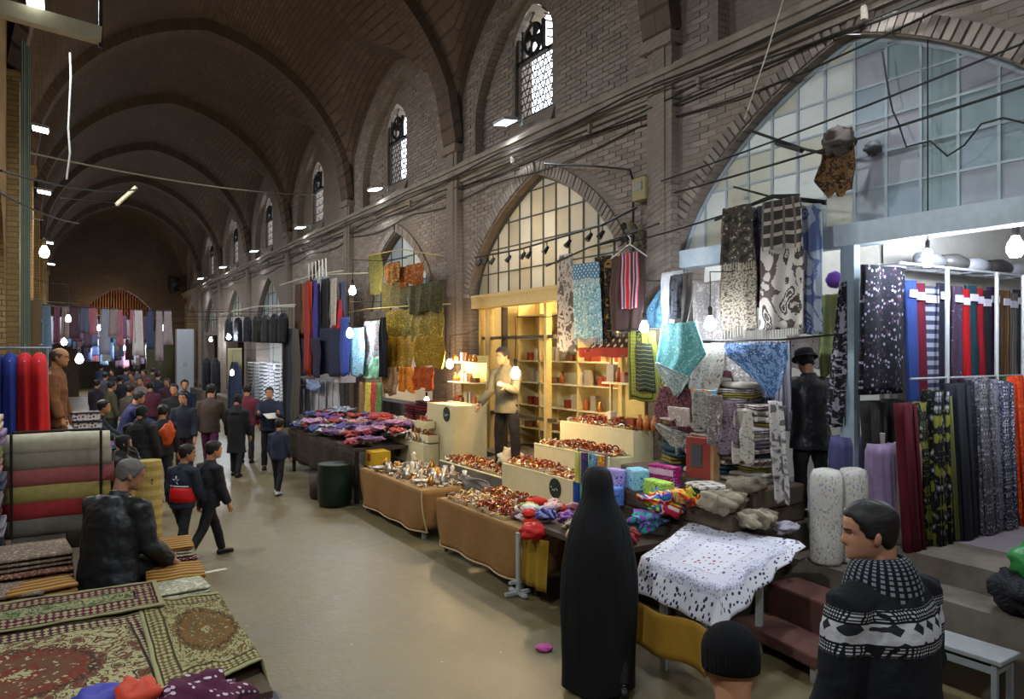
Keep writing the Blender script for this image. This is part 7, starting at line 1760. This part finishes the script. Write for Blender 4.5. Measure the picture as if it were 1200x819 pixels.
YB = thing('yellow_box', 'yellow box with a red mark under the garment table end', 'box', (4.42, 11.45, .62)); q = M(); q.box((0, 0, .13), (.3, .36, .26)); q.build('carton', solid('#b08f1c', .6), YB, bevel=.005); q = M(); q.box((-.153, 0, .16), (.006, .14, .12)); q.build('red_mark', solid('#8a2418', .6), YB)
q = M(); q.box((0, 0, .31), (.34, .4, .62)); o = q.build('dark_stand', solid('#2a2622', .8), bevel=.006); o.location = (4.42, 11.45, 0); tag(o, 'dark stand carrying the yellow box', 'stand')
# standing racks of white things behind the heap
for i, (x, y0, y1, X) in enumerate(((352, 446, 488, 5.3), (360, 448, 490, 5.35), (369, 450, 488, 5.4), (378, 446, 488, 5.45), (386, 444, 486, 5.5), (394, 446, 484, 5.5))):
    hang('striped_cloth', 'white striped cloth length standing behind the garment heap', 'cloth', [(y0, x - 3, x + 3), (y1, x - 4, x + 4)], X, fabric('stripe', ('#b4b4bc', '#6a6a78', '#c8c8cc'), 22), 1, .02, group='white striped lengths', nu=8, nv=8)
hang('blue_sheet', 'pale blue plastic sheet above the white lengths', 'sheet', [(444, 348, 372), (450, 344, 376), (456, 350, 370)], 5.25, solid('#8a9ac0', .4), 2, .04)
WB = thing('white_carton', 'white carton with red lettering bars over the garment heap', 'carton', tuple(PX(404, 448, 5.6))); q = M(); q.box((0, 0, .11), (.35, .5, .22)); q.build('box', solid('#c8c4cc', .6), WB, bevel=.004); q = M(); q.box((-.178, 0, .14), (.006, .34, .035)); q.build('print', solid('#a02c34', .6), WB)
q = M(); q.box((5.88, 14.4, .74), (.4, 2.2, 1.48)); tag(q.build('stock_counter', solid('#4a4440', .8), bevel=.01), 'dark stock counter behind the garment heap', 'counter')
for i, x in enumerate((424, 431, 438, 445)):
    hang('beaded_strand', '%s beaded tassel hanging over the garment heap' % ('brown', 'yellow', 'red', 'green')[i], 'tassel', [(448, x - 3, x + 3), (488, x - 4, x + 4)], 5.35, fabric('mottle', (('#5a3a24', '#8a6a44', '#3a2416'), ('#a8922c', '#c8b450', '#6a5a1c'), ('#8a2420', '#b84a3a', '#4a1210'), ('#3a5a34', '#6a8a54', '#1c341c'))[i], 3), 2, .03, group='beaded tassels', nu=8, nv=10)
# ================================================================ far shops
def cabinet(label, x0, x1, Y, H, c, name='metal_cabinet'):
    C = thing(name, label, 'cabinet', ((x0 + x1) / 2, Y + .3, 0), PI / 2); L = x1 - x0
    q = M(); q.box((0, 0, H / 2), (.6, L, H)); q.build('body', solid(c, .5, .1), C, bevel=.01)
    for s in (-1, 1):
        q = M(); q.box((-.305, s * L / 4, H / 2), (.02, L / 2 - .05, H - .1)); d = q.build('door', solid(c, .45, .1), C); q = M(); q.box((-.325, s * .06, H / 2), (.02, .03, .2)); q.build('handle', m_steel, d)
    return C
cabinet('tall pale grey metal cabinet by the far gate', 5.06, 5.88, 41.0, 3.6, '#a8adb4')
cabinet('olive metal shutter box beside the pale cabinet', 3.97, 5.25, 44.0, 3.6, '#5a563c', name='olive_cabinet')
for i, (x, c, nm) in enumerate(((242, '#14151a', 'black'), (253, '#17191f', 'ink blue'))):
    p = PX(x, 411, 4.9); D = thing('suit_form', '%s suit on a dressmaker form before the lit shop' % nm, 'mannequin', (p.x, p.y, 0)); q = M(); q.tube([(0, 0, .05), (0, 0, 1.2)], .03, 8); q.lathe([(.25, 0), (.25, .04), (.03, .06)], n=16); q.build('stand', m_dark, D)
    q = M(); q.tube([(0, 0, .95), (0, 0, 1.3), (0, 0, 1.75), (0, 0, 2.05), (0, 0, 2.18), (0, 0, 2.24)], [(.16, .2), (.16, .19), (.15, .23), (.14, .25), (.08, .12), (.05, .05)], 18)
    for s in (-1, 1): q.tube([(0, s * .22, 2.05), (0, s * .3, 1.7), (0, s * .29, 1.3)], [.08, .07, .055], 10)
    remesh(q.build('suit', cloth_mat(c), D), .024, .02, .12, 3)
hang('pale_gown', 'pale yellow curtain behind the navy gown', 'curtain', [(408, 267, 283), (450, 267, 283), (470, 267, 283)], 5.4, solid('#a8a07a', .8), 2, .03)
hang('navy_gown', 'long navy gown hanging beside the lit shop', 'gown', [(424, 272, 279), (440, 269, 283), (490, 266, 285)], 5.2, solid('#1d2440', .8), 2, .05)
for i, x in enumerate((293, 301, 309, 317, 325, 333)):
    hang('white_garment', 'white and black checked shirt in the lit shop', 'shirt', [(424, x - 3.5, x + 3.5), (445, x - 4, x + 4), (472, x - 4, x + 4)], 5.9, fabric('check' if i % 2 else 'band', ('#c8c8cc', '#3a3a44', '#e0e0e0'), 1.5 if i % 2 else 8), 1.5, .03, group='checked shirts in the lit shop', nu=10, nv=12)
for i, x in enumerate((335, 341, 347)):
    hang('dark_gown', '%s long garment beside the checked shirts' % ('black', 'slate', 'grey-brown')[i], 'garment', [(385, x - 3, x + 3), (440, x - 4, x + 4), (500, x - 4, x + 4)], 5.0, solid(('#131318', '#2c303c', '#4a443e')[i], .8), 2, .05, nu=10, nv=12)
for (x, y, X, w, pw, lb) in ((268, 395, 4.6, False, 40, 'cold bulb on the rail by the dark jackets'), (272, 437, 4.7, False, 40, 'cold bulb before the navy gown'), (247, 398, 5.6, False, 60, 'cold lamp inside the lit suit shop'), (320, 430, 6.6, False, 50, 'cold lamp behind the checked shirts'), (210, 400, 5.6, True, 30, 'warm bulb over the pale cabinet'), (500, 470, 7.4, True, 30, 'warm lamp behind the gold garments')):
    bulb(lb, tuple(PX(x, y, X)), w, pw, .5, .065)
bulb('cold lamp added inside the garment shop to light its panes', (7.2, 15.0, 4.2), False, 80, .8, .06); bulb('cold lamp inside the scarf shop', (7.4, 20.7, 3.9), False, 60, .8, .06); bulb('cold lamp added inside the hat man stall to light its panes', (7.6, 5.4, 4.4), False, 110, .8, .06)  # garment shop and hat stall lamps added so the arch panes glow
# beyond the gate: strings of clothes and lamps
CC = ('#8d93a8', '#5c6684', '#b0b4c0', '#77506a', '#3f4a6a', '#a86a7a', '#c8c4c8', '#54404e', '#6a86a0', '#94888e')
k_ = 0
for r_ in range(5):
    Y = (23.6, 29.4, 35.2, 41.0, 46.55)[r_]
    for j in range(14):
        x = -.35 + j * .23 + RND.uniform(-.06, .06); w = RND.uniform(.08, .17); h_ = RND.uniform(.7, 1.5); t_l = (x - XL) / (XR - XL); z1 = 3.75 + r_ * .08 - .4 * t_l * (1 - t_l)
        q = M(); sd = RND.random() * 9; q.grid(lambda u, v: Vector((x + (u - .5) * w * 1.6 * (.8 + .3 * v), Y + .03 * v * math.sin(u * 7 + sd), z1 + .015 - v * h_)), 6, 6, lambda u, v: (u * w, v * h_))
        c = RND.randrange(10); tag(q.build('strung_garment', solid(CC[c], .8), smooth=True, solid=.01), '%s garment strung over the far left of the aisle' % ('silver blue', 'slate blue', 'pale silver', 'mauve', 'indigo', 'rose', 'white', 'plum', 'steel blue', 'ash pink')[c], 'garment', 'strung garments in the far aisle')
    q = M(); q.tube(sagw((XL + .02, Y, 3.75 + r_ * .08), (XR - .02, Y, 3.75 + r_ * .08), .1, 24), .012, 5); tag(q.build('clothes_line', m_cable), 'line of strung garments across the far aisle', 'line', 'clothes lines in the far aisle')
for j in range(48):
    q = M(); x = XC - 1.7 + 3.6 * RND.random(); Y = 47.6 + 5 * RND.random(); z1 = 2.6 + 1.6 * RND.random(); h_ = RND.uniform(.7, 1.4); sd = j
    q.grid(lambda u, v: Vector((x + (u - .5) * .42, Y + .06 * math.sin(u * 7 + sd), z1 - v * h_)), 5, 5); c = RND.randrange(10)
    tag(q.build('far_garment', solid(CC[c], .8), smooth=True, solid=.01), '%s garment hanging beyond the slatted gate' % ('silver blue', 'slate blue', 'pale silver', 'mauve', 'indigo', 'rose', 'white', 'plum', 'steel blue', 'ash pink')[c], 'garment', 'garments beyond the gate')
for i, (x, y, w) in enumerate(((118, 405, 0), (145, 408, 0), (165, 402, 1), (150, 417, 0), (128, 398, 0), (171, 412, 0))):
    bulb('lamp shining among the garments beyond the gate', tuple(PY(x, y, 48.5 + i * .4)), bool(w), 170, .6, .10, group='lamps beyond the gate')  # extra lamps among these, added to brighten the dark far hall
bulb('amber lamp lighting the slatted gate', (2.4, 45.6, 4.6), True, 60, .6, .09); bulb('cold bulb added to brighten the far crowd', (1.2, 30, 3.3), False, 90, .5, .08); bulb('cold bulb added to brighten the strung garments', (.5, 36, 3.3), False, 120, .5, .08)  # both cold bulbs added to brighten the aisle and its garments
bulb('warm bulb added to brighten the far aisle', (3.6, 33, 3.4), True, 50, .5, .08)  # another added bulb, brightening the far aisle
# black pipe cluster high on the far pier
SPK = thing('loudspeaker_cluster', 'cluster of dark horn speakers on the far pier', 'speaker', tuple(PX(212, 340, 5.9)))
for i, (dy, dz) in enumerate(((0, 0), (.5, .25), (-.4, .3), (.1, .6))):
    q = M(); q.tube([(0, dy, dz), (-.3, dy, dz), (-.55, dy - .05, dz - .05)], [.06, .12, .26], 12); q.build('horn', solid('#2a2a2c', .5), SPK, True)
q = M(); q.tube([(.25, 0, -.8), (.25, 0, .9)], .03, 6); q.build('mast', m_dark, SPK)
# ================================================================ the crowd
def crowd(label, x, zc, h=1.7, **k):
    k.setdefault('vox', .016 if zc < 20 else .022); k.setdefault('eyes', False); k.setdefault('fingers', False)
    return person(label, at_depth(x, zc, k.pop('z', 0.0)), fdir(k.pop('f', 0)), h, **k)
crowd('man in a dark jacket leaning over a pile on the left', 100, 12.6, 1.68, lean=32, f=70, top='#1c222c', trousers='#1d2438', arms=((40, 8, 20), (40, 8, 20)), head=(0, -15))
w1, wd = crowd('woman in a black veil sitting at the left stall', 132, 9.9, 1.6, lean=12, f=60, top='#111114', trousers='#111114', coat=.3, hairdo='veil', bulk=1.8, girth=1.1, legs=((78, 85, 6), (78, 85, 6)), pelvis_z=.62); scarf(w1, wd, '#101013')
q = M(); p = at_depth(132, 9.9); q.box((p[0], p[1], .24), (.5, .5, .48)); tag(q.build('low_stool', solid('#2a231c', .8), bevel=.01), 'dark low stool under the seated veiled woman', 'stool')
w2, wd = crowd('woman in a black veil standing with her back to the hall', 163, 11.6, 1.6, f=10, top='#101013', trousers='#101013', coat=.42, hairdo='veil', bulk=2.0, girth=1.15); scarf(w2, wd, '#0f0f12')
b1, bd = crowd('boy in a dark top carrying an orange shoulder bag', 190, 12.4, 1.55, f=-15, top='#17181d', trousers='#191c24')
q = crumple(.16, 140, 1.0, 18, 12); q.v = [(a * .8, b * .5, c * 1.2) for a, b, c in q.v]; o = q.build('shoulder_bag', solid('#b8481c', .6), smooth=True); pp = at_depth(196, 12.15, .92); o.location = pp; tag(o, 'orange shoulder bag hanging at the boy\'s side', 'bag')
crowd('man in a navy shirt bending to a stall table', 146, 14.2, 1.72, lean=24, f=60, top='#20264a', trousers='#1a1a20', arms=((45, 8, 20), (45, 8, 20)))
crowd('youth in a dark blue jacket with pale patches', 216, 14.4, 1.66, f=175, top='#1a1d2c', trousers='#3a1c24', hair='#120e0c', eyes=True)
crowd('man in a black jacket facing the hall', 205, 16.2, 1.74, f=170, top='#15161b', trousers='#17171c', eyes=True)
crowd('man with dark hair in a navy coat by the suit forms', 216, 18.0, 1.76, f=150, top='#161c30', trousers='#15161c')
crowd('person in a grey-brown coat in the left crowd', 150, 17.0, 1.68, f=20, top='#3f3630', trousers='#1c1a1c')
crowd('person in a maroon coat in the middle of the aisle', 176, 19.0, 1.66, f=-30, top='#4a1c2c', trousers='#17171b')
crowd('person in a light jacket in the middle of the aisle', 166, 21.0, 1.72, f=180, top='#77706c', trousers='#20222c')
crowd('person in an olive jacket near the left shelves', 128, 18.5, 1.7, f=40, top='#3c3c2a', trousers='#1a1a1c')
for i, (x, zc, c, nm, f) in enumerate(((112, 21, '#2a2430', 'dark plum', 10), (140, 23, '#1c1e28', 'ink', -20), (155, 25, '#5a4038', 'brown', 180), (184, 24, '#20222c', 'charcoal', 0), (196, 22, '#3a2430', 'wine', 170), (122, 26, '#4a4a56', 'grey', 20), (170, 28, '#6a2c34', 'brick red', 190), (147, 30, '#26283a', 'midnight', 0), (132, 32, '#17171b', 'black', 180), (160, 34, '#55505a', 'ash', 0), (178, 31, '#2c2f26', 'dark olive', 10), (118, 36, '#3a3f56', 'denim', 0), (150, 38, '#241c22', 'umber', 0))):
    crowd('distant walker in a %s coat far down the aisle' % nm, x, zc, 1.64 + .05 * (i % 4), f=f, top=c, trousers='#18181c', vox=.026, coat=.1, group='distant walkers')
# folded newspaper of the vendor
q = folded(.3, .2, .02, 1, 3); o = q.build('newspaper', solid('#b8b4ac', .8), smooth=True); a = at_depth(318, 15.25, 1.15); o.location = a; o.rotation_euler = (.5, 0, .4); tag(o, 'folded pale newspaper in the vendor\'s hands', 'newspaper')
# left-side table of the crowd
q = M(); a = at_depth(128, 13.2); q.box((a[0], a[1], .36), (.9, 1.4, .72)); tag(q.build('stall_table', solid('#3a3028', .8), bevel=.01), 'dark stall table among the left crowd', 'table')
for i in range(14):
    c = RND.randrange(10); gk.put('heaped_garment', c, (a[0] + RND.uniform(-.35, .35), a[1] + RND.uniform(-.6, .6), .72 + .05 * RND.random()), i, '%s garment on the dark stall table among the crowd' % GN[c], 'garment', 'garments on the crowd table', .7)
